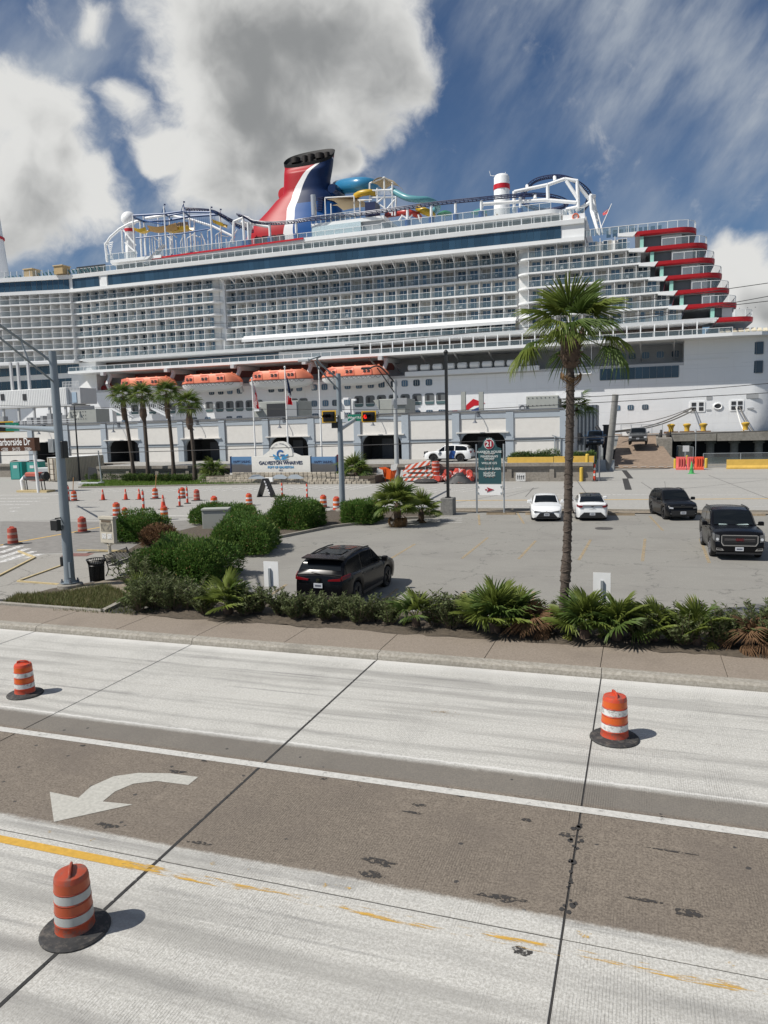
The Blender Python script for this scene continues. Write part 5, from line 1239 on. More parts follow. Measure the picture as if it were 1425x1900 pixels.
# blue-grey corrugated plant housing right of the shed
a, b = P(1064, 812, 102), P(1107, 751, 102); t = thing('plant_housing', 'tall blue-grey corrugated metal housing behind the palm trunk', 'housing', (a.x, 102, TZ))
M_BG = mat('bluegrey_metal', (.155, .18, .21), .5, metal=.2, var=.1, vs=1)
part('body', MB().box(a.x, b.x, 102, 108, TZ - .3, b.z), M_BG, t, True)
fr = MB()
for k in range(7): x = a.x + (b.x - a.x) * k / 6; fr.box(x - .07, x + .07, 101.9, 102, TZ, b.z)
part('ribs', fr, mat('rib_dark', (.05, .06, .075), .5), t, True); part('top_band', MB().box(a.x, b.x, 101.94, 102, b.z - .9, b.z), M_BG, t, True)
part('control_box', MB().box(b.x - 2.6, b.x - 2.0, 101.7, 101.95, 3.2, 4.2), M_DARK, t, True); part('hose', MB().path([(b.x, 102, 5), (b.x + .4, 101.8, 4.4), (b.x + .35, 101.8, 3.6)], .25, 7), M_DARK, t, True)
# dark gate booth beside the ramp
a, b = P(1119, 835, 104), P(1132, 790, 104); solo('gate_booth', MB().box(a.x, b.x, 104, 106, .0, b.z).box(a.x - .1, b.x + .1, 103.9, 106, b.z, b.z + .15), M_DARK, 'narrow dark booth between the housing and the leaning pole', 'booth')

# ================================================================ dock, ramp and mooring
M_DOCK = mat('dock_concrete', rough=.9, bump=.4, bs=6, extra=ex_conc((.20, .185, .16), (.30, .28, .245), 2.5, 0, (.13, .12, .10)))
dock = thing('dock', 'grey concrete dock deck on piles at the ship\'s stern', 'dock', (20, 132, 0))
dk = P(1236, 805, 130).z; db = P(1240, 819, 130).z; xj = P(1330, 812, 130).x
part('deck_slab', MB().box(4.1, xj - .05, 130, 138.6, db, dk), M_DOCK, dock, True); part('deck_slab', MB().box(xj + .05, 60, 130, 138.6, db - .05, dk), M_DOCK, dock, True); part('kerb', MB().box(4.1, 60, 130.1, 130.5, dk, dk + .2), M_DOCK, dock, True)
for k in range(9): x = 7.2 + 3.55 * k; part('pile', MB().lathe([(.62, -2), (.6, db)], 12, (x, 132, 0)), M_DOCK, dock, True, smooth=40); part('pile_head', MB().lathe([(.9, 0), (.8, .5)], 12, (x, 132, db - .52)), M_DOCK, dock, True, smooth=40)
part('under_deck_shade', MB().box(4, 60, 137.5, 138.5, -2, db), M_DARK, dock, True)  # near-black backing, stands in for the shaded void under the deck
M_BOLL = mat('bollard_yellow', (.60, .38, .05), .5, var=.15, vs=4)
for px, lab in ((1245, 'leftmost yellow mooring bollard on the dock edge'), (1274.5, 'second yellow mooring bollard from the left on the dock'), (1305, 'third yellow mooring bollard from the left on the dock'), (1383, 'yellow mooring bollard far right with two lines on it')):
    a = P(px, 805, 131.2); t = thing('mooring_bollard', lab, 'bollard', (a.x, 131.4, dk), group='yellow mooring bollards on the dock')
    part('plinth', MB().box(-1.1, 1.1, -.5, .5, 0, .35), mat('rusty_plinth', (.20, .12, .075), .9, var=.3, vs=4), t) if px < 1380 else part('plinth', MB().lathe([(.8, 0), (.7, .2)], 12), M_BOLL, t, smooth=40)
    part('horn', MB().lathe([(.42, .35), (.36, .7), (.45, 1.1), (.62, 1.3), (.62, 1.45), (.3, 1.6)], 14), M_BOLL, t, smooth=40)
M_ROPE = mat('mooring_rope', (.14, .13, .115), .9); M_ROPEW = mat('white_rope', (.6, .6, .58), .8)
def rope(pts, r, m, lab, cat='mooring line', grp='mooring lines'):
    pts = [Vector(p) for p in pts]; c = []
    a, b = pts[0], pts[-1]; sag = (a - b).length * .03
    for k in range(15): u = k / 14; p = a.lerp(b, u); p.z -= sag * math.sin(math.pi * u); c.append(p)
    solo('mooring_line', MB().path(c, r, 6), m, lab, cat, grp, smooth=60)
rope([P(1285, 757, 139.8), P(1140, 800, 116)], .10, M_ROPE, 'upper dark mooring line running down left from the ship\'s stern')
rope([P(1290, 760, 139.8), P(1138, 802, 115)], .10, M_ROPE, 'lower dark mooring line running down left from the ship\'s stern')
rope([P(1284, 756, 139.8), P(1140, 787, 118)], .06, M_ROPE, 'thin dark mooring line above the other two')
rope([P(1366, 755, 139.8), P(1380, 800, 131.4)], .12, M_ROPEW, 'pale mooring line down to the far right bollard')
rope([P(1372, 755, 139.8), P(1397, 800, 133)], .09, M_ROPE, 'dark mooring line slanting right of the far right bollard')
# ramp
M_RAMP = mat('ramp_brown', rough=.95, bump=.4, bs=8, extra=ex_conc((.20, .145, .105), (.30, .225, .165), 2.2, 0, (.15, .11, .085)))
r0l, r0r = G(1138, 868), G(1256, 868); rzt = P(1180, 808, 124).z; r1l, r1r = P(1148, 808, 124), P(1216, 809, 124)
mb = MB(); mb.loft([[(r0l.x, r0l.y - 1, .02), (r0r.x, r0r.y - 1, .02)], [(r0l.x - .2, 98, .35), (r0r.x, 98, .35)], [(r1l.x, 124, rzt), (r1r.x, 124, rzt)], [(r1l.x - 2, 139, rzt), (r1r.x + 2, 139, rzt)]], closed=False)
solo('ramp', mb, M_RAMP, kind='structure')
solo('ramp_bank', MB().ext([(r0r.x - .1, 96, -2), (r1r.x - .1, 124, -2), (r1r.x + 1.2, 124, -2), (r0r.x + 1.0, 96, -2)], (0, 0, 2.4)).ext([(r1r.x, 112, 0), (r1r.x, 130, 0), (4.2, 130, 0), (4.2, 112, 0)], (0, 0, rzt - .2)), M_DOCK, kind='structure')
solo('ramp_side_wall', MB().ext([(r0l.x - .9, 94, -.1), (r0l.x - .4, 94, -.1), (r1l.x - .1, 124, -.1), (r1l.x - .6, 124, -.1)], (0, 0, 1.7)), M_DOCK, 'low grey wall along the left side of the brown ramp', 'wall')
for k in range(7): a = G(1144 + 16.5 * k, 866.5, .12); part('stop_bar', MB().box(a.x - .3, a.x + .3, a.y, a.y + .5, .14, .15), M_PAINT, bpy.data.objects['street'])
t = thing('tyre_fenders', 'dark old tyres and timber stacked against the dock corner', 'fender', (3.5, 118, 0))
for k in range(9):
    z = -.3 + .42 * k; x = 2.6 + .13 * (k % 3); mb = MB(); mb.path([(x + .0, 117.5 + .55 * math.cos(a * .6283), z + .4 + .55 * math.sin(a * .6283)) for a in range(11)], .18, 6); part('tyre', mb, mat('old_rubber', (.04, .038, .035), .9), t, True, smooth=50)
part('timber_post', MB().tube((3.9, 117, -1), (3.9, 117, 3.6), .35, n=9), mat('wet_timber', (.05, .042, .035), .9), t, True)
part('timber_rail', MB().obox((1.2, 110, .2), (4.4, 104, -.1), .35, .35), mat('grey_timber', (.17, .155, .135), .9), t, True)
# chain-link gate at the head of the ramp, and fences
M_MESH = mat('chain_link', (.38, .40, .41), .6, alpha=.16)
def fence(lab, pts, h, n, z=(0, 0), cat='fence'):
    t = thing('chain_link_fence', lab, cat, (pts[0][0], pts[0][1], z[0])); a, b = Vector((*pts[0], z[0])), Vector((*pts[1], z[1]))
    for k in range(n + 1): p = a.lerp(b, k / n); part('post', MB().tube(p, p + Vector((0, 0, h)), .045, n=6), M_STEEL, t, True)
    mb = MB().tube(a + Vector((0, 0, h)), b + Vector((0, 0, h)), .03, n=5).tube(a + Vector((0, 0, .1)), b + Vector((0, 0, .1)), .03, n=5); part('rail', mb, M_STEEL, t, True)
    part('mesh', MB().poly([a, b, b + Vector((0, 0, h)), a + Vector((0, 0, h))]), M_MESH, t, True)
    return t
gz = P(1170, 808, 122).z; ga, gb = P(1152, 808, 122), P(1229, 808, 122)
t = fence('chain-link gate across the head of the ramp behind the grey truck', ((ga.x, 122), (gb.x, 122)), P(1170, 788, 122).z - gz, 4, (gz, gz), 'gate')
c = P(1165, 801, 121.9); lettering('G', .9, M_DARK, t, Vector((c.x, 121.8, c.z)) - ORG[t.name]); part('sign_plate', MB().box(c.x - .8, c.x + 1.1, 121.9, 121.94, c.z - .6, c.z + .6), M_WHT, t, True)
a, b = G(1256, 852), G(1286, 856); fence('short chain-link fence panel behind the pink barriers', ((a.x, a.y), (b.x, b.y)), 1.9, 2)
a, b = G(1300, 863), G(1425, 868); fence('thin wire fence along the water left of the yellow barrier', ((a.x, 95), (a.x + 16, 95.4)), 1.6, 4)
mb = MB(); c = G(1290, 866); mb.tube((c.x, c.y, 0), (c.x, c.y, 4.4), .05, n=6); solo('thin_post', mb, M_STEEL, 'thin bare metal post standing beside the small white notice', 'post')
c = G(1272, 868); t = thing('notice_sign', 'small white notice on a post behind the pink barriers', 'sign', (c.x, c.y, 0)); part('post', MB().tube((0, 0, 0), (0, 0, 2.4), .04, n=6), M_STEEL, t); part('plate', MB().box(-.35, .35, -.05, -.02, 1.9, 2.6), M_GREYL, t)
# the leaning timber utility pole and its concrete foot
a, b = G(1128, 873), P(1142, 732, 88); t = thing('leaning_pole', 'leaning grey utility pole beside the ramp', 'utility pole', a)
part('pole', MB().tube((0, 0, 0), Vector(b) - a, .42, .36, 10), mat('grey_pole_wood', (.27, .265, .25), .9, var=.2, vs=3), t, smooth=50); part('foot', MB().box(-1.3, .7, -.4, .8, 0, 1.2), M_STEEL, t)
# overhead wires
M_WIRE = mat('black_wire', (.03, .03, .032), .7)
for k, (a, b, Y0, Y1, r, lab) in enumerate((((-20, 846), (1440, 799), 60, 66, .035, 'lowest overhead wire crossing in front of the terminal wall'), ((60, 801), (1440, 728), 66, 70, .030, 'overhead wire crossing just below the terminal cornice'), ((1060, 738), (1440, 710), 80, 80, .035, 'overhead wire crossing the white hull above the ramp'), ((-20, 752), (760, 760), 66, 68, .025, 'thin overhead wire crossing the lifeboat deck'), ((1020, 576), (1440, 523), 70, 70, .03, 'uppermost of three wires crossing the stern terraces'), ((1020, 617), (1440, 547), 70, 70, .03, 'middle of three wires crossing the stern terraces'), ((640, 640), (1440, 557), 70, 70, .03, 'lowest of three wires crossing the stern terraces'), ((-20, 613), (1020, 576), 70, 70, .022, 'thin wire crossing the forward balconies'))):
    p, q = P(*a, Y0), P(*b, Y1); pts = []
    for i in range(25): u = i / 24; v = p.lerp(q, u); v.z -= .12 * math.sin(math.pi * u); pts.append(v)
    solo('overhead_wire', MB().path(pts, r, 5), M_WIRE, lab, 'wire', 'overhead wires', smooth=60)

# ================================================================ traffic drums, cones, delineators
M_DRUM = mat('drum_orange', (.58, .066, .026), .42, var=.10, vs=5, rnd=.10, grime=9)
M_DRUMO = mat('drum_reflective_orange', (.58, .10, .015), .25)
M_REFL = mat('reflective_white', (.62, .62, .61), .35, var=.12, vs=12, grime=14)
M_RUB = mat('black_rubber', (.03, .03, .031), .8, var=.35, vs=9, grime=11)
def drum(M_DRUM=M_DRUM, M_DRUMO=M_DRUMO, M_REFL=M_REFL):
    r = thing('traffic_drum', 'x', 'traffic drum'); b0, b1, h = .255, .215, .84
    def rad(z): return b0 + (b1 - b0) * z / h
    prof = [(rad(0) + .008, .03), (rad(.04) + .012, .05), (rad(.08) + .004, .08)]
    for z in (.20, .345, .49, .635): prof += [(rad(z), z - .012), (rad(z) + .008, z), (rad(z), z + .012)]
    prof += [(rad(.80), .80), (rad(.82) - .015, .835), (rad(.84) - .05, .845), (.001, .85)]
    part('body', MB().lathe(prof, 28), M_DRUM, r, smooth=40)
    for k, (z0, z1) in enumerate(((.215, .33), (.36, .475), (.505, .62), (.65, .765))):
        part('reflective_band', MB().lathe([(rad(z0) + .0035, z0), (rad(z1) + .0035, z1)], 28, caps=False), M_REFL if k in (0, 2) else M_DRUMO, r, smooth=40)
    part('base_ring', MB().lathe([(.24, .0), (.45, .0), (.455, .02), (.43, .045), (.30, .055), (.262, .075), (.24, .075)], 32), M_RUB, r, smooth=40)
    hd = MB().path([(-.15, 0, .845), (-.13, 0, .895), (-.06, 0, .915), (.06, 0, .915), (.13, 0, .895), (.15, 0, .845)], .018, 7).box(-.13, .13, -.008, .008, .845, .89); part('handle', hd, M_DRUM, r, smooth=50)
    return r
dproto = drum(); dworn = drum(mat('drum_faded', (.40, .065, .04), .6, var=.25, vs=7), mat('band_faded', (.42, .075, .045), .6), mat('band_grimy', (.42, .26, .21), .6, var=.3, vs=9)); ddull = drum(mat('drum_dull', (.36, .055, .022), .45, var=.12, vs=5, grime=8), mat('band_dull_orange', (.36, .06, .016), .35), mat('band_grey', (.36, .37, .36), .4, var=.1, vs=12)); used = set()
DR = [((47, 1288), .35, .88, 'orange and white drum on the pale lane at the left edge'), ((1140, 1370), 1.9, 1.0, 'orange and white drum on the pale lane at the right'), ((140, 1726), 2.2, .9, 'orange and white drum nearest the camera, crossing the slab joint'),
      ((24.5, 1010), 0, 1.08, 'faded red drum on the yellow line at the left edge of the side street'), ((153.5, 988), 0, 1.06, 'faded red drum on the yellow line just right of the signal mast'), ((138, 929.5), 0, 1.0, 'drum on the white line beside the thin tube right of the mast'),
      ((288.5, 925.5), 0, 1.05, 'drum with a thin wand standing behind it, right of three cones'), ((217, 958), 0, 1.1, 'drum just above the small left hedge beside the map board'), ((232.5, 962), 0, .85, 'drum of which only the top shows above the small left hedge'), ((305.5, 964.6), 0, 1.05, 'drum at the right end of the small left hedge, a cone behind it'),
      ((339, 924.5), 0, 1.05, 'left one of the pair of drums behind two striped tubes'), ((365.5, 929), 0, 1.05, 'right one of the pair of drums, solid faded red side'), ((398, 945), 0, 1.1, 'drum peeping over the middle hedge left of the sandwich board'), ((462.5, 938), 0, 1.05, 'drum peeping over the middle hedge just below the sandwich board'),
      ((600.5, 942), 0, 1.05, 'drum behind the right end of the rounded hedge'), ((625, 947.5), 0, 1.1, 'drum at the foot of the right signal pole')]
for i, (q, rz, sc, lab) in enumerate(DR):
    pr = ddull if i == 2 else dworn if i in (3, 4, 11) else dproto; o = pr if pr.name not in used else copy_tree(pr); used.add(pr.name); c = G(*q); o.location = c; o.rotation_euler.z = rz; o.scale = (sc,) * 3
    tag(o, lab, 'traffic drum', 'traffic drums standing on the roads')
M_CONE = mat('cone_orange', (.60, .055, .02), .45)
def cone():
    r = thing('traffic_cone', 'x', 'traffic cone')
    part('cone_body', MB().lathe([(.14, .03), (.035, .72), (.02, .74)], 16), M_CONE, r, smooth=40); part('base', MB().bbox(-.2, .2, -.2, .2, 0, .035, .015), M_RUB, r)
    part('reflective_collar', MB().lathe([(.088, .40), (.062, .56)], 16, caps=False), mat('collar_pink', (.62, .35, .28), .4), r, smooth=40); return r
cproto = cone()
for i, (q, sc, lab) in enumerate((((191.5, 928), 1.3, 'leftmost of the three orange cones on the far white line'), ((233.7, 927.5), 1.3, 'middle of the three orange cones on the far white line'), ((258.8, 927), 1.3, 'rightmost of the three orange cones on the far white line'), ((303.5, 945), 1.5, 'orange cone directly behind the drum at the small left hedge'))):
    o = cproto if i == 0 else copy_tree(cproto); o.location = G(*q); o.scale = (sc,) * 3; tag(o, lab, 'traffic cone', 'orange traffic cones in the side street')
def delin():
    r = thing('delineator_tube', 'x', 'delineator')
    part('tube', MB().lathe([(.075, .05), (.065, 1.0), (.05, 1.08), (.03, 1.1)], 12), M_CONE, r, smooth=40)
    for z in (.35, .72): part('white_collar', MB().lathe([(.078, z), (.076, z + .16)], 12, caps=False), M_REFL, r, smooth=40)
    part('loop_handle', MB().path([(-.05, 0, 1.08), (0, 0, 1.2), (.05, 0, 1.08)], .018, 6), M_RUB, r); part('base', MB().lathe([(.24, 0), (.22, .05), (.09, .07)], 12), M_RUB, r, smooth=40); return r
tproto = delin()
for i, (q, sc, lab) in enumerate((((266.7, 946), 1.3, 'striped delineator tube rising behind the small left hedge'), ((333.6, 940), 1.2, 'left one of two striped delineator tubes in front of the paired drums'), ((348, 934.5), 1.2, 'right one of two striped delineator tubes in front of the paired drums'), ((128, 930), 1.2, 'delineator tube hugging the right edge of the signal mast'), ((523.7, 922), 1.1, 'delineator tube right of the black sandwich board'), ((570, 924), 1.1, 'delineator tube behind the top of the rounded hedge'))):
    o = tproto if i == 0 else copy_tree(tproto); o.location = G(*q); o.scale = (sc,) * 3; tag(o, lab, 'delineator', 'striped delineator tubes in the side street')
# thin wands behind drums
for px, lab in ((288, 'thin tan wand sticking up behind a drum on the lawn edge'), (135, 'thin orange wand behind the drum right of the mast')):
    c = G(px, 918 if px > 200 else 924); solo('marker_wand', MB().tube((c.x, c.y, 0), (c.x + .25, c.y, 1.9), .035, n=6), mat('wand_tan', (.45, .25, .1), .7), lab, 'wand')
# stacked and heaped drums by the retaining wall
c0 = G(809, 894); t = thing('drum_stack', 'tall column of nested orange and white drums by the barricades', 'drum stack', c0)
for k in range(5): part('nested_drum', MB().lathe([(.40, .42 * k), (.42, .42 * k + .04), (.35, .42 * k + .42)], 18), M_DRUM, t, smooth=40); part('white_ring', MB().lathe([(.395, .42 * k + .16), (.375, .42 * k + .30)], 18, caps=False), M_REFL, t, smooth=40)
lying = MB().path([(0, 0, 0), (0, 0, .05), (0, 0, .8), (0, 0, .84)], [.24, .255, .215, .19], 16).mesh('heaped_drum', mat('heap_red', (.50, .065, .045), .5, rnd=.25), 40); band = MB().lathe([(.25, .22), (.245, .34)], 16, caps=False).lathe([(.238, .5), (.232, .62)], 16, caps=False).mesh('band', M_REFL, 40)
hp = [(818, 890), (826, 891), (833, 889), (841, 890), (849, 888), (857, 889), (865, 890), (873, 889), (822, 884), (830, 880), (838, 879), (846, 877), (854, 876), (862, 877), (868, 879), (876, 884)]
for i, (px, py) in enumerate(hp):
    Y = 73.6 + (.5 if i > 7 else 0); p = P(px, py, Y); o = link('heaped_drum', lying, None, (p.x, Y, max(.32, p.z))); o.scale = (1.35, 1.35, 1.25)
    o.rotation_euler = (R(90 + random.uniform(-25, 25)), R(random.uniform(-40, 40)), R(random.uniform(-60, 60))); bb = link('white_band', band, o)
    tag(o, 'faded red-orange drum in the heap against the retaining wall', 'traffic drum', 'heap of drums by the retaining wall')
mb = MB(); n = 16
for i in range(n + 1):
    for j in range(9):
        u, v = i / n - .5, j / 8 - .5; mb.v.append((u * 3.0 + random.uniform(-.06, .06), v * 1.3, max(.01, 1.15 * math.exp(-(u * 3.2) ** 2) * (1 - (v * 1.9) ** 2) + random.uniform(-.1, .1))))
for i in range(n):
    for j in range(8): a = i * 9 + j; mb.f.append((a, a + 9, a + 10, a + 1)); mb.m.append(0)
solo('tarp_heap', mb, mat('black_tarp', (.035, .036, .038), .6), 'crumpled black tarpaulin heap in front of the drum pile', 'tarpaulin', loc=G(853, 897), smooth=60)
c = G(755, 897); solo('rubble_bag', MB().lathe([(.9, 0), (1.0, .2), (.7, .42), (.2, .5)], 14, sx=1.3, sy=.7), M_RUB, 'flat dark sandbag mound below the striped barricades', 'sandbag', loc=G(790, 897), smooth=50)
# type III barricades with diagonal stripes
def ex_stripe(g, pos, cs, b):
    s_ = g.n('ShaderNodeSeparateXYZ', {0: pos}); k = g.m('FRACT', g.m('MULTIPLY', g.m('SUBTRACT', s_.outputs[0], s_.outputs[2]), 1.55))
    return g.mix(g.m('GREATER_THAN', k, .5), (.62, .10, .045), (.72, .71, .69))
M_STRIPE = mat('barricade_stripes', rough=.45, extra=ex_stripe)
for k, (pa, pb, Y, rows_, lab) in enumerate((((748, 0), (804, 0), 73.2, (1.15, .72, .28), 'front orange and white striped barricade beside the drum column'), ((752, 0), (798, 0), 73.9, (1.55, 1.30), 'rear orange and white striped barricade leaning behind the first'))):
    x0, x1 = P(pa[0], 880, Y).x, P(pb[0], 880, Y).x; t = thing('striped_barricade', lab, 'barricade', ((x0 + x1) / 2, Y, 0), group='striped barricades')
    for q, z in enumerate(rows_):
        part('striped_board', MB().obox((x0, Y, z + (.0 if k == 0 else .0)), (x1, Y, z + (.0 if k == 0 else .55)), .05, .24), M_STRIPE, t, True)
    for x in (x0 + .5, x1 - .5): part('upright', MB().box(x - .04, x + .04, Y + .03, Y + .1, 0, rows_[0] + .25).box(x - .04, x + .04, Y - .6, Y + .7, 0, .06), M_STEEL, t, True)
for k, (px, py, w, h, m_, lab) in enumerate(((714, 876, 1.0, .9, mat('sign_orange', (.70, .10, .01), .4), 'bundle of bright orange folded roadwork signs by the wall'), (724, 880, .5, 1.0, mat('sign_orange', (.7, .1, .01)), 'small orange folded sign right of the orange bundle'))):
    c = P(px, py, 73.5); mb = MB()
    for q in range(4): mb.obox((c.x - w / 2 + .1 * q, 73.5 + .06 * q, c.z - h / 2), (c.x - w / 2 + .15 + .18 * q, 73.5 + .06 * q, c.z + h / 2), .5, .04, up=(0, 1, 0))
    mb.obox((c.x, 73.6, .05), (c.x, 73.6, c.z), .06, .06); solo('folded_sign', mb, m_, lab, 'road sign', 'folded road signs')
for k, (pts, lab) in enumerate((([(697, 888), (712, 886), (710, 872), (700, 868)], 'white sign board leaning left of the orange bundle'), ([(726, 862), (738, 860), (735, 872), (724, 874)], 'white sign board leaning behind the slim street pole'), ([(742, 885), (757, 886), (757, 872), (744, 872)], 'white sign board lying beside the barricades'))):
    solo('leaning_board', MB().ext([P(px, py, 73.4 + .1 * k) for px, py in pts], (0, .05, 0)), M_REFL, lab, 'sign board', 'loose white sign boards')
# notice board, pipes and frame on the right kerb
a, b = P(957, 889, 73.6), P(975, 877, 73.6); t = thing('arrow_board', 'small white board with black arrows on the ground by the wall', 'sign', ((a.x + b.x) / 2, 73.6, 0)); part('board', MB().box(a.x, b.x, 73.6, 73.65, .05, b.z), M_REFL, t, True)
for k in range(4): x = a.x + (b.x - a.x) * (.2 + .2 * k); part('arrow', MB().ext([(x - .03, 73.58, .25), (x + .03, 73.58, .25), (x + .03, 73.58, .5), (x + .08, 73.58, .5), (x, 73.58, .68), (x - .08, 73.58, .5), (x - .03, 73.58, .5)], (0, .01, 0)), M_DARK, t, True)
c = G(1000, 889); solo('timber_log', MB().path([(c.x - 1.6, c.y, .2), (c.x - .5, c.y, .25), (c.x + .6, c.y, .18), (c.x + 1.7, c.y + .1, .22)], [.2, .24, .2, .17], 8), mat('log_brown', (.13, .105, .085), .9, var=.3, vs=4), 'weathered log lying along the wall right of the arrow board', 'log', smooth=50)
c = G(1030, 890); t = thing('pipe_frame', 'grey tubular rack and hand cart beside the yellow bollards', 'rack', c); fr = MB()
for a, b in (((-.9, 0, 0), (-.9, 0, 1.5)), ((.0, 0, 0), (.0, 0, 1.6)), ((1.0, .4, 0), (1.0, .4, 1.4)), ((-.9, 0, 1.4), (.1, 0, 1.4)), ((-.9, 0, .6), (1.0, .2, .6)), ((.4, 0, 0), (1.2, 0, 1.0)), ((.6, 0, .25), (1.3, 0, .25))): fr.tube(a, b, .05, n=6)
part('tubes', fr, M_STEEL, t); part('wheel', MB().path([(.7 + .2 * math.cos(a * .6283), -.1, .2 + .2 * math.sin(a * .6283)) for a in range(11)], .05, 6), M_RUB, t)

# ---- right: barriers, bollards, green cones
M_YCON = mat('yellow_barrier_paint', (.56, .36, .07), .8, var=.15, vs=2)
def jersey(lab, cat, xa, xb, Y, z, h, w, m, grp):
    t = thing('concrete_barrier' if cat == 'barrier' else 'plastic_barrier', lab, 'barrier', ((xa + xb) / 2, Y, z), group=grp)
    s_ = [(-w, 0), (-w, h * .15), (-w * .45, h * .4), (-w * .3, h), (w * .3, h), (w * .45, h * .4), (w, h * .15), (w, 0)]
    part('barrier_body', MB().loft([[(x, Y + y, z + q) for y, q in s_] for x in (xa, xb)], 0, True, True), m, t, True, smooth=30); return t
a, b, c, d = P(942, 869, 75.2), P(1027, 867, 75.2), P(1028, 867, 75.2), P(1103, 866, 75.2)
jersey('left yellow concrete barrier in front of the trimmed hedge', 'barrier', a.x, b.x, 75.2, 1.35, 1.0, .35, M_YCON, 'yellow barriers along the hedge'); jersey('right yellow concrete barrier behind the palm trunk', 'barrier', c.x, d.x, 75.2, 1.45, .95, .35, M_YCON, 'yellow barriers along the hedge')
solo('terrace_edge', MB().box(-8.2, d.x + .1, 74.7, 76.2, -.2, 1.40), M_RET, kind='structure')
a, b = G(1348, 870), G(1440, 871); jersey('long yellow concrete barrier by the water at the right edge', 'barrier', a.x, b.x, a.y, 0, 1.05, .4, M_YCON, 'barriers at the quay')
M_PINK = mat('barrier_pink', (.66, .13, .12), .45, var=.06, vs=2); M_ORB = mat('barrier_orange', (.68, .085, .035), .45)
for k, (xa, xb, lab) in enumerate(((1254, 1273, 'left pink plastic barrier beside the water'), (1274, 1287, 'middle pink plastic barrier beside the water'), (1288, 1306, 'right orange plastic barrier beside the water'))):
    a, b = G(xa, 871.5), G(xb, 872); t = jersey(lab, 'plastic', a.x, b.x, a.y, 0, 1.45, .45, M_PINK if k < 2 else M_ORB, 'plastic barriers at the quay')
    for q in range(3): x = a.x + (b.x - a.x) * (.25 + .25 * q); part('rib', MB().box(x - .06, x + .06, a.y - .42, a.y - .12, .25, 1.35), M_PINK if k < 2 else M_ORB, t, True)
for px, yb, yt, lab in ((1089.5, 868, 842, 'yellow bollard just right of the hedge end'), (1079, 893, 867, 'nearest yellow bollard, right of the palm trunk'), (1134.6, 869, 852, 'yellow bollard at the foot of the ramp, left side'), (1252.5, 869, 851, 'yellow bollard at the left end of the pink barriers'), (1310, 868, 850, 'yellow bollard right of the orange barrier'), (1274, 862, 845, 'yellow bollard whose top shows behind the pink barriers')):
    c = P(px, yb, 74.4) if px == 1089.5 else G(px, yb); c.y = min(c.y, 74.0) if px == 1079 else c.y; h = P(px, yt, c.y).z - c.z; t = thing('yellow_bollard', lab, 'bollard', c, group='yellow steel bollards'); part('post', MB().lathe([(.17, 0), (.17, h - .06), (.12, h - .01), (.02, h)], 14), mat('bollard_paint', (.62, .42, .06), .5, var=.1, vs=4), t, smooth=40)
M_GCONE = mat('cone_green', (.06, .36, .10), .45)
for px, py, lab in ((1096, 873, 'green cone between the yellow bollards'), (1283, 879, 'green cone in front of the pink barriers')):
    t = thing('green_cone', lab, 'traffic cone', G(px, py), group='green cones'); part('cone_body', MB().lathe([(.24, .04), (.05, 1.25), (.03, 1.28)], 14), M_GCONE, t, smooth=40); part('base', MB().bbox(-.35, .35, -.35, .35, 0, .05, .02), M_GCONE, t)
c = G(1103, 893); o = copy_tree(tproto); o.location = c; o.scale = (1.4, 1.4, 1.5); tag(o, 'red and white delineator tube beside the dark gate posts', 'delineator', 'delineators at the ramp')
t = thing('gate_posts', 'dark slim gate posts and rail left of the ramp', 'gate', G(1112, 893)); part('posts', MB().tube((0, 0, 0), (0, 0, 3.4), .08, n=6).tube((-.5, .5, 0), (-.5, .5, 2.4), .06, n=6).tube((-3, 6, 0), (-3, 6, 3.6), .06, n=6), M_CORN, t); part('rail', MB().obox((-.5, .5, 1.6), (-3, 6, 1.6), .08, .1), M_CORN, t)
for px, py, m_, lab in ((1087, 892, M_WHT, 'white plastic lump on the ground by the near bollard'), (1094, 892, M_CONE, 'squashed orange cone lying by the near bollard')):
    solo('ground_scrap', MB().lathe([(.28, 0), (.3, .12), (.15, .3), (.02, .34)], 10), m_, lab, 'debris', loc=G(px, py), smooth=50)

# ================================================================ signal masts and lamps
M_POLE = mat('pole_grey', (.235, .275, .305), .5, metal=.25, var=.06, vs=2); M_POLL = mat('pole_pale', (.42, .44, .45), .5, metal=.2)
M_BLK = mat('black_metal', (.012, .013, .014), .4); M_SIGY = mat('signal_yellow', (.62, .36, .02), .45); M_GRN = mat('sign_green', (.0, .16, .10), .45); M_SIGW = mat('sign_white', (.78, .78, .77), .5)
def signal(parent, c, n=3, w=.42, lit=None, name='signal_head'):
    "horizontal signal head with yellow-edged backplate, facing the road; c in the thing's frame"
    L = w * n + .2; s_ = part(name, MB().box(c[0] - L / 2, c[0] + L / 2, c[1] - .1, c[1] + .15, c[2] - .27, c[2] + .27), M_BLK, parent)
    part('backplate', MB().box(c[0] - L / 2 - .14, c[0] + L / 2 + .14, c[1] + .02, c[1] + .06, c[2] - .42, c[2] + .42), M_SIGY, parent); part('plate_face', MB().box(c[0] - L / 2 - .04, c[0] + L / 2 + .04, c[1] - .01, c[1] + .018, c[2] - .33, c[2] + .33), M_BLK, parent)
    for k in range(n):
        x = c[0] - L / 2 + .1 + w * (k + .5); m_ = mat('lit_red', (.8, .02, .01), .4, emit=(1, .03, .02), es=1.2) if lit == k else mat('lens_dark', (.05, .02, .015), .3)
        part('lens', MB().path([(x, c[1] - .13, c[2]), (x, c[1] - .11, c[2])], [.15, .15], 14), m_, s_); part('visor', MB().loft([[(x + .17 * math.cos(R(a)), y, c[2] + .17 * math.sin(R(a))) for a in range(-20, 201, 20)] for y in (c[1] - .32, c[1] - .1)], closed=False), M_BLK, s_)
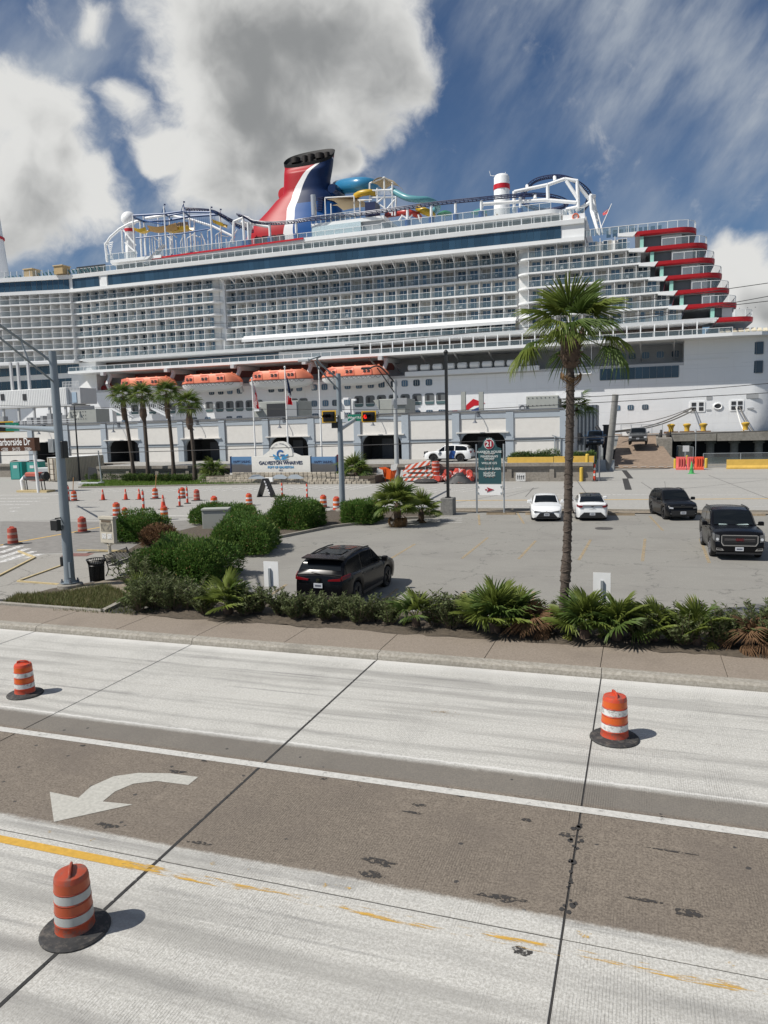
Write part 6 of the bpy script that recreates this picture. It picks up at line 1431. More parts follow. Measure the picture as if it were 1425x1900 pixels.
b = G(131, 1094); zt = P(93, 652, b.y).z
t = thing('signal_mast', 'big grey tapered signal mast on a bolted base at the left corner', 'signal mast', b)
part('shaft', MB().tube((0, 0, .3), (0, 0, zt), .20, .135, 12), M_POLE, t, smooth=50); part('footing', MB().lathe([(.47, -.1), (.47, .22), (.44, .25)], 20), M_KERB, t, smooth=40); part('base_plate', MB().lathe([(.34, .27), (.34, .31)], 8).lathe([(.23, .31), (.21, .42)], 12), M_POLE, t)
for k in range(4): a = R(45 + 90 * k); part('anchor_bolt', MB().tube((.28 * math.cos(a), .28 * math.sin(a), .24), (.28 * math.cos(a), .28 * math.sin(a), .44), .03, n=6).tube((.28 * math.cos(a), .28 * math.sin(a), .31), (.28 * math.cos(a), .28 * math.sin(a), .36), .055, n=6), M_CORN, t)
e1, e2 = P(-60, 562, 17.0) - b, P(-60, 578, 17.0) - b; u1, u2 = P(96, 664, b.y) - b, P(100, 692, b.y) - b
part('luminaire_arm', MB().path([(0, 0, zt - .45), (-.25, -.2, zt - .15), Vector((-.25, -.2, zt - .15)).lerp(e1, .5), e1], .045, 8).path([(0, 0, zt - 1.15), Vector((0, 0, zt - 1.15)).lerp(e2, .5), e2], .035, 8), M_POLE, t, smooth=50)
m1 = (Vector((-.25, -.2, zt - .15)).lerp(e1, .35)); m2 = Vector((0, 0, zt - 1.15)).lerp(e2, .35); part('arm_strut', MB().tube(m1, m2, .025, n=6), M_POLE, t)
za = P(100, 798, b.y).z; ae = P(-10, 790, 46) - b
part('mast_arm', MB().path([(0, 0, za), Vector((0, 0, za)).lerp(ae, .5), ae], [.13, .10, .07], 10), M_POLE, t, smooth=50)
s0 = P(8, 792, 45) - b; signal(t, s0, 3, .42); 
g0 = P(28.5, 792, 43) - b; gs = part('street_sign', MB().box(g0.x - .62, g0.x + .62, g0.y - .3, g0.y - .27, g0.z - .3, g0.z + .3), M_GRN, t); lettering('25th St', .38, mat('dim_white', (.3, .45, .42), .5), t, (g0.x, g0.y - .31, g0.z))
p1 = P(103, 974, b.y - .4) - b; part('pedestrian_signal', MB().bbox(p1.x - .18, p1.x + .18, p1.y - .1, p1.y + .12, p1.z - .2, p1.z + .2, .03).tube((p1.x, p1.y, p1.z + .24), (0, 0, p1.z + .24), .025, n=6).tube((p1.x, p1.y, p1.z - .22), (0, 0, p1.z - .22), .025, n=6), M_BLK, t)
p1 = P(118, 1040, b.y) - b; part('push_button', MB().box(p1.x - .06, p1.x + .04, p1.y - .12, p1.y + .1, p1.z - .2, p1.z + .15), M_BLK, t); part('access_cover', MB().box(.08, .2, -.16, -.02, .5, 1.1), M_POLE, t)
p1 = P(98, 827, b.y) - b
for k in range(4): part('signal_fin', MB().box(p1.x - .12 + .06 * k, p1.x - .09 + .06 * k, p1.y - .1, p1.y + .15, p1.z - .25, p1.z + .25), M_POLL, t)
p1 = P(117, 834, b.y) - b; part('side_signal', MB().bbox(p1.x - .05, p1.x + .09, p1.y - .1, p1.y + .2, p1.z - .32, p1.z + .32, .03), M_BLK, t)
# right signal pole
b = G(636, 950); zt = P(628, 693, b.y).z; t = thing('signal_pole', 'grey signal pole with curved lamp arm and yellow-edged signals near the palms', 'signal pole', b)
part('shaft', MB().tube((0, 0, .2), (0, 0, zt), .21, .16, 12), M_POLE, t, smooth=50); part('footing', MB().lathe([(.5, -.05), (.5, .22)], 14), M_KERB, t)
l1 = P(572, 668, b.y - 3) - b; l2 = P(590, 680, b.y - 2.2) - b
part('luminaire_arm', MB().path(spline([(0, 0, zt - .4), l2 + Vector((0, 0, .35)), l1 + Vector((.8, .1, .2)), l1], 6), .06, 8).path([(0, 0, zt - 1.1), l2 + Vector((0, 0, -.1)), l2 + Vector((-.2, 0, .35))], .05, 8), M_POLE, t, smooth=50); part('lamp_head', MB().bbox(l1.x - .7, l1.x + .1, l1.y - .15, l1.y + .15, l1.z - .08, l1.z + .1, .05), M_POLL, t)
za = P(634, 796, b.y).z; ae = P(728, 779, 62) - b; part('mast_arm', MB().path([(0, 0, za), Vector((0, 0, za)).lerp(ae, .25) + Vector((0, 0, .5)), ae], [.17, .14, .10], 10), M_POLL, t, smooth=50)
a2 = P(596, 775, b.y) - b; part('mast_arm', MB().path([(0, 0, a2.z), (a2.x, a2.y, a2.z)], [.1, .08], 8), M_POLL, t, smooth=50)
s0 = P(610, 773, b.y - .4) - b; signal(t, s0, 3, .19); s0 = P(684, 773, 52) - b; signal(t, s0, 3, .22, lit=0)
g0 = P(658, 775, 51) - b; part('street_sign', MB().box(g0.x - .52, g0.x + .52, g0.y - .03, g0.y, g0.z - .24, g0.z + .24), M_GRN, t); lettering('Wharf Rd', .26, M_SIGW, t, (g0.x, g0.y - .04, g0.z))
p1 = P(623, 789, b.y) - b; part('side_signal', MB().bbox(p1.x - .25, p1.x + .2, p1.y - .2, p1.y + .1, p1.z - .2, p1.z + .25, .04), M_BLK, t); p1 = P(637, 772, b.y) - b; part('camera_box', MB().box(p1.x - .1, p1.x + .15, p1.y - .2, p1.y, p1.z - .2, p1.z + .3), M_SIGW, t)
# slim street pole further back
b = G(737, 893); zt = P(726.5, 705, b.y).z; t = thing('street_lamp', 'slim grey street pole with long double lamp arm behind the palms', 'street lamp', b)
part('shaft', MB().tube((0, 0, 0), (0, 0, zt), .26, .18, 10), M_POLL, t, smooth=50); l1 = P(686, 683, b.y - 2) - b; part('lamp_arm', MB().path(spline([(0, 0, zt - .3), l1 + Vector((1.0, .3, .1)), l1], 6), .08, 7).path([(0, 0, zt - 1.4), l1 + Vector((1.0, .3, -.4)), l1 + Vector((.7, .3, .0))], .06, 7), M_BLK, t, smooth=50); part('lamp_head', MB().bbox(l1.x - .9, l1.x + .1, l1.y - .2, l1.y + .2, l1.z - .1, l1.z + .1, .05), M_BLK, t)
# wharf lamp with two white heads
c = P(652, 790, 92); t = thing('wharf_lamp', 'slim dark post with two white floodlight heads behind the green sign', 'street lamp', (c.x, 92, TZ)); zt = P(650, 740, 92).z - TZ
part('post', MB().tube((0, 0, 0), (0, 0, zt), .09, n=7), M_CORN, t); part('head', MB().bbox(-1.0, -.2, -.2, .2, zt - .1, zt + .15, .04), M_SIGW, t); part('head', MB().bbox(.2, .8, -.2, .2, zt - .3, zt - .05, .04), M_SIGW, t)
# black lamp post in the lot
b = G(832, 955); t = thing('lot_lamp', 'tall black lamp post on a square concrete pier at the lot edge', 'lamp post', b); zt = P(829, 656, b.y).z
part('pier', MB().bbox(-.42, .42, -.42, .42, -.05, 1.12, .03), mat('dark_pier', rough=.9, extra=ex_conc((.14, .14, .135), (.22, .215, .2), 5, 0, (.1, .1, .09))), t); part('post', MB().box(-.085, .085, -.085, .085, 1.12, zt).lathe([(.2, 1.12), (.2, 1.18)], 10).lathe([(.13, zt), (.16, zt + .1), (.05, zt + .25)], 10), M_BLK, t)
# bell lamp beside the container, bare posts
c = G(148, 892); t = thing('bell_lamp', 'thin black lamp post with two bell shades behind the signal mast', 'street lamp', c); zt = P(134, 752, c.y).z
part('post', MB().tube((0, 0, 0), (0, 0, zt), .12, .07, 8), M_BLK, t)
for s_ in (-1, 1): part('bell_shade', MB().lathe([(.42, 0), (.22, .4), (.1, .75)], 12, (s_ * .72, 0, zt - 1.55)).obox((0, 0, zt - .7), (s_ * .72, 0, zt - .8), .05, .05), M_SGREY, t, smooth=40)
c = G(189, 897); solo('bare_post', MB().tube((c.x, c.y, 0), (c.x - .2, c.y, P(191, 836, c.y).z), .08, n=7).lathe([(.3, 0), (.3, .25)], 10, (c.x, c.y, 0)), M_POLL, 'bare grey post at the left end of the lawn', 'post')
c = G(172, 900); solo('concrete_slab_block', MB().bbox(c.x - 1.6, c.x + 1.2, c.y - .5, c.y + .6, 0, .3, .03), M_POLL, 'flat grey concrete block on the pavement beside the lawn', 'slab')

# ================================================================ signs
M_BRN = mat('sign_brown', (.075, .028, .012), .5)
b = G(72, 914); t = thing('street_name_sign', 'brown Harborside Dr street sign box on a pale pole', 'street sign', b)
a0, a1 = P(-40, 838, b.y) - b, P(68, 812, b.y) - b
part('panel', MB().box(a0.x, a1.x, -.35, .35, a0.z, P(60, 812, b.y).z), M_BRN, t); zc = (a0.z + a1.z) / 2
part('pole', MB().tube((0, 0, 0), (-.15, 0, a0.z), .17, .15, 12), M_SIGW, t, smooth=50)
xt = (P(61, 820, b.y) - b).x; lettering('Harborside Dr', 1.02, M_SIGW, t, (xt, -.36, zc + .25), align='RIGHT', bold=.012, sx=.73); lettering('<2300      SH 275      2200>', .46, M_SIGW, t, (xt + .1, -.36, zc - .48), align='RIGHT', sx=.74)
# Galveston Wharves monument sign on its stone planter
SY = 71.6; M_MON = mat('monument_white', (.70, .69, .65), .8, var=.05, vs=3, bump=.2, bs=12); M_LNAVY = mat('letter_navy', (.02, .035, .09), .5); M_LBLUE = mat('logo_blue', (.03, .26, .52), .5); M_LBLU2 = mat('logo_deep_blue', (.02, .11, .30), .5)
a, b_ = P(468, 880, SY), P(575, 846, SY); x0, x1, z0, z1 = a.x, b_.x, P(520, 880, SY).z, P(520, 846.5, SY).z; xm = (x0 + x1) / 2
t = thing('monument_sign', 'white GALVESTON WHARVES monument sign with domed blue wave logo', 'sign', (xm, SY, 0))
def mp(nm, mb, m, **k): return part(nm, mb, m, t, True, **k)
mp('sign_wall', MB().box(x0, x1, SY, SY + .5, z0, z1), M_MON)
cz = P(521, 843, SY).z; rr = (P(543, 843, SY).x - P(499, 843, SY).x) / 2; cx = P(521, 843, SY).x
mp('dome', MB().ext([(cx + rr * math.cos(R(k)), SY - .05, cz + rr * .98 * math.sin(R(k))) for k in range(-8, 189, 7)], (0, .4, 0)), M_MON, smooth=30)
mp('shoulder', MB().ext([(cx - rr - .9, SY + .02, z1), (cx - rr * .7, SY + .02, z1), (cx - rr * .8, SY + .02, z1 + .75)], (0, .3, 0)).ext([(cx + rr * .7, SY + .02, z1), (cx + rr + .9, SY + .02, z1), (cx + rr * .8, SY + .02, z1 + .5)], (0, .3, 0)), M_MON)
O_ = ORG[t.name]
def lt(s, size, m, x, z, y=SY - .03, **k): return lettering(s, size, m, t, Vector((x, y, z)) - O_, **k)
lt('GALVESTON WHARVES', .50, M_LNAVY, xm, P(521, 859, SY).z, bold=.014, sx=.98); lt('PORT OF GALVESTON', .33, M_LBLUE, xm, P(521, 867, SY).z, bold=.012, sx=.93); lt('1825', .26, M_LNAVY, xm, P(521, 872.5, SY).z)
# logo: letter G arch over wave crests
def arc(c, r0, r1, a0, a1, n=14): return [(c[0] + r1 * math.cos(R(a0 + (a1 - a0) * k / n)), c[1] + r1 * math.sin(R(a0 + (a1 - a0) * k / n))) for k in range(n + 1)] + [(c[0] + r0 * math.cos(R(a1 + (a0 - a1) * k / n)), c[1] + r0 * math.sin(R(a1 + (a0 - a1) * k / n))) for k in range(n + 1)]
gc = (cx, P(521, 842.5, SY).z)
LS = .62
mp('logo', MB().ext([(x, SY - .09, z) for x, z in arc(gc, .42 * LS, .74 * LS, 35, 215)], (0, .03, 0)).box(gc[0] - .02, gc[0] + .75 * LS, SY - .09, SY - .06, gc[1] - .32 * LS, gc[1] - .05 * LS), M_LBLU2)
wv = MB()
for s_ in (-1, 1):
    for pts in (((.05, -.95), (.35, -.45), (.75, -.35), (1.15, -.1), (1.45, -.02), (1.4, -.3), (.9, -.5), (.65, -.6), (.4, -.95), (.25, -1.05)), ((.45, -.95), (.75, -.7), (1.25, -.62), (1.3, -.75), (.95, -.9), (.7, -1.0))):
        wv.ext([(gc[0] + s_ * x * LS, SY - .10, gc[1] + z * LS) for x, z in pts], (0, .03, 0))
mp('logo_waves', wv, M_LBLUE)
for k, ch in enumerate('CRUISE TERMINALS'): a = R(148 - 116 * k / 15); o = lt(ch, .2, M_LNAVY, cx + rr * .82 * math.cos(a), cz + rr * .80 * math.sin(a), SY - .07); o.rotation_euler = (math.pi / 2, -(a - math.pi / 2), 0)
def ex_banner(g, pos, cs, b):
    s_ = g.n('ShaderNodeSeparateXYZ', {0: pos}); z = s_.outputs[2]
    n = g.m('MULTIPLY', g.m('SUBTRACT', g.noise(pos, 1.4, 4), .5), .5); c = g.mix(g.step(g.m('ADD', z, n), 1.9, 2.25), (.095, .095, .10), (.10, .21, .38)); return c
M_BAN = mat('banner_print', rough=.5, extra=ex_banner)
for k, (pa, pb) in enumerate(((429, 467.5), (576.5, 622))):
    a, b_ = P(pa, 877, SY), P(pb, 848, SY); zb_, zt_ = P((pa + pb) / 2, 877, SY).z, P((pa + pb) / 2, 847.5, SY).z
    bn = mp('banner', MB().box(a.x, b_.x, SY + .1, SY + .25, zb_, zt_), M_BAN); lt('HAPPY SAILING', .34, M_LNAVY, (a.x + b_.x) / 2, zt_ - .55, SY + .09, bold=.01, sx=.9); mp('banner_edge', MB().box(a.x - .12, a.x, SY + .05, SY + .3, zb_ - .05, zt_ + .05) if k == 0 else MB().box(b_.x, b_.x + .15, SY + .05, SY + .3, zb_ - .05, zt_ + .05), M_LNAVY)
    mp('banner_base', MB().box(a.x - .2, b_.x + .6, SY + .05, SY + .4, zb_ - .22, zb_ - .02), M_MON)
pl = thing('stone_planter', 'curved planter of rough tan split-face blocks under the monument sign', 'planter', (xm, SY, 0)); M_BLOCK = mat('split_block', (.36, .32, .26), .95, var=.3, vs=5, bump=1, bs=8, rnd=.2)
blk = MB().bbox(-.24, .24, -.16, .16, 0, .24, .035).mesh('block', M_BLOCK)
cnt = 0
for row in range(5):
    xa, xb = (P(372, 890, 70.6).x + (0, 0, .8, 3.0, 4.2)[row]), (P(700, 890, 71).x - (0, 0, .5, 3.0, 4.0)[row]); n = int((xb - xa) / .5)
    for i in range(n):
        if cnt >= 295: break
        cnt += 1; x = xa + .5 * (i + (.5 if row % 2 else 0)); u = (x - xm) / 12; o = put('block', blk, pl, (x, 70.35 + 1.1 * u * u + .06 * row + random.uniform(-.03, .03), .02 + .245 * row))
part('fill', MB().box(P(376, 890, 71).x, P(696, 890, 71).x, 71.0, 73.9, 0, .8), M_SOIL, pl, True)
c = P(500, 890, 69.9); solo('sign_floodlight', MB().box(c.x - .45, c.x + .4, 69.8, 70.1, .3, .75).tube((c.x, 70, 0), (c.x, 70, .3), .06, n=6), M_SIGW, 'white ground floodlight in front of the monument sign', 'floodlight')
for px, lab in ((475, 'left grey cut-stone fin in front of the monument sign'), (518, 'middle grey cut-stone fin in front of the monument sign'), (546, 'right grey cut-stone fin in front of the monument sign')):
    c = P(px, 888, 69.95); solo('stone_fin', MB().ext([(c.x - 1.0, 70.0, .62), (c.x - .4, 70.0, 1.02), (c.x + .3, 70.0, 1.05), (c.x + 1.1, 70.0, .66), (c.x + .6, 70.0, .58)], (0, .08, 0)), M_TRIM, lab, 'stone', 'stone fins')
# flags
def pole(px0, py1, Y, lab):
    a = P(px0, 845, Y); z = P(px0 - 6, py1, Y).z; t = thing('flagpole', lab, 'flagpole', (a.x, Y, .8), group='flagpoles behind the monument sign'); part('shaft', MB().tube((0, 0, 0), (0, 0, z - .8), .11, .06, 10), M_SIGW, t, smooth=50); part('finial', MB().ball((0, 0, z - .75), .12, 10, 6), M_SIGW, t, smooth=50); return a.x, z
def limp_flag(lab, x, Y, zt_, h, cols, w=.75):
    mb = MB(); nx, nz = 12, 20; 
    for i in range(nx + 1):
        for j in range(nz + 1):
            u, v = i / nx, j / nz; spread = (.25 + .75 * v); fold = .16 * math.sin(u * 9 + v * 2.5) * (.4 + v)
            mb.v.append((x + .1 + u * w * spread + .10 * math.sin(v * 3), Y - .05 + fold, zt_ - h * v * (1 - .10 * u) - .55 * u * (1 - .2 * v)))
    for i in range(nx):
        for j in range(nz): a = i * (nz + 1) + j; mb.f.append((a, a + nz + 1, a + nz + 2, a + 1)); mb.m.append(cols(i / nx, j / nz))
    solo('flag', mb, [M_RED, M_SIGW, M_LNAVY], lab, 'flag', 'flags on the poles', smooth=60)
FYp = 73.0
x_, z_ = pole(474, 703, FYp, 'leftmost white flagpole, carrying the striped flag'); limp_flag('limp red and white striped flag with dark blue corner', x_, FYp, z_ - .25, 2.9, lambda u, v: 2 if (u < .5 and v < .42) else (0 if int(u * 9 + v * 1.5) % 2 else 1))
x_, z_ = pole(535, 682, FYp, 'middle white flagpole, carrying the dark blue and red flag'); limp_flag('limp flag, dark blue above with white and red lower part', x_, FYp, z_ - .6, 3.3, lambda u, v: 2 if v < .5 + .2 * u else (1 if v < .62 + .2 * u else 0))
pole(597, 683, FYp, 'rightmost white flagpole, without a flag')
# Pier 21 sign
bl, br = G(885.5, 951.5), G(934, 953.5); SYp = (bl.y + br.y) / 2; t = thing('pier_sign', 'tall dark green PIER 21 directory sign on two steel posts', 'sign', ((bl.x + br.x) / 2, SYp, 0)); O_ = ORG[t.name]
M_PG = mat('pier_green', (.022, .075, .085), .5); M_MRN = mat('sign_maroon', (.30, .012, .03), .5); M_LET = mat('sign_lettering', (.66, .70, .68), .5)
def pz(y): return P(908, y, SYp).z
def px_(x): return P(x, 870, SYp).x
for x in (bl.x, br.x): part('post', MB().tube((x, SYp + .1, 0), (x, SYp + .1, pz(824)), .055, n=8), M_STEEL, t, True)
part('panel', MB().ext([(px_(887.5), SYp, pz(898)), (px_(930), SYp, pz(898)), (px_(930), SYp, pz(832)), (px_(923), SYp, pz(830)), (px_(920), SYp, pz(824)), (px_(918), SYp, pz(817)), (px_(913), SYp, pz(813)), (px_(908), SYp, pz(812)), (px_(903), SYp, pz(813)), (px_(898), SYp, pz(817)), (px_(896), SYp, pz(824)), (px_(893), SYp, pz(830)), (px_(887.5), SYp, pz(832))], (0, .06, 0)), M_PG, t, True)
part('arrow_panel', MB().box(px_(887), px_(931), SYp, SYp + .05, pz(918.5), pz(899)), M_SIGW, t, True)
for k in range(4): part('bracket', MB().box(px_(886 if k % 2 else 930) - .06, px_(886 if k % 2 else 930) + .06, SYp - .04, SYp + .1, pz(903 + 12 * (k // 2)) - .05, pz(903 + 12 * (k // 2)) + .05), M_STEEL, t, True)
cc = (px_(908), pz(824)); rr = px_(916.5) - px_(908)
part('roundel', MB().ext([(cc[0] + (rr + .04) * math.cos(R(a)), SYp - .03, cc[1] + (rr + .04) * math.sin(R(a))) for a in range(0, 360, 12)], (0, .028, 0)), M_LET, t, True); part('roundel', MB().ext([(cc[0] + rr * math.cos(R(a)), SYp - .05, cc[1] + rr * math.sin(R(a))) for a in range(0, 360, 12)], (0, .018, 0)), M_MRN, t, True)
def pt(s, size, m, y, dx=0, yy=SYp - .02, **k): return lettering(s, size, m, t, Vector((cc[0] + dx, yy, pz(y))) - O_, **k)
pt('21', .46, M_LET, 824.2, yy=SYp - .07, bold=.014)
for k, ch in enumerate('PIER'): a = R(112 - 15 * k); o = lettering(ch, .13, M_LET, t, Vector((cc[0] + rr * 1.18 * math.cos(a), SYp - .02, cc[1] + rr * 1.18 * math.sin(a))) - O_, bold=.004); o.rotation_euler = (math.pi / 2, -(a - math.pi / 2), 0)
for s, size, y in (('HARBOR HOUSE', .20, 838.5), ('HOTEL & MARINA', .085, 841.5), ("FISHERMAN'S", .18, 847), ('WHARF', .18, 851.3), ("WILLIE G'S", .20, 859.5), ('TALLSHIP ELISSA', .19, 870), ('SEAPORT', .18, 878.3), ('MUSEUM', .18, 882.5)): pt(s, size, M_LET, y, bold=.003, sx=1.08)
for y in (843.5, 854.2, 865, 875, 885.5):
    for dx in (-.24, 0, .24): part('fish_mark', MB().ext([(cc[0] + dx + a * .07, SYp - .02, pz(y) + b * .03) for a, b in ((-1, 0), (0, 1), (1, 0), (0, -.6))], (0, .02, 0)), mat('mark_rose', (.30, .2, .18), .6), t, True)
ax_, az_ = px_(910), pz(908.5)
part('arrow', MB().ext([(ax_ + x, SYp - .03, az_ + z) for x, z in ((-.25, .16), (.22, 0), (-.25, -.16), (-.16, 0))], (0, .025, 0)).ext([(ax_ + x, SYp - .03, az_ + z) for x, z in ((-.36, .035), (-.24, .035), (-.24, -.035), (-.36, -.035))], (0, .025, 0)), M_MRN, t, True)
# two blank sign backs in the planting bed
for q, (xa, xb, ya, yb), lab in (((503, 1148), (489, 514, 1043, 1089), 'white sign back on a steel post behind the left shrubs'), ((1116, 1170), (1100, 1133, 1064, 1117), 'pale sign back on a steel post behind the right palms')):
    b = G(*q, .15); b.y = 21.4; b.x = P(q[0], q[1], 21.4).x; t = thing('lot_sign', lab, 'sign', b, group='lot signs seen from behind'); a, c = P(xa, yb, b.y) - b, P(xb, ya, b.y) - b
    part('plate', MB().bbox(a.x, c.x, .06, .07, min(a.z, c.z), max(a.z, c.z), .001), M_SIGW, t); part('post', MB().box(-.035, .035, 0, .055, 0, max(a.z, c.z) - .22), M_STEEL, t)

# ================================================================ corner furniture
b = G(181, 1081); t = thing('litter_bin', 'black slatted steel litter bin beside the bench', 'litter bin', b)
for k in range(30): a = 2 * math.pi * k / 30; ca, sa = math.cos(a), math.sin(a); part('slat', MB().path([(.265 * ca, .265 * sa, .06), (.29 * ca, .29 * sa, .75), (.36 * ca, .36 * sa, .95)], [.02, .02, .02], 4), M_BLK, t)
part('liner', MB().lathe([(.24, .04), (.265, .80)], 20), M_BLK, t, smooth=40)
for z, r_ in ((.08, .275), (.72, .295), (.95, .365)): part('hoop', MB().path([(r_ * math.cos(2 * math.pi * k / 24), r_ * math.sin(2 * math.pi * k / 24), z) for k in range(25)], .02, 5), M_BLK, t, smooth=50)
a, b = G(205, 1052, .45), G(262, 1030, .45); d = b - a
t = thing('bench', 'black slatted metal bench between the bin and the hedge', 'bench', (a.x + d.x * .45, a.y + d.y * .45, .016), math.atan2(d.y, d.x))
for k in range(9): part('seat_slat', MB().box(-1.0, 1.0, -.25 + .055 * k, -.215 + .055 * k, .43, .45), M_BLK, t)
for k in range(8): part('back_slat', MB().obox((-1.0, .27 + .02 * k, .50 + .05 * k), (1.0, .27 + .02 * k, .50 + .05 * k), .015, .036), M_BLK, t)
for x in (-1.0, 1.0):
    part('arm_frame', MB().path(spline([(x, -.28, 0), (x, -.2, .25), (x, -.24, .42), (x, -.27, .6), (x, -.1, .66), (x, .2, .62), (x, .3, .5)], 4), .022, 6), M_BLK, t, smooth=50); part('rear_leg', MB().path(spline([(x, .36, 0), (x, .24, .25), (x, .27, .5), (x, .42, .9)], 4), .024, 6), M_BLK, t, smooth=50)
b = G(205, 1043); t = thing('map_board', 'cream framed visitor map board on a round pedestal', 'map board', b); M_CRM = mat('cream_metal', (.50, .46, .38), .6, var=.12, vs=6)
zt = P(203, 958, b.y).z
t.rotation_euler.z = R(-8)
part('pedestal', MB().lathe([(.26, 0), (.26, .25), (.2, .32), (.08, .36), (.07, .75), (.1, .8)], 16), M_CRM, t, smooth=40); part('bracket', MB().path([(0, 0, .75), (-.12, 0, .85), (-.34, 0, .92)], .05, 7).path([(0, 0, .75), (.12, 0, .85), (.34, 0, .92)], .05, 7), M_CRM, t, smooth=40)
part('frame', MB().box(-.42, .42, -.10, .10, .92, zt - .12).box(-.47, .47, -.13, .13, zt - .12, zt), M_CRM, t)
def ex_map(g, pos, cs, b):
    n = g.noise(pos, 5, 5, .7); return g.mix(g.step(n, .4, .6), (.13, .12, .10), (.30, .27, .21))
part('map_sheet', MB().box(-.34, .34, -.115, -.10, 1.45, zt - .3), mat('map_print', rough=.5, extra=ex_map), t)
for k in range(2): part('notice', MB().box(-.32 + .36 * k, -.04 + .36 * k, -.112, -.10, 1.1, 1.35), M_REFL, t)
part('heading', MB().box(-.3, .3, -.112, -.10, zt - .27, zt - .17), mat('heading_brown', (.12, .09, .06), .6), t)
a, b = P(373, 978, 38.2), P(421, 943, 38.2); t = thing('utility_cabinet', 'grey metal utility cabinet standing among the hedges', 'cabinet', ((a.x + b.x) / 2, 38.5, .1)); zt = P(398, 943.5, 38.2).z
t.rotation_euler.z = R(20); w = (b.x - a.x) / 2 * .85
part('case', MB().bbox(-w, w, -.35, .35, 0, zt - .22, .02), M_SGREY, t); part('lid', MB().bbox(-w - .04, w + .04, -.4, .4, zt - .21, zt - .1, .02), M_SGREY, t); part('side_panel', MB().box(-w - .012, -w, -.3, .3, .1, zt - .3), mat('cabinet_bluegrey', (.22, .27, .31), .5), t)
b = G(494, 922); t = thing('sandwich_board', 'black sandwich board with white lettering standing in the side street', 'sandwich board', b); M_SBW = mat('board_white', (.6, .6, .63), .5)
part('left_leaf', MB().ext([(-.75, -.35, 0), (-.6, -.35, 0), (.0, -.35, 1.55), (-.12, -.35, 1.6)], (0, .8, 0)), M_BLK, t); part('right_leaf', MB().ext([(.62, -.35, 0), (.75, -.35, 0), (.06, -.35, 1.6), (-.04, -.35, 1.55)], (0, .8, 0)), M_BLK, t)
for k in range(5): u = .2 + .15 * k; part('lettering', MB().ext([(.70 * (1 - u) + .06 * u - .12, -.37, 1.6 * u), (.70 * (1 - u) + .06 * u, -.37, 1.6 * u), (.70 * (1 - u) + .06 * u - .04, -.37, 1.6 * u + .15), (.70 * (1 - u) + .06 * u - .16, -.37, 1.6 * u + .15)], (0, .02, 0)), M_SBW, t)
# portable toilets, container, water meter rig at the far left
M_PORT = mat('toilet_teal', (.0, .25, .22), .45, var=.08, vs=2); M_PORTL = mat('toilet_door_teal', (.08, .36, .32), .45)
for px, lab in ((38.5, 'left turquoise portable toilet with rounded roof'), (69, 'right turquoise portable toilet behind the sign pole')):
    c = G(px, 889); h = P(px, 854, c.y).z; t = thing('portable_toilet', lab, 'portable toilet', c, R(12), 'portable toilets'); w = .82
    part('cabin', MB().box(-w, w, -w, w, 0, h * .92), M_PORT, t); part('door', MB().box(-w * .82, w * .55, -w - .05, -w, .1, h * .9), M_PORTL, t); part('roof', MB().loft([[(x, y, h * .92 + .28 * math.cos(math.pi * x / 2.4 / w)) for x in (-w * 1.05, -w * .5, 0, w * .5, w * 1.05)] for y in (-w * 1.03, w * 1.03)], closed=False), M_GREYL, t, smooth=50); part('notice', MB().box(-.35, .2, -w - .07, -w - .05, h * .6, h * .75), M_SIGW, t)
cA = G(121, 894); t = thing('shipping_container', 'tan corrugated shipping container behind the signal mast', 'container', (cA.x, cA.y, 0)); M_TAN = mat('container_tan', (.42, .385, .31), .6, var=.08, vs=1); W_, L_, H_ = 2.5, 7.2, P(121, 849, cA.y).z
part('shell', MB().box(-W_, -.03, .05, L_, .12, H_ - .03), M_TAN, t)
for k in range(26): y = .3 + .27 * k; part('corrugation', MB().box(-.03, .03, y, y + .13, .2, H_ - .15), M_TAN, t)
part('roof', MB().box(-W_ - .02, .05, 0, L_ + .02, H_ - .03, H_ + .03), M_SIGW, t); part('rails', MB().box(-.06, .06, 0, .1, 0, H_).box(-W_, -W_ + .1, -.02, .08, 0, H_).box(-.06, .06, 0, L_, 0, .15), M_TAN, t)
for k in range(2): part('door', MB().box(-W_ + .1 + 1.2 * k, -W_ + 1.22 + 1.2 * k, -.02, .04, .15, H_ - .1), M_TAN, t)
for i in range(2):
    for j in range(4): part('door_panel', MB().bbox(-W_ + .22 + 1.2 * i, -W_ + 1.05 + 1.2 * i, -.07, -.01, .3 + j * H_ / 4.6, .3 + (j + .82) * H_ / 4.6, .02), mat('container_cream', (.58, .53, .45), .6), t)
for k in range(4): x = -W_ + .3 + .62 * k; part('lock_bar', MB().tube((x, -.1, .15), (x, -.1, H_ - .1), .035, n=6), mat('rusty_bar', (.16, .09, .06), .8), t)
c = G(165, 893); solo('dark_board', MB().ext([(0, 0, 0), (1.6, .2, 0), (1.5, .35, 1.6), (.05, .15, 1.7)], (0, .06, 0)), M_DARK, 'dark flat board leaning against the tan container', 'board', loc=G(163, 893))
c = G(66, 913); t = thing('water_meter_rig', 'raised pipe and valve rig with red cover on a low pad at the left', 'pipe rig', c); fr = MB()
part('pad', MB().box(-1.9, 2.0, -.6, .6, 0, .22), M_YKERB, t); part('pipe', MB().path([(-1.2, 0, 1.5), (1.5, 0, 1.65)], .32, 10), M_CORN, t, smooth=50); part('flange', MB().path([(1.3, 0, 1.64), (1.6, 0, 1.66)], .45, 12), M_BLK, t, smooth=50); part('elbow', MB().path([(-1.2, 0, 1.5), (-1.6, 0, 1.2), (-1.5, 0, .2)], .25, 9), M_SIGW, t, smooth=50)
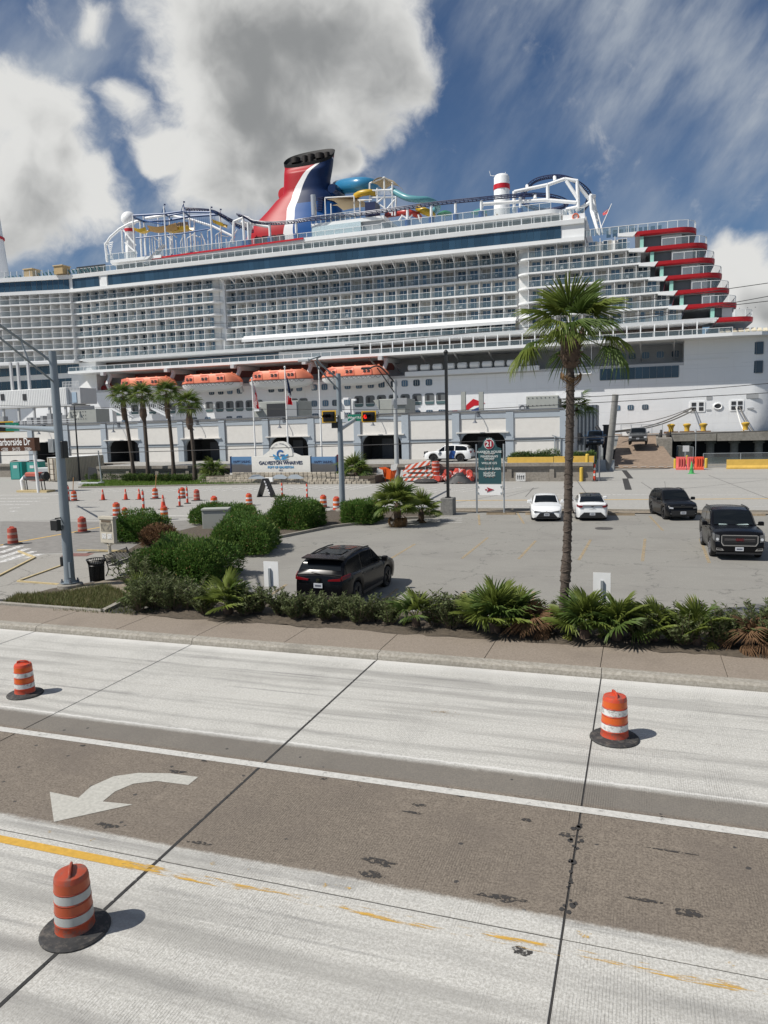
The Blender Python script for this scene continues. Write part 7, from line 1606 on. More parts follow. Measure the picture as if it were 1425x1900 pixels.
for x in (-1.0, .9, 1.3): part('leg', MB().tube((x, 0, .2), (x - .1, 0, 1.4), .05, n=6), M_BLK, t)
part('red_cover', MB().bbox(-.9, 1.0, -.4, .4, 1.65, 2.05, .1), mat('faded_red_cover', (.42, .10, .07), .7), t)
c = G(76, 893); t = thing('toolbox_trailer', 'small grey trailer box with a red base beside the toilets', 'trailer', c); part('box', MB().bbox(-.6, 1.9, 0, 1.4, .7, 1.7, .05), M_POLL, t); part('base', MB().box(-1.7, .4, -.2, .8, .1, 1.1), M_MAROON, t); part('wheel', MB().path([(1.2, -.05, .35), (1.2, -.25, .35)], .35, 12), M_RUB, t)
c = P(627, 862, 76); t = thing('fire_hydrant', 'small red fire hydrant on the terrace edge right of the banner', 'hydrant', (c.x, 76, TZ)); part('barrel', MB().lathe([(.22, 0), (.22, .1), (.15, .12), (.15, .7), (.2, .75), (.14, .95), (.03, 1.02)], 12), mat('hydrant_red', (.45, .02, .03), .45), t, smooth=40); part('nozzle', MB().tube((-.3, 0, .6), (.3, 0, .6), .08, n=8), mat('hydrant_red', (.45, .02, .03)), t)

# ================================================================ cars
M_TYRE = mat('tyre', (.022, .022, .023), .8); M_RIM = mat('alloy_rim', (.35, .35, .36), .35, metal=.8); M_RIMB = mat('dark_rim', (.03, .03, .032), .35, metal=.4)
M_CGL = mat('car_glass', (.006, .008, .010), .08, spec=.22); M_TRIMB = mat('black_trim', (.015, .015, .016), .5); M_CHR = mat('chrome', (.65, .65, .66), .12, metal=1.0)
M_LAMP = mat('headlamp', (.55, .57, .6), .1, spec=.9); M_LAMPD = mat('dark_headlamp', (.10, .105, .11), .1, spec=.9); M_TAIL = mat('tail_lamp', (.16, .005, .010), .2); M_PLATE = mat('licence_plate', (.50, .52, .55), .5)
def lerp_tab(tab, x):
    if x <= tab[0][0]: return tab[0][1]
    for (a, va), (b, vb) in zip(tab[:-1], tab[1:]):
        if x <= b:
            t = (x - a) / (b - a); t = t * t * (3 - 2 * t) * .5 + t * .5
            return va + (vb - va) * t
    return tab[-1][1]
KIND = {
    'sedan': dict(L=4.65, W=1.80, H=1.44, top=[(-2.32, .62), (-2.28, .92), (-2.0, 1.03), (-1.2, 1.0), (.8, .96), (1.05, .97), (1.8, .86), (2.15, .74), (2.30, .58), (2.32, .5)], roof=[(-1.95, 1.03), (-1.05, 1.36), (-.35, 1.44), (.25, 1.41), (1.15, .97)], wb=(-1.36, 1.36), r=.33, sill=.20, wr=.70, nose=.80),
    'fastback': dict(L=4.9, W=1.86, H=1.445, top=[(-2.45, .60), (-2.42, .98), (-2.2, 1.06), (-1.4, 1.02), (.9, .96), (1.1, .97), (1.9, .86), (2.3, .72), (2.44, .55)], roof=[(-2.1, 1.05), (-1.2, 1.34), (-.4, 1.445), (.25, 1.41), (1.25, .97)], wb=(-1.42, 1.42), r=.34, sill=.20, wr=.68, nose=.80),
    'suv': dict(L=4.95, W=1.93, H=1.74, top=[(-2.47, .70), (-2.44, 1.05), (-2.3, 1.16), (-1.0, 1.12), (.9, 1.08), (1.1, 1.09), (1.9, 1.02), (2.3, .92), (2.44, .75), (2.47, .6)], roof=[(-2.36, 1.16), (-2.05, 1.56), (-1.7, 1.68), (-.5, 1.74), (.25, 1.70), (1.2, 1.09)], wb=(-1.40, 1.45), r=.38, sill=.28, wr=.72, nose=.84),
    'smallsuv': dict(L=4.41, W=1.81, H=1.66, top=[(-2.2, .70), (-2.17, 1.05), (-2.0, 1.13), (-.9, 1.08), (.7, 1.05), (.95, 1.07), (1.6, 1.02), (2.02, .93), (2.17, .74), (2.2, .6)], roof=[(-2.1, 1.13), (-1.8, 1.5), (-1.3, 1.62), (-.4, 1.66), (.2, 1.62), (1.05, 1.07)], wb=(-1.30, 1.33), r=.36, sill=.27, wr=.72, nose=.86),
    'bigsuv': dict(L=5.18, W=2.045, H=1.89, top=[(-2.59, .80), (-2.55, 1.15), (-2.4, 1.28), (-1.0, 1.24), (.8, 1.22), (1.0, 1.25), (1.9, 1.22), (2.35, 1.16), (2.52, 1.02), (2.58, .7)], roof=[(-2.5, 1.28), (-2.3, 1.7), (-1.9, 1.84), (-.6, 1.89), (.1, 1.84), (1.1, 1.24)], wb=(-1.45, 1.50), r=.40, sill=.34, wr=.76, nose=.90),
    'pickup': dict(L=5.6, W=2.0, H=1.92, top=[(-2.8, .9), (-2.78, 1.30), (-2.7, 1.34), (-.9, 1.32), (.9, 1.26), (1.1, 1.27), (2.2, 1.22), (2.6, 1.12), (2.78, .9)], roof=[(-.95, 1.33), (-.75, 1.8), (-.3, 1.9), (.4, 1.88), (1.3, 1.27)], wb=(-1.75, 1.8), r=.42, sill=.42, wr=.78, nose=.92)}
def car(name, label, cat, loc, rz, kind, paint, rim=None, sc=1.0, plate_front=True, plate_rear=True, style='', roofm=None):
    K = KIND[kind]; L, W, H, r, sill = K['L'], K['W'], K['H'], K['r'], K['sill']; rim = rim or M_RIM
    t = thing(name, label, cat, loc, rz); t.scale = (sc,) * 3; hw = W / 2
    def wpl(x):
        u = abs(x) / (L / 2); e = max(0, (u - .72) / .28); return hw * (1 - (1 - K['nose']) * e ** 2.2)
    xs_ = sorted(set([round(-L / 2 + L * i / 60, 3) for i in range(61)] + [round(w + d * .05, 3) for w in K['wb'] for d in range(-10, 11)]))
    rings = []
    for x in xs_:
        zt = lerp_tab(K['top'], x); w = wpl(x); zs = sill
        for wx in K['wb']:
            d = abs(x - wx); ra = r + .07
            if d < ra: zs = max(zs, r + math.sqrt(ra * ra - d * d))
        u = abs(x) / (L / 2)
        if u > .93: zs = max(zs, sill + (u - .93) / .07 * .06)
        zs = min(zs, zt - .08)
        half = [(w * .95, zs), (w * .99, zs + (zt - zs) * .3), (w, zs + (zt - zs) * .58), (w * .985, zs + (zt - zs) * .8), (w * .93, zt - .03), (w * .84, zt), (w * .45, zt + .035), (0, zt + .045)]
        ring = [(x, y, z) for y, z in half] + [(x, -y, z) for y, z in reversed(half[:-1])]
        rings.append(ring)
    part('body', MB().loft(rings, 0, True, True, closed=False).poly(rings[0][::-1]).poly(rings[-1]), paint, t, smooth=32)
    part('underbody', MB().box(-L / 2 + .25, L / 2 - .25, -hw * .82, hw * .82, sill - .06, sill + .35), M_TRIMB, t)
    # greenhouse
    rf = K['roof']; gx = [rf[0][0] + (rf[-1][0] - rf[0][0]) * i / 40 for i in range(41)]
    def zroof(x): return lerp_tab(rf, x)
    def wtop(x):
        zb = lerp_tab(K['top'], x); k = max(0, min(1, (zroof(x) - zb) / (H - zb))); return hw * (.86 + (K['wr'] - .86) * k)
    def zb_(x): return lerp_tab(K['top'], x)
    rings = []
    for x in gx:
        zr, zb, wt = zroof(x), zb_(x), wtop(x); wb = hw * .90
        half = [(wb, zb - .10), (wt + .045, zr - .09), (wt - .02, zr - .025), (wt * .5, zr + .012), (0, zr + .02)]
        rings.append([(x, y, z) for y, z in half] + [(x, -y, z) for y, z in reversed(half[:-1])])
    part('cabin', MB().loft(rings, 0, False, False, closed=False), paint, t, smooth=32)
    if roofm:
        part('roof_panel', MB().loft([[(x, s_ * wtop(x) * .93, zroof(x) + .028 - .012 * s_ * s_) for s_ in (-1, -.5, 0, .5, 1)] for x in gx if rf[1][0] - .1 <= x <= rf[-2][0] + .05], closed=False), roofm, t, smooth=40)
    def top_patch(nm, xa, xb, s_=.90):
        rr = []
        for i in range(9):
            x = xa + (xb - xa) * i / 8; wt = wtop(x)
            rr.append([(x, k * wt * s_, zroof(x) + .03 - .018 * abs(k)) for k in (-1, -.5, 0, .5, 1)])
        part(nm, MB().loft(rr, closed=False), M_CGL, t, smooth=40)
    top_patch('windshield', rf[-2][0] + .12, rf[-1][0] - .12)
    if kind != 'pickup': top_patch('rear_window', rf[0][0] + (.10 if kind in ('suv', 'smallsuv', 'bigsuv') else .14), rf[1][0] + (.02 if kind in ('suv', 'smallsuv', 'bigsuv') else .1))
    def side_patch(xa, xb, sgn):
        def sp2(x, q):
            zr, zb = zroof(x), zb_(x); wb = hw * .90; wt = wtop(x) + .045; f = q
            z0, z1 = zb - .10, zr - .09; k0 = .17; k = k0 + (.97 - k0) * f
            return (x, sgn * (wb + (wt - wb) * k + .008), z0 + (z1 - z0) * k)
        part('side_window', MB().loft([[sp2(xa + (xb - xa) * i / 8, q) for q in (0, .35, .7, 1)] for i in range(9)], closed=False), M_CGL, t, smooth=40)
    xf = rf[-1][0] - .28; xr = rf[0][0] + .3
    cuts = ((xf, .25), (.17, -.62), (-.70, max(xr, -1.35))) if kind not in ('suv', 'bigsuv', 'smallsuv') else ((xf, .28), (.2, -.75), (-.85, xr - .02))
    if kind == 'pickup': cuts = ((xf, .35), (.27, -.6))
    for sg in (1, -1):
        for a, b in cuts: side_patch(min(a, b), max(a, b), sg)
    # wheels
    for x in K['wb']:
        for sg in (1, -1):
            w = part('wheel', MB().path([(x, sg * (hw - .24), r), (x, sg * (hw - .03), r)], r * .66, 18), rim, t, smooth=40)
            part('tyre', MB().loft([[(x + q * math.cos(a * math.pi / 14), sg * (hw - yy), r + q * math.sin(a * math.pi / 14)) for a in range(28)] for q, yy in ((r * .66, .035), (r * .93, .02), (r, .05), (r, .22), (r * .9, .25), (r * .6, .25))]), M_TYRE, w, smooth=40)
            for k in range(5): a = k * 1.2566; part('spoke', MB().obox((x, sg * (hw - .015), r), (x + r * .62 * math.cos(a), sg * (hw - .02), r + r * .62 * math.sin(a)), .03, .07, up=(0, 1, 0)), rim, w)
            part('arch_liner', MB().loft([[(x + (r + .075) * math.cos(R(a)), sg * y, max(sill * .9, r + (r + .075) * math.sin(R(a)))) for a in range(0, 181, 15)] for y in (hw * .93, hw * .55)], closed=False), M_TRIMB, t)
    # mirrors, handles
    xm = rf[-1][0] - .38
    for sg in (1, -1):
        part('mirror', MB().bbox(xm - .08, xm + .1, sg * (hw + .10) - .11, sg * (hw + .10) + .11, zb_(xm) + .02, zb_(xm) + .19, .03).obox((xm, sg * hw * .88, zb_(xm) + .03), (xm, sg * (hw + .05), zb_(xm) + .06), .05, .04), paint if style != 'blackmirror' else M_TRIMB, t)
        for x in (.05, -.85): part('door_handle', MB().box(x - .1, x + .1, sg * hw * .985 - .015, sg * hw * .985 + .02, zb_(x) - .16, zb_(x) - .125), paint, t)
        part('sill_trim', MB().box(K['wb'][0] + r + .12, K['wb'][1] - r - .12, sg * hw * .93 - .03, sg * hw * .93 + .035, sill - .04, sill + .07), M_TRIMB if style != 'chrome' else M_CHR, t)
    xF, xB = L / 2, -L / 2; wn = hw * K['nose']; hz = lerp_tab(K['top'], xF - .12)
    def fbox(nm, m, y0, y1, z0, z1, d=.02, x=xF): return part(nm, MB().box(x - .10, x + d, y0, y1, z0, z1), m, t)
    def fpoly(nm, m, pts, d=.025, x=xF): return part(nm, MB().ext([(x - .06, y, z) for y, z in pts], (.06 + d if x > 0 else .12 - d - .06 - .06, 0, 0)), m, t)
    if style == 'corolla':
        fpoly('lower_grille', M_TRIMB, [(-.62, .26), (.62, .26), (.40, .52), (-.40, .52)]); fpoly('bumper_lip', M_TRIMB, [(-.70, .17), (.70, .17), (.70, .23), (-.70, .23)])
        for sg in (1, -1):
            part('headlight', MB().ext([(xF - .10, sg * .30, .585), (xF - .10, sg * .72, .66), (xF - .10, sg * .74, .56), (xF - .10, sg * .58, .555)], (.115, 0, 0)), M_LAMPD, t); part('headlight_side', MB().ext([(xF - .12, sg * .74, .67), (xF - .42, sg * .83, .78), (xF - .36, sg * .84, .70), (xF - .12, sg * .755, .58)], (0, sg * .03, 0)), M_LAMP, t)
        fpoly('nose_bar', M_TRIMB, [(-.40, .575), (.40, .575), (.14, .54), (-.14, .54)], .03); part('emblem', MB().path([(xF + .03, 0, .58), (xF + .05, 0, .58)], .05, 10), M_CHR, t)
        pz_ = .42
    elif style in ('yukon',):
        fpoly('grille_surround', M_CHR, [(-.62, .62), (.62, .62), (.70, .75), (.70, 1.04), (.64, 1.08), (-.64, 1.08), (-.70, 1.04), (-.70, .75)], .02); fpoly('grille', M_TRIMB, [(-.59, .655), (.59, .655), (.665, .765), (.665, 1.045), (-.665, 1.045), (-.665, .765)], .03)
        for z in (.78, .88, .97): fbox('grille_bar', M_RIMB, -.60, .60, z - .02, z + .02, .05)
        fbox('grille_bar', mat('bar_dull', (.2, .18, .18), .3, metal=.6), -.58, .58, .84, .93, .045)
        o = lettering('GMC', .14, mat('dull_red_badge', (.12, .012, .016), .4), t, (xF + .055, 0, .885), rot=(math.pi / 2, 0, math.pi / 2), bold=.008)
        for sg in (1, -1):
            part('headlight', MB().ext([(xF - .08, sg * .76, .78), (xF - .08, sg * .92, .80), (xF - .08, sg * .90, 1.10), (xF - .08, sg * .76, 1.06)], (.09, 0, 0)).ext([(xF - .08, sg * .925, .82), (xF - .30, sg * .965, .90), (xF - .34, sg * .96, 1.12), (xF - .08, sg * .91, 1.09)], (0, sg * .03, 0)), M_LAMPD, t)
            part('headlight_lens', MB().path([(xF, sg * .84, .90), (xF + .03, sg * .84, .90)], .06, 10), M_LAMP, t); part('fog_bezel', MB().ext([(xF - .04, sg * .58, .42), (xF - .04, sg * .88, .44), (xF - .04, sg * .88, .54), (xF - .04, sg * .66, .52)], (.055, 0, 0)), M_CHR, t); part('fog_recess', MB().ext([(xF - .02, sg * .66, .46), (xF - .02, sg * .86, .475), (xF - .02, sg * .86, .52), (xF - .02, sg * .68, .51)], (.045, 0, 0)), M_TRIMB, t)
        part('sun_shade', MB().loft([[(x, y, zroof(x) - .03) for y in (-.7, .7)] for x in (.86, 1.02)], closed=False), M_REFL, t); fbox('air_dam', M_TRIMB, -.85, .85, .28, .36, .01); pz_ = .50
        for sg in (1, -1): part('roof_rail', MB().path([(x, sg * (wtop(x) - .03), zroof(x) + .015) for x in (-1.9, -1.2, -.4, 0)], .025, 6), M_RIMB, t)
        part('dash_paper', MB().ext([(1.02, -.6, zroof(1.02) + .034), (1.02, -.25, zroof(1.02) + .036), (.985, -.3, zroof(.985) + .036), (.97, -.58, zroof(.97) + .034)], (0, 0, .002)).ext([(1.02, .1, zroof(1.02) + .036), (1.02, .6, zroof(1.02) + .034), (.96, .56, zroof(.96) + .034), (.995, .2, zroof(.995) + .036)], (0, 0, .002)), mat('shade_silver', (.42, .52, .50), .4), t)
    elif style == 'trail':
        fpoly('upper_grille', M_TRIMB, [(-.55, .76), (.55, .76), (.50, .86), (-.50, .86)]); fpoly('lower_grille', M_TRIMB, [(-.62, .32), (.62, .32), (.70, .60), (-.70, .60)])
        for sg in (1, -1): part('headlight', MB().ext([(xF - .05, sg * .56, .70), (xF - .05, sg * .76, .72), (xF - .05, sg * .76, .82), (xF - .05, sg * .56, .79)], (.07, 0, 0)), M_LAMP if sg < 0 else M_LAMPD, t); part('fog_light', MB().box(xF - .05, xF + .02, sg * .62 - .1, sg * .62 + .1, .40, .45), M_LAMPD, t)
        for sg in (1, -1): part('roof_rail', MB().path([(x, sg * (wtop(x) - .03), zroof(x) + .02) for x in (-1.6, -.8, 0, .15)], .022, 6), M_TRIMB, t)
        part('aerial', MB().tube((-1.4, 0, 1.6), (-1.6, 0, 2.0), .008, n=4), M_TRIMB, t); fbox('bow_tie', M_RIMB, -.09, .09, .87, .91, .03); pz_ = .47
    else:
        fbox('grille', M_TRIMB, -.6, .6, sill + .38, hz - .06); fbox('lower_grille', M_TRIMB, -.7, .7, sill + .05, sill + .22)
        for sg in (1, -1): part('headlight', MB().ext([(xF - .08, sg * .66, hz - .26), (xF - .08, sg * wn * .99, hz - .24), (xF - .08, sg * wn * .99, hz - .06), (xF - .08, sg * .64, hz - .08)], (.095, 0, 0)), M_LAMP, t)
        pz_ = sill + .3
    if plate_front: part('licence_plate', MB().box(xF, xF + .045, -.155, .155, pz_ - .075, pz_ + .075), M_PLATE, t); part('plate_text', MB().box(xF + .045, xF + .048, -.11, .11, pz_ - .03, pz_ + .03), mat('plate_ink', (.10, .11, .14), .6), t)
    # rear
    zt = lerp_tab(K['top'], xB + .1)
    def rbox(nm, m, y0, y1, z0, z1, d=.02): return part(nm, MB().box(xB - d, xB + .10, y0, y1, z0, z1), m, t)
    if style == 'sonata':
        for sg in (1, -1): part('tail_light', MB().ext([(xB + .10, sg * .58, .80), (xB + .10, sg * .76, .82), (xB + .10, sg * .75, .94), (xB + .10, sg * .56, .93)], (-.13, 0, 0)).ext([(xB + .02, sg * .75, .93), (xB + .30, sg * .86, .97), (xB + .26, sg * .87, .86), (xB + .02, sg * .765, .83)], (0, sg * .025, 0)), M_TAIL, t)
        rbox('light_bar', mat('bar_grey', (.16, .13, .14), .2), -.56, .56, .905, .94, .03); rbox('trunk_lip', M_GREYL, -.56, .56, .945, .965, .05); part('badge', MB().box(xB - .03, xB, -.06, .06, .84, .88), M_TRIMB, t)
        part('lower_trim', MB().ext([(xB + .06, -.72, .30), (xB + .06, .72, .30), (xB + .06, .48, .52), (xB + .06, -.48, .52)], (-.09, 0, 0)), M_TRIMB, t); rbox('rear_valance', M_TRIMB, -.72, .72, .20, .29, .01)
        o = lettering('S O N A T A', .07, M_GREY, t, (xB - .01, 0, .72), rot=(math.pi / 2, 0, -math.pi / 2)); part('roof_fin', MB().ext([(-.95, 0, 1.37), (-.70, 0, 1.43), (-.95, 0, 1.49)], (0, .03, 0)), M_TRIMB, t); pz_ = .43
    elif style == 'highlander':
        for sg in (1, -1):
            part('tail_light', MB().ext([(xB + .05, sg * .36, .98), (xB + .05, sg * .80, 1.0), (xB + .05, sg * .80, 1.08), (xB + .05, sg * .36, 1.02)], (-.08, 0, 0)).ext([(xB + .03, sg * .80, 1.13), (xB + .45, sg * .945, 1.18), (xB + .40, sg * .955, 1.08), (xB + .03, sg * .815, 1.0)], (0, sg * .03, 0)), M_TAIL, t); part('roof_rail', MB().path([(x, sg * (wtop(x) - .02), zroof(x) + .02) for x in (-1.9, -1.0, -.2, .2)], .026, 6), M_TRIMB, t)
        part('spoiler', MB().ext([(-2.32, -.66, 1.66), (-2.32, .66, 1.66), (-1.85, .66, 1.70), (-1.85, -.66, 1.70)], (0, 0, .035)), paint, t); rbox('chrome_strip', M_CHR, -.55, .55, .50, .53, .03); rbox('bumper_step', M_TRIMB, -.72, .72, .40, .49, .02); rbox('exhaust_trim', M_CHR, -.70, -.3, .42, .46, .04); part('badge', MB().path([(xB - .02, 0, 1.0), (xB - .04, 0, 1.0)], .07, 12), M_CHR, t)
        for x in (-1.2, -.4): part('sunroof', MB().loft([[(x + d, y, zroof(x + d) + .024) for y in (-.42, 0, .42)] for d in (-.33, .33)], closed=False), M_CGL, t)
        part('roof_fin', MB().ext([(-1.75, 0, 1.69), (-1.5, 0, 1.71), (-1.75, 0, 1.80)], (0, .05, 0)), M_TRIMB, t); part('wiper', MB().obox((-2.42, -.05, 1.24), (-2.36, .35, 1.28), .02, .02), M_GREYL, t); pz_ = .82
    else:
        for sg in (1, -1): part('tail_light', MB().box(xB - .02, xB + .12, sg * wn * .84 - .12, sg * wn * .84 + .12, zt - .22, zt - .05), M_TAIL, t)
        rbox('rear_bumper', M_TRIMB, -wn * .9, wn * .9, sill + .02, sill + .22, .02); pz_ = .7
    if plate_rear: part('licence_plate', MB().box(xB - .035, xB, -.155, .155, pz_ - .075, pz_ + .075), M_PLATE, t); part('plate_text', MB().box(xB - .038, xB - .035, -.11, .11, pz_ - .03, pz_ + .03), mat('plate_ink', (.10, .11, .14), .6), t)
    return t
M_CW = mat('paint_white', (.78, .79, .79), .25, coat=.8); M_CB = mat('paint_black', (.004, .004, .005), .25, spec=.18, coat=.12); M_CB2 = mat('paint_dark_charcoal', (.006, .0065, .008), .28, spec=.2, coat=.12); M_CG = mat('paint_grey', (.09, .095, .10), .3, metal=.3, coat=.6); M_CBL = mat('paint_blue', (.02, .05, .10), .3, coat=.6)
car('parked_sedan', 'white sedan parked nose towards the camera, left of the palm trunk', 'car', (-5.55, 46.7, .012), R(-81), 'sedan', M_CW, style='corolla')
car('parked_sedan', 'white sedan parked tail towards the camera, right of the palm trunk', 'car', (-2.95, 47.4, .012), R(98), 'fastback', M_CW, style='sonata', roofm=M_CGL)
car('parked_suv', 'small black SUV parked nose-on near the far edge of the lot', 'car', (1.85, 47.9, .012), R(-76), 'smallsuv', M_CB2, M_RIMB, 1.0, style='trail')
car('parked_suv', 'large black SUV with wide chrome grille at the right edge', 'car', (3.80, 35.9, .012), R(-87.5), 'bigsuv', M_CB, style='yukon', sc=1.0)
car('parked_suv', 'black SUV seen from behind, parked behind the shrubs', 'car', (-9.78, 24.25, .012), R(88), 'suv', M_CB, M_RIMB, 1.0, style='highlander')
ex = P(833, 860, 78.5)
t = car('patrol_suv', 'white patrol SUV with a dark blue door stripe on the terrace', 'car', (ex.x, 78.9, TZ), R(176), 'suv', M_CW, M_RIMB, 1.06, style='patrol')
part('push_bar', MB().box(2.5, 2.62, -.5, .5, .45, 1.05).box(2.5, 2.6, -.7, .7, .5, .58), M_BLK, t); part('door_stripe', MB().ext([(-.1, .975, .35), (-.75, .975, .35), (-.95, .955, 1.10), (-.45, .955, 1.12)], (0, .02, 0)), M_BLU, t); part('door_seal', MB().path([(.75, .975, .8), (.75, .985, .8)], .16, 12), mat('seal_grey', (.2, .22, .25), .5), t)
for x in (-1.40, 1.45): part('arch_cladding', MB().path([(x + .47 * math.cos(R(a)), .965, .38 + .47 * math.sin(R(a))) for a in range(0, 181, 15)], .045, 6), M_TRIMB, t)
tr = P(1184, 827, 108); car('ramp_truck', 'grey pickup truck coming down the brown ramp', 'pickup', (tr.x, 110.5, tr.z + .12), R(-91), 'pickup', M_CG, M_RIMB, 1.22)
bp = P(1103, 828, 99); car('blue_pickup', 'dark blue pickup half hidden behind the hedge and palm trunk', 'pickup', (bp.x, 101, bp.z - .2), R(-88), 'pickup', M_CBL, M_RIMB, 1.15)

# ================================================================ plants
def leaf_mat(name, col, tr=.25, rough=.45, v=.25):
    def ex(g, pos, cs, b):
        n = g.noise(pos, 1.7, 3, .5); n2 = g.noise(pos, 23, 2, .5)
        k = g.m('ADD', g.m('MULTIPLY', g.m('SUBTRACT', n, .5), v * 3), g.m('MULTIPLY_ADD', g.m('SUBTRACT', n2, .5), v * 3, 1.0))
        nd = g.t.nodes.new('ShaderNodeVectorMath'); nd.operation = 'SCALE'; nd.inputs[0].default_value = col; g.t.links.new(k, nd.inputs['Scale']); return nd.outputs[0]
    return mat(name, col, rough + .12, tr=tr, extra=ex, spec=.22)
M_HEDGE = leaf_mat('hedge_leaf', (.075, .150, .028), .32); M_HEDGE2 = leaf_mat('hedge_leaf_dark', (.060, .100, .028), .3); M_OLE = leaf_mat('oleander_leaf', (.110, .135, .055), .3)
M_SHOOT = leaf_mat('new_shoot_leaf', (.15, .22, .05), .35)
M_PALM = leaf_mat('palm_leaf', (.175, .220, .048), .38, .35); M_PALMD = leaf_mat('palm_leaf_dark', (.105, .160, .040), .35, .38); M_PALMY = leaf_mat('palm_leaf_yellowing', (.24, .25, .06), .3); M_DEAD = leaf_mat('dead_frond', (.22, .135, .065), .15, .8); M_DRYP = leaf_mat('dry_shrub', (.17, .10, .055), .2, .8)
M_TRUNK = mat('palm_trunk', (.085, .066, .053), .9, var=.45, vs=11, bump=1, bs=26); M_BOOT = mat('palm_boots', (.11, .075, .055), .9, var=.4, vs=9, bump=.8, bs=15); M_STEM = mat('woody_stem', (.13, .10, .07), .9)
def quads(P0, D, U, l, w):
    "N lance-shaped leaves: base P0, direction D, flat direction U"
    n = len(P0); v = np.empty((n, 4, 3)); l = l[:, None]; w = w[:, None]
    v[:, 0] = P0; v[:, 1] = P0 + D * l * .45 + U * w; v[:, 2] = P0 + D * l; v[:, 3] = P0 + D * l * .45 - U * w
    return v.reshape(-1, 3)
def quad_mesh(name, verts, m):
    n = len(verts) // 4; me = bpy.data.meshes.new(name); me.vertices.add(n * 4); me.vertices.foreach_set('co', verts.astype(np.float32).ravel())
    me.loops.add(n * 4); me.loops.foreach_set('vertex_index', np.arange(n * 4, dtype=np.int32)); me.polygons.add(n)
    me.polygons.foreach_set('loop_start', np.arange(0, n * 4, 4, dtype=np.int32)); me.polygons.foreach_set('loop_total', np.full(n, 4, dtype=np.int32)); me.materials.append(m); me.update(calc_edges=True); me.validate(); return me
def norm(a): return a / np.maximum(1e-6, np.linalg.norm(a, axis=1, keepdims=True))
rng = np.random.default_rng(11)
def lumps(d, seed):
    r_ = np.random.default_rng(seed); k = np.zeros(len(d))
    for i in range(14):
        c = r_.normal(size=3); c /= np.linalg.norm(c); k += np.exp(-((d - c) ** 2).sum(1) / .10) * r_.uniform(.04, .34)
    return np.minimum(k, .22)
def hedge(label, c, sx, sy, h, n, leaf, m, seed, rz=0.0, grp='clipped hedges', name='hedge', boxy=.62):
    "a shrub: leaves through the outer half of a lumpy rounded volume on a few stems"
    leaf *= .82; n = int(n * 1.35)
    t = thing(name, label, 'hedge' if name == 'hedge' else 'shrub', c, rz, grp)
    d = norm(rng.normal(size=(n, 3))); d[:, 2] = np.abs(d[:, 2]) * 1.0 - .12; d = norm(d)
    q = np.sign(d) * np.abs(d) ** boxy; q = q / np.maximum(1e-6, (np.abs(q) ** 3.2).sum(1, keepdims=True) ** (1 / 3.2))
    rad = (1 - .42 * rng.random(n) ** 1.8) * (.86 + lumps(d, seed)); p = q * rad[:, None] * np.array([sx, sy, h * .86]); p[:, 2] = np.maximum(p[:, 2], .02) + .06
    out = norm(d + rng.normal(size=(n, 3)) * .75 + np.array([0, 0, .35])); u = norm(np.cross(out, rng.normal(size=(n, 3))))
    v = quads(p, out, u, leaf * rng.uniform(.7, 1.35, n), leaf * .17 * rng.uniform(.7, 1.3, n)); link('foliage', quad_mesh('foliage', v, m), t)
    k = n // 9; ii = rng.integers(0, n, k); o3 = norm(d[ii] + rng.normal(size=(k, 3)) * .5 + np.array([0, 0, .6])); p3 = p[ii] * 1.02 + o3 * leaf * .5; u3 = norm(np.cross(o3, rng.normal(size=(k, 3))))
    link('new_shoots', quad_mesh('new_shoots', quads(p3, o3, u3, leaf * rng.uniform(.8, 1.7, k), leaf * .16 * rng.uniform(.7, 1.2, k)), M_SHOOT if m is not M_DRYP else M_DEAD), t)
    k = n // 30; ii = rng.integers(0, n, k); o3 = norm(rng.normal(size=(k, 3))); u3 = norm(np.cross(o3, rng.normal(size=(k, 3)))); link('dead_leaves', quad_mesh('dead_leaves', quads(p[ii], o3, u3, np.full(k, leaf), np.full(k, leaf * .2)), M_DEAD), t)
    # inner mass of older leaves so that the shrub is closed
    k = n // 3; d2 = norm(rng.normal(size=(k, 3))); d2[:, 2] = np.abs(d2[:, 2]); p2 = np.sign(d2) * np.abs(d2) ** boxy * (rng.random((k, 1)) ** .4 * .62) * np.array([sx, sy, h]); o2 = norm(rng.normal(size=(k, 3))); u2 = norm(np.cross(o2, rng.normal(size=(k, 3))))
    link('inner_foliage', quad_mesh('inner_foliage', quads(p2, o2, u2, np.full(k, leaf * 1.9), np.full(k, leaf * .75)), m), t)
    mb = MB()
    for i in range(7): a = rng.uniform(0, 6.28); r_ = rng.uniform(0, .5); mb.tube((sx * r_ * .5 * math.cos(a), sy * r_ * .5 * math.sin(a), -.05), (sx * r_ * math.cos(a), sy * r_ * math.sin(a), h * .7), .03, .012, 5)
    part('stem', mb, M_STEM, t); return t
def hedge_px(label, px0, px1, pyb, pyt, depth, n, leaf, m, seed, z=.1, rz=0.0, grp='clipped hedges', name='hedge'):
    a, b = G(px0, pyb, z), G(px1, pyb, z); c = (a + b) / 2; Y = (a.y + b.y) / 2; w = (P(px1, pyb, Y).x - P(px0, pyb, Y).x) / 2 * .93
    Yc = Y + depth * .45; c = P((px0 + px1) / 2, pyb, Yc); h = P((px0 + px1) / 2, pyt, Yc).z - z
    return hedge(label, (c.x, Yc, z), w * Yc / Y, depth, h, n, leaf, m, seed, rz, grp, name)
hedge_px('small dark hedge beside the map board', 213, 303, 1003, 943, 1.4, 9000, .15, M_HEDGE, 1)
hedge_px('largest hedge mass, nearest the bench', 270, 432, 1078, 985, 1.7, 17000, .14, M_HEDGE, 2, rz=R(8))
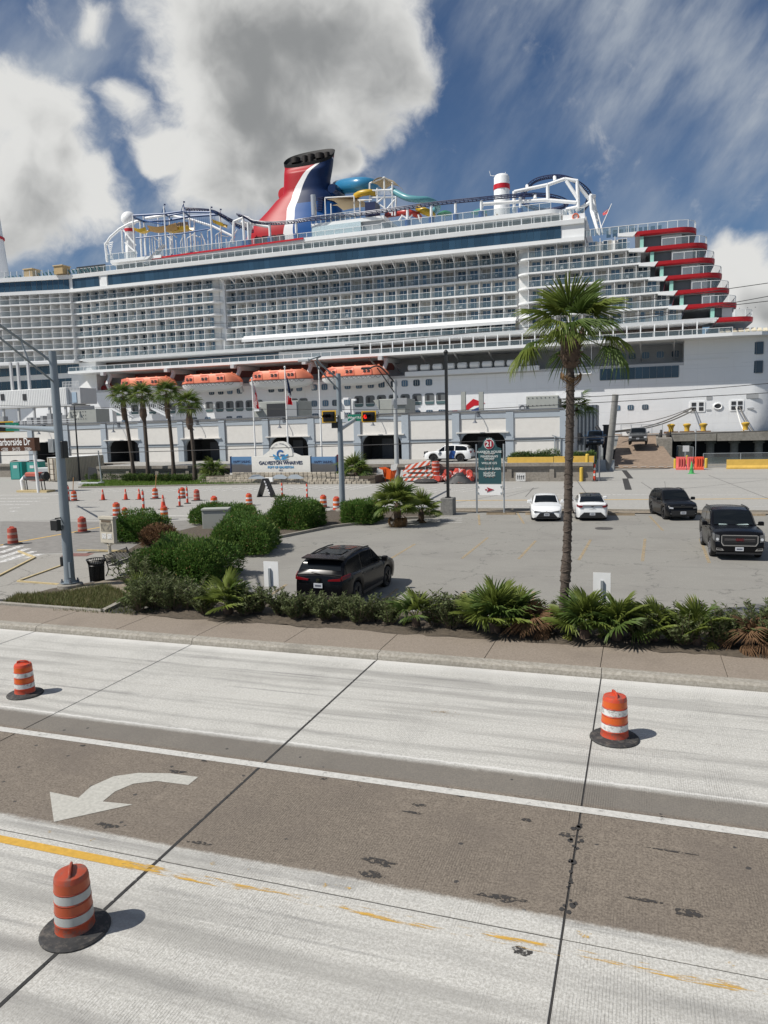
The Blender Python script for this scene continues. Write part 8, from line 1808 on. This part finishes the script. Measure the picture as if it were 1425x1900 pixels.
hedge_px('hedge mass right of the utility cabinet, sloping back', 392, 515, 1026, 950, 2.2, 14000, .15, M_HEDGE, 3, rz=R(20))
hedge_px('low hedge behind the utility cabinet', 352, 482, 972, 927, 1.6, 10000, .16, M_HEDGE, 4)
hedge_px('rounded hedge left of the right signal pole', 505, 603, 980, 914, 1.9, 12000, .16, M_HEDGE, 5)
hedge_px('rounded hedge right of the right signal pole', 634, 708, 970, 920, 1.5, 9000, .16, M_HEDGE, 6)
hedge_px('dry brown shrub between the two left hedges', 268, 328, 1012, 968, .8, 2600, .16, M_DRYP, 7, grp='dry shrubs', name='shrub')
for i, (a, b, yb, yt, lab) in enumerate(((157, 246, 891, 873, 'far low hedge at the left end of the lawn'), (224, 294, 894, 877, 'far low hedge below the left palms'), (287, 360, 894, 879, 'far low hedge below the shortest palm'))): hedge_px(lab, a, b, yb, yt, 1.0, 3500, .22, M_HEDGE2, 20 + i, grp='low hedges by the retaining wall')
for i, (a, b, yb, yt, lab) in enumerate(((938, 1044, 856, 832, 'long trimmed hedge on the terrace left of the palm trunk'), (1060, 1108, 857, 838, 'trimmed hedge piece on the terrace right of the palm trunk'))):
    x0, x1 = P(a, yb, 77.4).x, P(b, yb, 77.4).x; hedge(lab, ((x0 + x1) / 2, 77.4, TZ - .3), (x1 - x0) / 2, .9, P(1000, yt, 77.4).z - TZ + .3, 5000, .2, M_HEDGE2, 30 + i, 0, 'trimmed hedges on the terrace')

# ---- fan palms: a frond is a stalk and a pleated fan of blades
def fan(name, r, stalk, spread, nb, droop, m, seed, gap=.55):
    r_ = random.Random(seed); mb = MB()
    mb.path([(0, 0, 0), (stalk * .5, 0, .03 * stalk), (stalk, 0, 0)], [.018, .014, .010], 5)
    for i in range(nb):
        a = R(-spread / 2 + spread * (i + .5) / nb + r_.uniform(-2, 2)); l = r * (1 - .22 * abs(2 * (i + .5) / nb - 1) ** 2) * r_.uniform(.9, 1.05)
        da = R(spread / nb) * .52; dr = droop * r_.uniform(.6, 1.4)
        def pt(t, off, lift):
            # blades stay joined to mid-length, then part and hang
            ang = a + off * da * (1 if t < gap else max(0.05, (1 - t) / (1 - gap)))
            return (stalk + l * t * math.cos(ang), l * t * math.sin(ang), lift - dr * l * max(0, t - .25) ** 2 * 1.5 + .06 * r * math.sin(math.pi * t))
        rows_ = []
        for t in (.03, .3, gap, .8): rows_.append([pt(t, -1, -.012), pt(t, 0, .018 * r + .006), pt(t, 1, -.012)])
        k = len(mb.v)
        for q in rows_: mb.v.extend(q)
        mb.v.append(pt(1.0, 0, 0))
        for j in range(3):
            for s_ in (0, 1): b_ = k + j * 3 + s_; mb.f.append((b_, b_ + 1, b_ + 4, b_ + 3)); mb.m.append(0)
        e = k + 9
        mb.f += [(e, e + 1, k + 12), (e + 1, e + 2, k + 12)]; mb.m += [0, 0]
    return mb.mesh(name, m, rec=False)
BIGF = [fan('frond', .98, .72, 200 + 8 * k, 34, (.5, .7, .9, .6)[k], (M_PALM, M_PALMD, M_PALM, M_PALM)[k], 50 + k, .36) for k in range(4)]
LOWF = [fan('frond', .66, .48, 205 + 10 * k, 26, (.12, .22, .35)[k], (M_PALM, M_PALM, M_PALMD)[k], 70 + k, .5) for k in range(3)]
YELF = fan('frond', .5, .4, 180, 20, .5, M_PALMY, 90); DEADF = fan('dead_frond', .55, .5, 120, 16, 1.6, M_DEAD, 91)
FARF = [fan('frond', .98, .75, 210, 18, (.55, .8)[k], (M_PALM, M_PALMD)[k], 95 + k, .42) for k in range(2)]
DRYF = [fan('dry_frond', .62, .42, 170, 20, (.5, 1.2)[k], M_DRYP, 98 + k) for k in range(2)]
def frond(t, me, at, az, el, sc, name='frond', roll=0.0):
    o = link(name, me, t, at); o.rotation_mode = 'QUATERNION'
    o.rotation_quaternion = (Matrix.Rotation(az, 3, 'Z') @ Matrix.Rotation(-el, 3, 'Y') @ Matrix.Rotation(roll, 3, 'X')).to_quaternion(); o.scale = (sc,) * 3; return o
# tall palm in the bed
pb = G(1042, 1178, .17); t = thing('palm_tree', 'tall fan palm with slim dark trunk rising from the planting bed', 'palm tree', pb)
tp_ = [(P(px, py, pb.y) - pb) for px, py in ((1042, 1182), (1045, 1140), (1048, 1090), (1051, 1040), (1053, 990), (1054, 940), (1055, 880), (1057, 800), (1058, 740), (1058, 680), (1058, 632))]
ct = spline(tp_, 8); nn = len(ct); mb = MB()
rr = [.150 - .035 * min(1, i / 16) - .012 * (i / nn) + .012 * math.sin(i * 2.1) * random.uniform(.2, 1) + (.022 if 17 < i < 25 else 0) for i in range(nn)]
mb.path(ct, rr, 14); part('trunk', mb, M_TRUNK, t, smooth=60)
mb = MB()
for i in range(0, nn - 6): mb.path([ct[i] + Vector((rr[i] * 1.02 * math.cos(a * .449), rr[i] * 1.02 * math.sin(a * .449), .03 * math.sin(a + i))) for a in range(15)], .006 + .010 * (i % 3 == 0), 4)
part('leaf_scars', mb, M_TRUNK, t, kind='stuff')
top = ct[-1]
for k in range(46):
    a = random.uniform(0, 6.28); z = random.uniform(-.62, .15); r0 = .19 + .06 * (z + .6); ln = random.uniform(.16, .30)
    p0 = top + Vector((r0 * math.cos(a), r0 * math.sin(a), z)); p1 = p0 + Vector((.12 * math.cos(a), .12 * math.sin(a), ln * (.6 if z > -.3 else .2)))
    part('leaf_base', MB().obox(p0, p1, .07, .03, up=(math.cos(a), math.sin(a), 0)), M_BOOT, t)
part('boot_core', MB().path([top + Vector((0, 0, -.7)), top + Vector((0, 0, -.4)), top + Vector((0, 0, .1)), top + Vector((0, 0, .3))], [.15, .25, .24, .10], 12), M_BOOT, t, smooth=50)
frond(t, DEADF, top + Vector((.1, 0, -.45)), R(10), R(-70), .75, 'dead_frond'); frond(t, DEADF, top + Vector((-.12, -.05, -.5)), R(200), R(-75), .6, 'dead_frond')
cr = top + Vector((0, 0, .34))
LONGF = [fan('frond', .92, 1.0, 190 + 10 * k, 30, (.65, .85)[k], (M_PALM, M_PALMD)[k], 60 + k, .40) for k in range(2)]; UPF = [fan('frond', 1.0, .55, 190, 30, (.12, .3)[k], (M_PALMD, M_PALM)[k], 64 + k, .5) for k in range(2)]
for az, el, s_ in ((268, 70, .95), (165, 58, .9), (15, 60, .95), (85, 66, .9), (225, 40, .8), (318, 40, .82)): frond(t, UPF[random.randrange(2)], cr, R(az), R(el), s_, roll=random.uniform(-.3, .3))
for az, el, s_ in ((185, 30, .92), (-6, 32, .95), (238, 12, .8), (288, 6, .8), (262, -14, .85), (90, 15, .9), (335, 10, .8)): frond(t, BIGF[random.randrange(4)], cr + Vector((0, 0, -.06)), R(az), R(el), s_, roll=random.uniform(-.3, .3))
for az, el, s_ in ((192, -22, 1.0), (172, -10, .85), (-6, -24, 1.0), (12, -8, .9), (95, -25, .9)): frond(t, LONGF[random.randrange(2)], cr + Vector((0, 0, -.18)), R(az), R(el), s_, roll=random.uniform(-.3, .3))
frond(t, YELF, cr + Vector((.1, -.1, -.05)), R(-35), R(20), .8)
# four palms on the lawn
for i, (tops, base, lab) in enumerate((((228, 738), (249, 889), 'leftmost of the four palms in front of the terminal'), ((264, 738), (275, 888), 'second palm from the left, thick ragged neck'), ((309, 734), (323, 889), 'third palm from the left, tallest with thin trunk'), ((350, 754), (362, 891), 'fourth and shortest palm, beside the first flagpole'))):
    Yb = 73.0; b = P(*base, Yb); b.z = .1; tt = P(*tops, Yb - .5) - b; t = thing('palm_tree', lab, 'palm tree', b, group='row of palms by the terminal')
    c_ = spline([(0, 0, 0), tt * .3 + Vector((.1, 0, 0)), tt * .65 + Vector((.08, 0, 0)), tt], 5); n_ = len(c_); part('trunk', MB().path(c_, [.34 - .12 * min(1, q / 4) - .03 * q / n_ for q in range(n_)], 10), M_TRUNK, t, smooth=60)
    part('boot_core', MB().path([tt + Vector((0, 0, -2.6)), tt + Vector((0, 0, -2.0)), tt + Vector((0, 0, -.8)), tt + Vector((0, 0, .2))], [.2, .30 + (.14 if i in (1, 3) else 0), .30, .15], 10), M_BOOT, t, smooth=50)
    for k in range(19):
        az = R(137.5 * k); el = R(82 - 6.2 * k); frond(t, FARF[k % 2], tt + Vector((0, 0, .15)), az, max(el, R(-30)), 1.12 * random.uniform(.88, 1.08), roll=random.uniform(-.4, .4))
    for k in range(4): frond(t, DEADF, tt + Vector((0, 0, -.5)), R(90 * k + 20), R(-75), 1.1, 'dead_frond')
def low_palm(label, c, s_, n=16, lo=-15, hi=85, grp='low fan palms in the planting bed', fr=None, dead=0, yellow=0, stem=.25, z0=.12):
    t = thing('fan_palm', label, 'palm', c, random.uniform(0, 6), grp); part('trunk', MB().lathe([(.12 * s_, -.05), (.15 * s_, stem * .5), (.10 * s_, stem)], 9), M_BOOT, t, smooth=50)
    for k in range(n): frond(t, (fr or LOWF)[k % len(fr or LOWF)], (0, 0, stem * .9), R(137.5 * k) + random.uniform(-.3, .3), R(hi - (hi - lo) * (k / (n - 1)) ** .9), s_ * random.uniform(.8, 1.1), roll=random.uniform(-.5, .5))
    for k in range(yellow): frond(t, YELF, (0, 0, stem * .6), random.uniform(3.6, 5.6), R(-12), s_ * .8)
    for k in range(dead): frond(t, DEADF, (0, 0, stem * .8), random.uniform(0, 6.28), R(-55), s_ * .9, 'dead_frond')
    return t
BZ_ = .19
def bedp(px, Y=21.0): Y -= .95; p = P(px, 1168, Y); return (p.x, Y, BZ_)
low_palm('fan palm left of the left sign post in the bed', bedp(425, 21.0), 1.05, 13, 12, 80)
low_palm('small fan palm left of the big central clump', bedp(772, 21.0), 0.86, 9, 20, 80, yellow=1)
low_palm('largest fan palm clump left of the tall trunk', bedp(918, 20.95), 1.20, 24, 12, 85, yellow=2, dead=2)
low_palm('companion fan palm at the right of the largest clump', bedp(958, 21.2), 1.02, 14, 12, 80, yellow=1)
low_palm('fan palm clump just right of the tall trunk', bedp(1085, 20.9), 1.07, 16, 12, 82, yellow=2, dead=1)
low_palm('second fan palm right of the tall trunk, below the sign', bedp(1145, 20.95), 1.02, 16, 12, 80, yellow=1)
low_palm('fan palm right of the second lot sign', bedp(1215, 21.1), 0.87, 10, 25, 80)
low_palm('fan palm near the right end of the bed', bedp(1292, 21.0), 0.91, 12, 20, 80, yellow=1)
low_palm('spiky pale fan palm on the grass corner', G(262, 1118, .12), .72, 12, 0, 80, yellow=2, grp='low fan palms on the verge')
low_palm('small fan palm at the left end of the big hedge', G(268, 1075, .1), .8, 9, 5, 75, grp='low fan palms on the verge')
low_palm('bushy fan palm with brown skirt left of the lot lamp', G(738, 974, .1), 1.5, 20, -20, 85, grp='fan palms at the lot edge', dead=4, stem=1.3)
low_palm('smaller fan palm right beside the lot lamp', G(782, 966, .1), 1.3, 14, -15, 80, grp='fan palms at the lot edge', dead=2, stem=.7)
low_palm('fan palm behind the low hedge left of the monument sign', (P(396, 880, 72.6).x, 72.6, .3), 1.25, 14, -10, 80, grp='fan palms by the monument sign', fr=FARF, stem=.9)
low_palm('fan palm right of the monument sign', (P(660, 885, 72.4).x, 72.4, .4), 1.35, 16, -10, 85, grp='fan palms by the monument sign', fr=FARF, stem=.7)
c = P(1070, 757, 96); low_palm('small palm crown showing above the shed beside the trunk', (c.x, 96, 7.0), 1.5, 12, -20, 80, grp='palm behind the shed', fr=FARF, stem=.4)
low_palm('dead brown palm clump left of the tall trunk', bedp(990, 20.95), .75, 14, -10, 85, fr=DRYF, grp='dead palms in the bed')
low_palm('dead brown palm clump at the right end of the bed', bedp(1392, 20.9), .75, 14, -10, 85, fr=DRYF, grp='dead palms in the bed')
hedge_px('dark ground shrub under the palm left of the monument sign', 376, 420, 892, 872, .7, 1500, .25, M_HEDGE2, 41, grp='shrubs by the monument sign', name='shrub')
hedge_px('dark ground shrub under the palm right of the monument sign', 636, 692, 890, 876, .7, 1800, .25, M_HEDGE2, 42, grp='shrubs by the monument sign', name='shrub')
# oleanders: upright stems with whorls of narrow leaves
def oleander(label, c, s_, ns, seed, m=None):
    t = thing('oleander_shrub', label, 'shrub', c, 0, 'oleander shrubs in the bed'); r_ = np.random.default_rng(seed); mb = MB(); pts, dirs = [], []
    for k in range(ns):
        a = r_.uniform(0, 6.28); sp_ = r_.uniform(.1, .80) * s_; h = s_ * r_.uniform(.45, 1.05); b0 = Vector((.12 * s_ * math.cos(a), .12 * s_ * math.sin(a), 0)); b1 = Vector((sp_ * .6 * math.cos(a), sp_ * .6 * math.sin(a), h * .55)); b2 = Vector((sp_ * math.cos(a), sp_ * math.sin(a), h))
        mb.path([b0, b1, b2], [.012, .008, .004], 4)
        for q in range(34):
            u = r_.uniform(.08, 1.0) ** .8; p = b0.lerp(b1, u * 2) if u < .5 else b1.lerp(b2, u * 2 - 1); pts.append(tuple(p)); e = r_.uniform(0, 6.28); dirs.append((math.cos(e), math.sin(e), r_.uniform(.1, 1.1)))
    part('stem', mb, M_STEM, t); P0 = np.array(pts); D = norm(np.array(dirs)); U = norm(np.cross(D, r_.normal(size=D.shape))); n_ = len(P0)
    link('foliage', quad_mesh('foliage', quads(P0, D, U, .15 * s_ * r_.uniform(.7, 1.2, n_), .020 * r_.uniform(.8, 1.3, n_)), m or M_OLE), t)
olx = [(262, 20.7, .95), (290, 21.1, 1.0), (322, 21.0, .95), (352, 21.2, 1.0), (382, 20.8, .85), (455, 21.0, .9), (480, 21.3, .8), (522, 21.2, .75), (548, 20.9, .72), (575, 21.3, .7), (604, 21.0, .72), (636, 21.2, .72), (664, 20.9, .72), (694, 21.2, .75), (724, 21.0, .75), (806, 21.2, .9), (838, 21.0, .95), (866, 21.3, .9), (1018, 21.4, .8), (1180, 21.3, .8), (1196, 20.9, .75), (1250, 21.2, .9), (1268, 20.9, .8), (1330, 21.1, .95), (1352, 21.3, .9), (1415, 21.2, 1.0), (1450, 21.0, .95), (1490, 21.1, .95)]
ORD = 'first second third fourth fifth sixth seventh eighth ninth tenth eleventh twelfth thirteenth fourteenth'.split()
for k, (px, Y, s_) in enumerate(olx):
    lab = f'grey-green oleander in the planting bed, {ORD[k]} from its left end' if k < 14 else f'grey-green oleander in the planting bed, {ORD[27 - k]} from its right end'
    oleander(lab, bedp(px, Y), s_ * 1.05, 38 + (k % 3) * 8, 200 + k)
oleander('tall grey-green oleander leaning against the big hedge by the bench', G(262, 1092, .1), 1.35, 34, 260)
oleander('straggly oleander at the edge of the driveway', G(285, 1128, .1), 1.15, 30, 261)
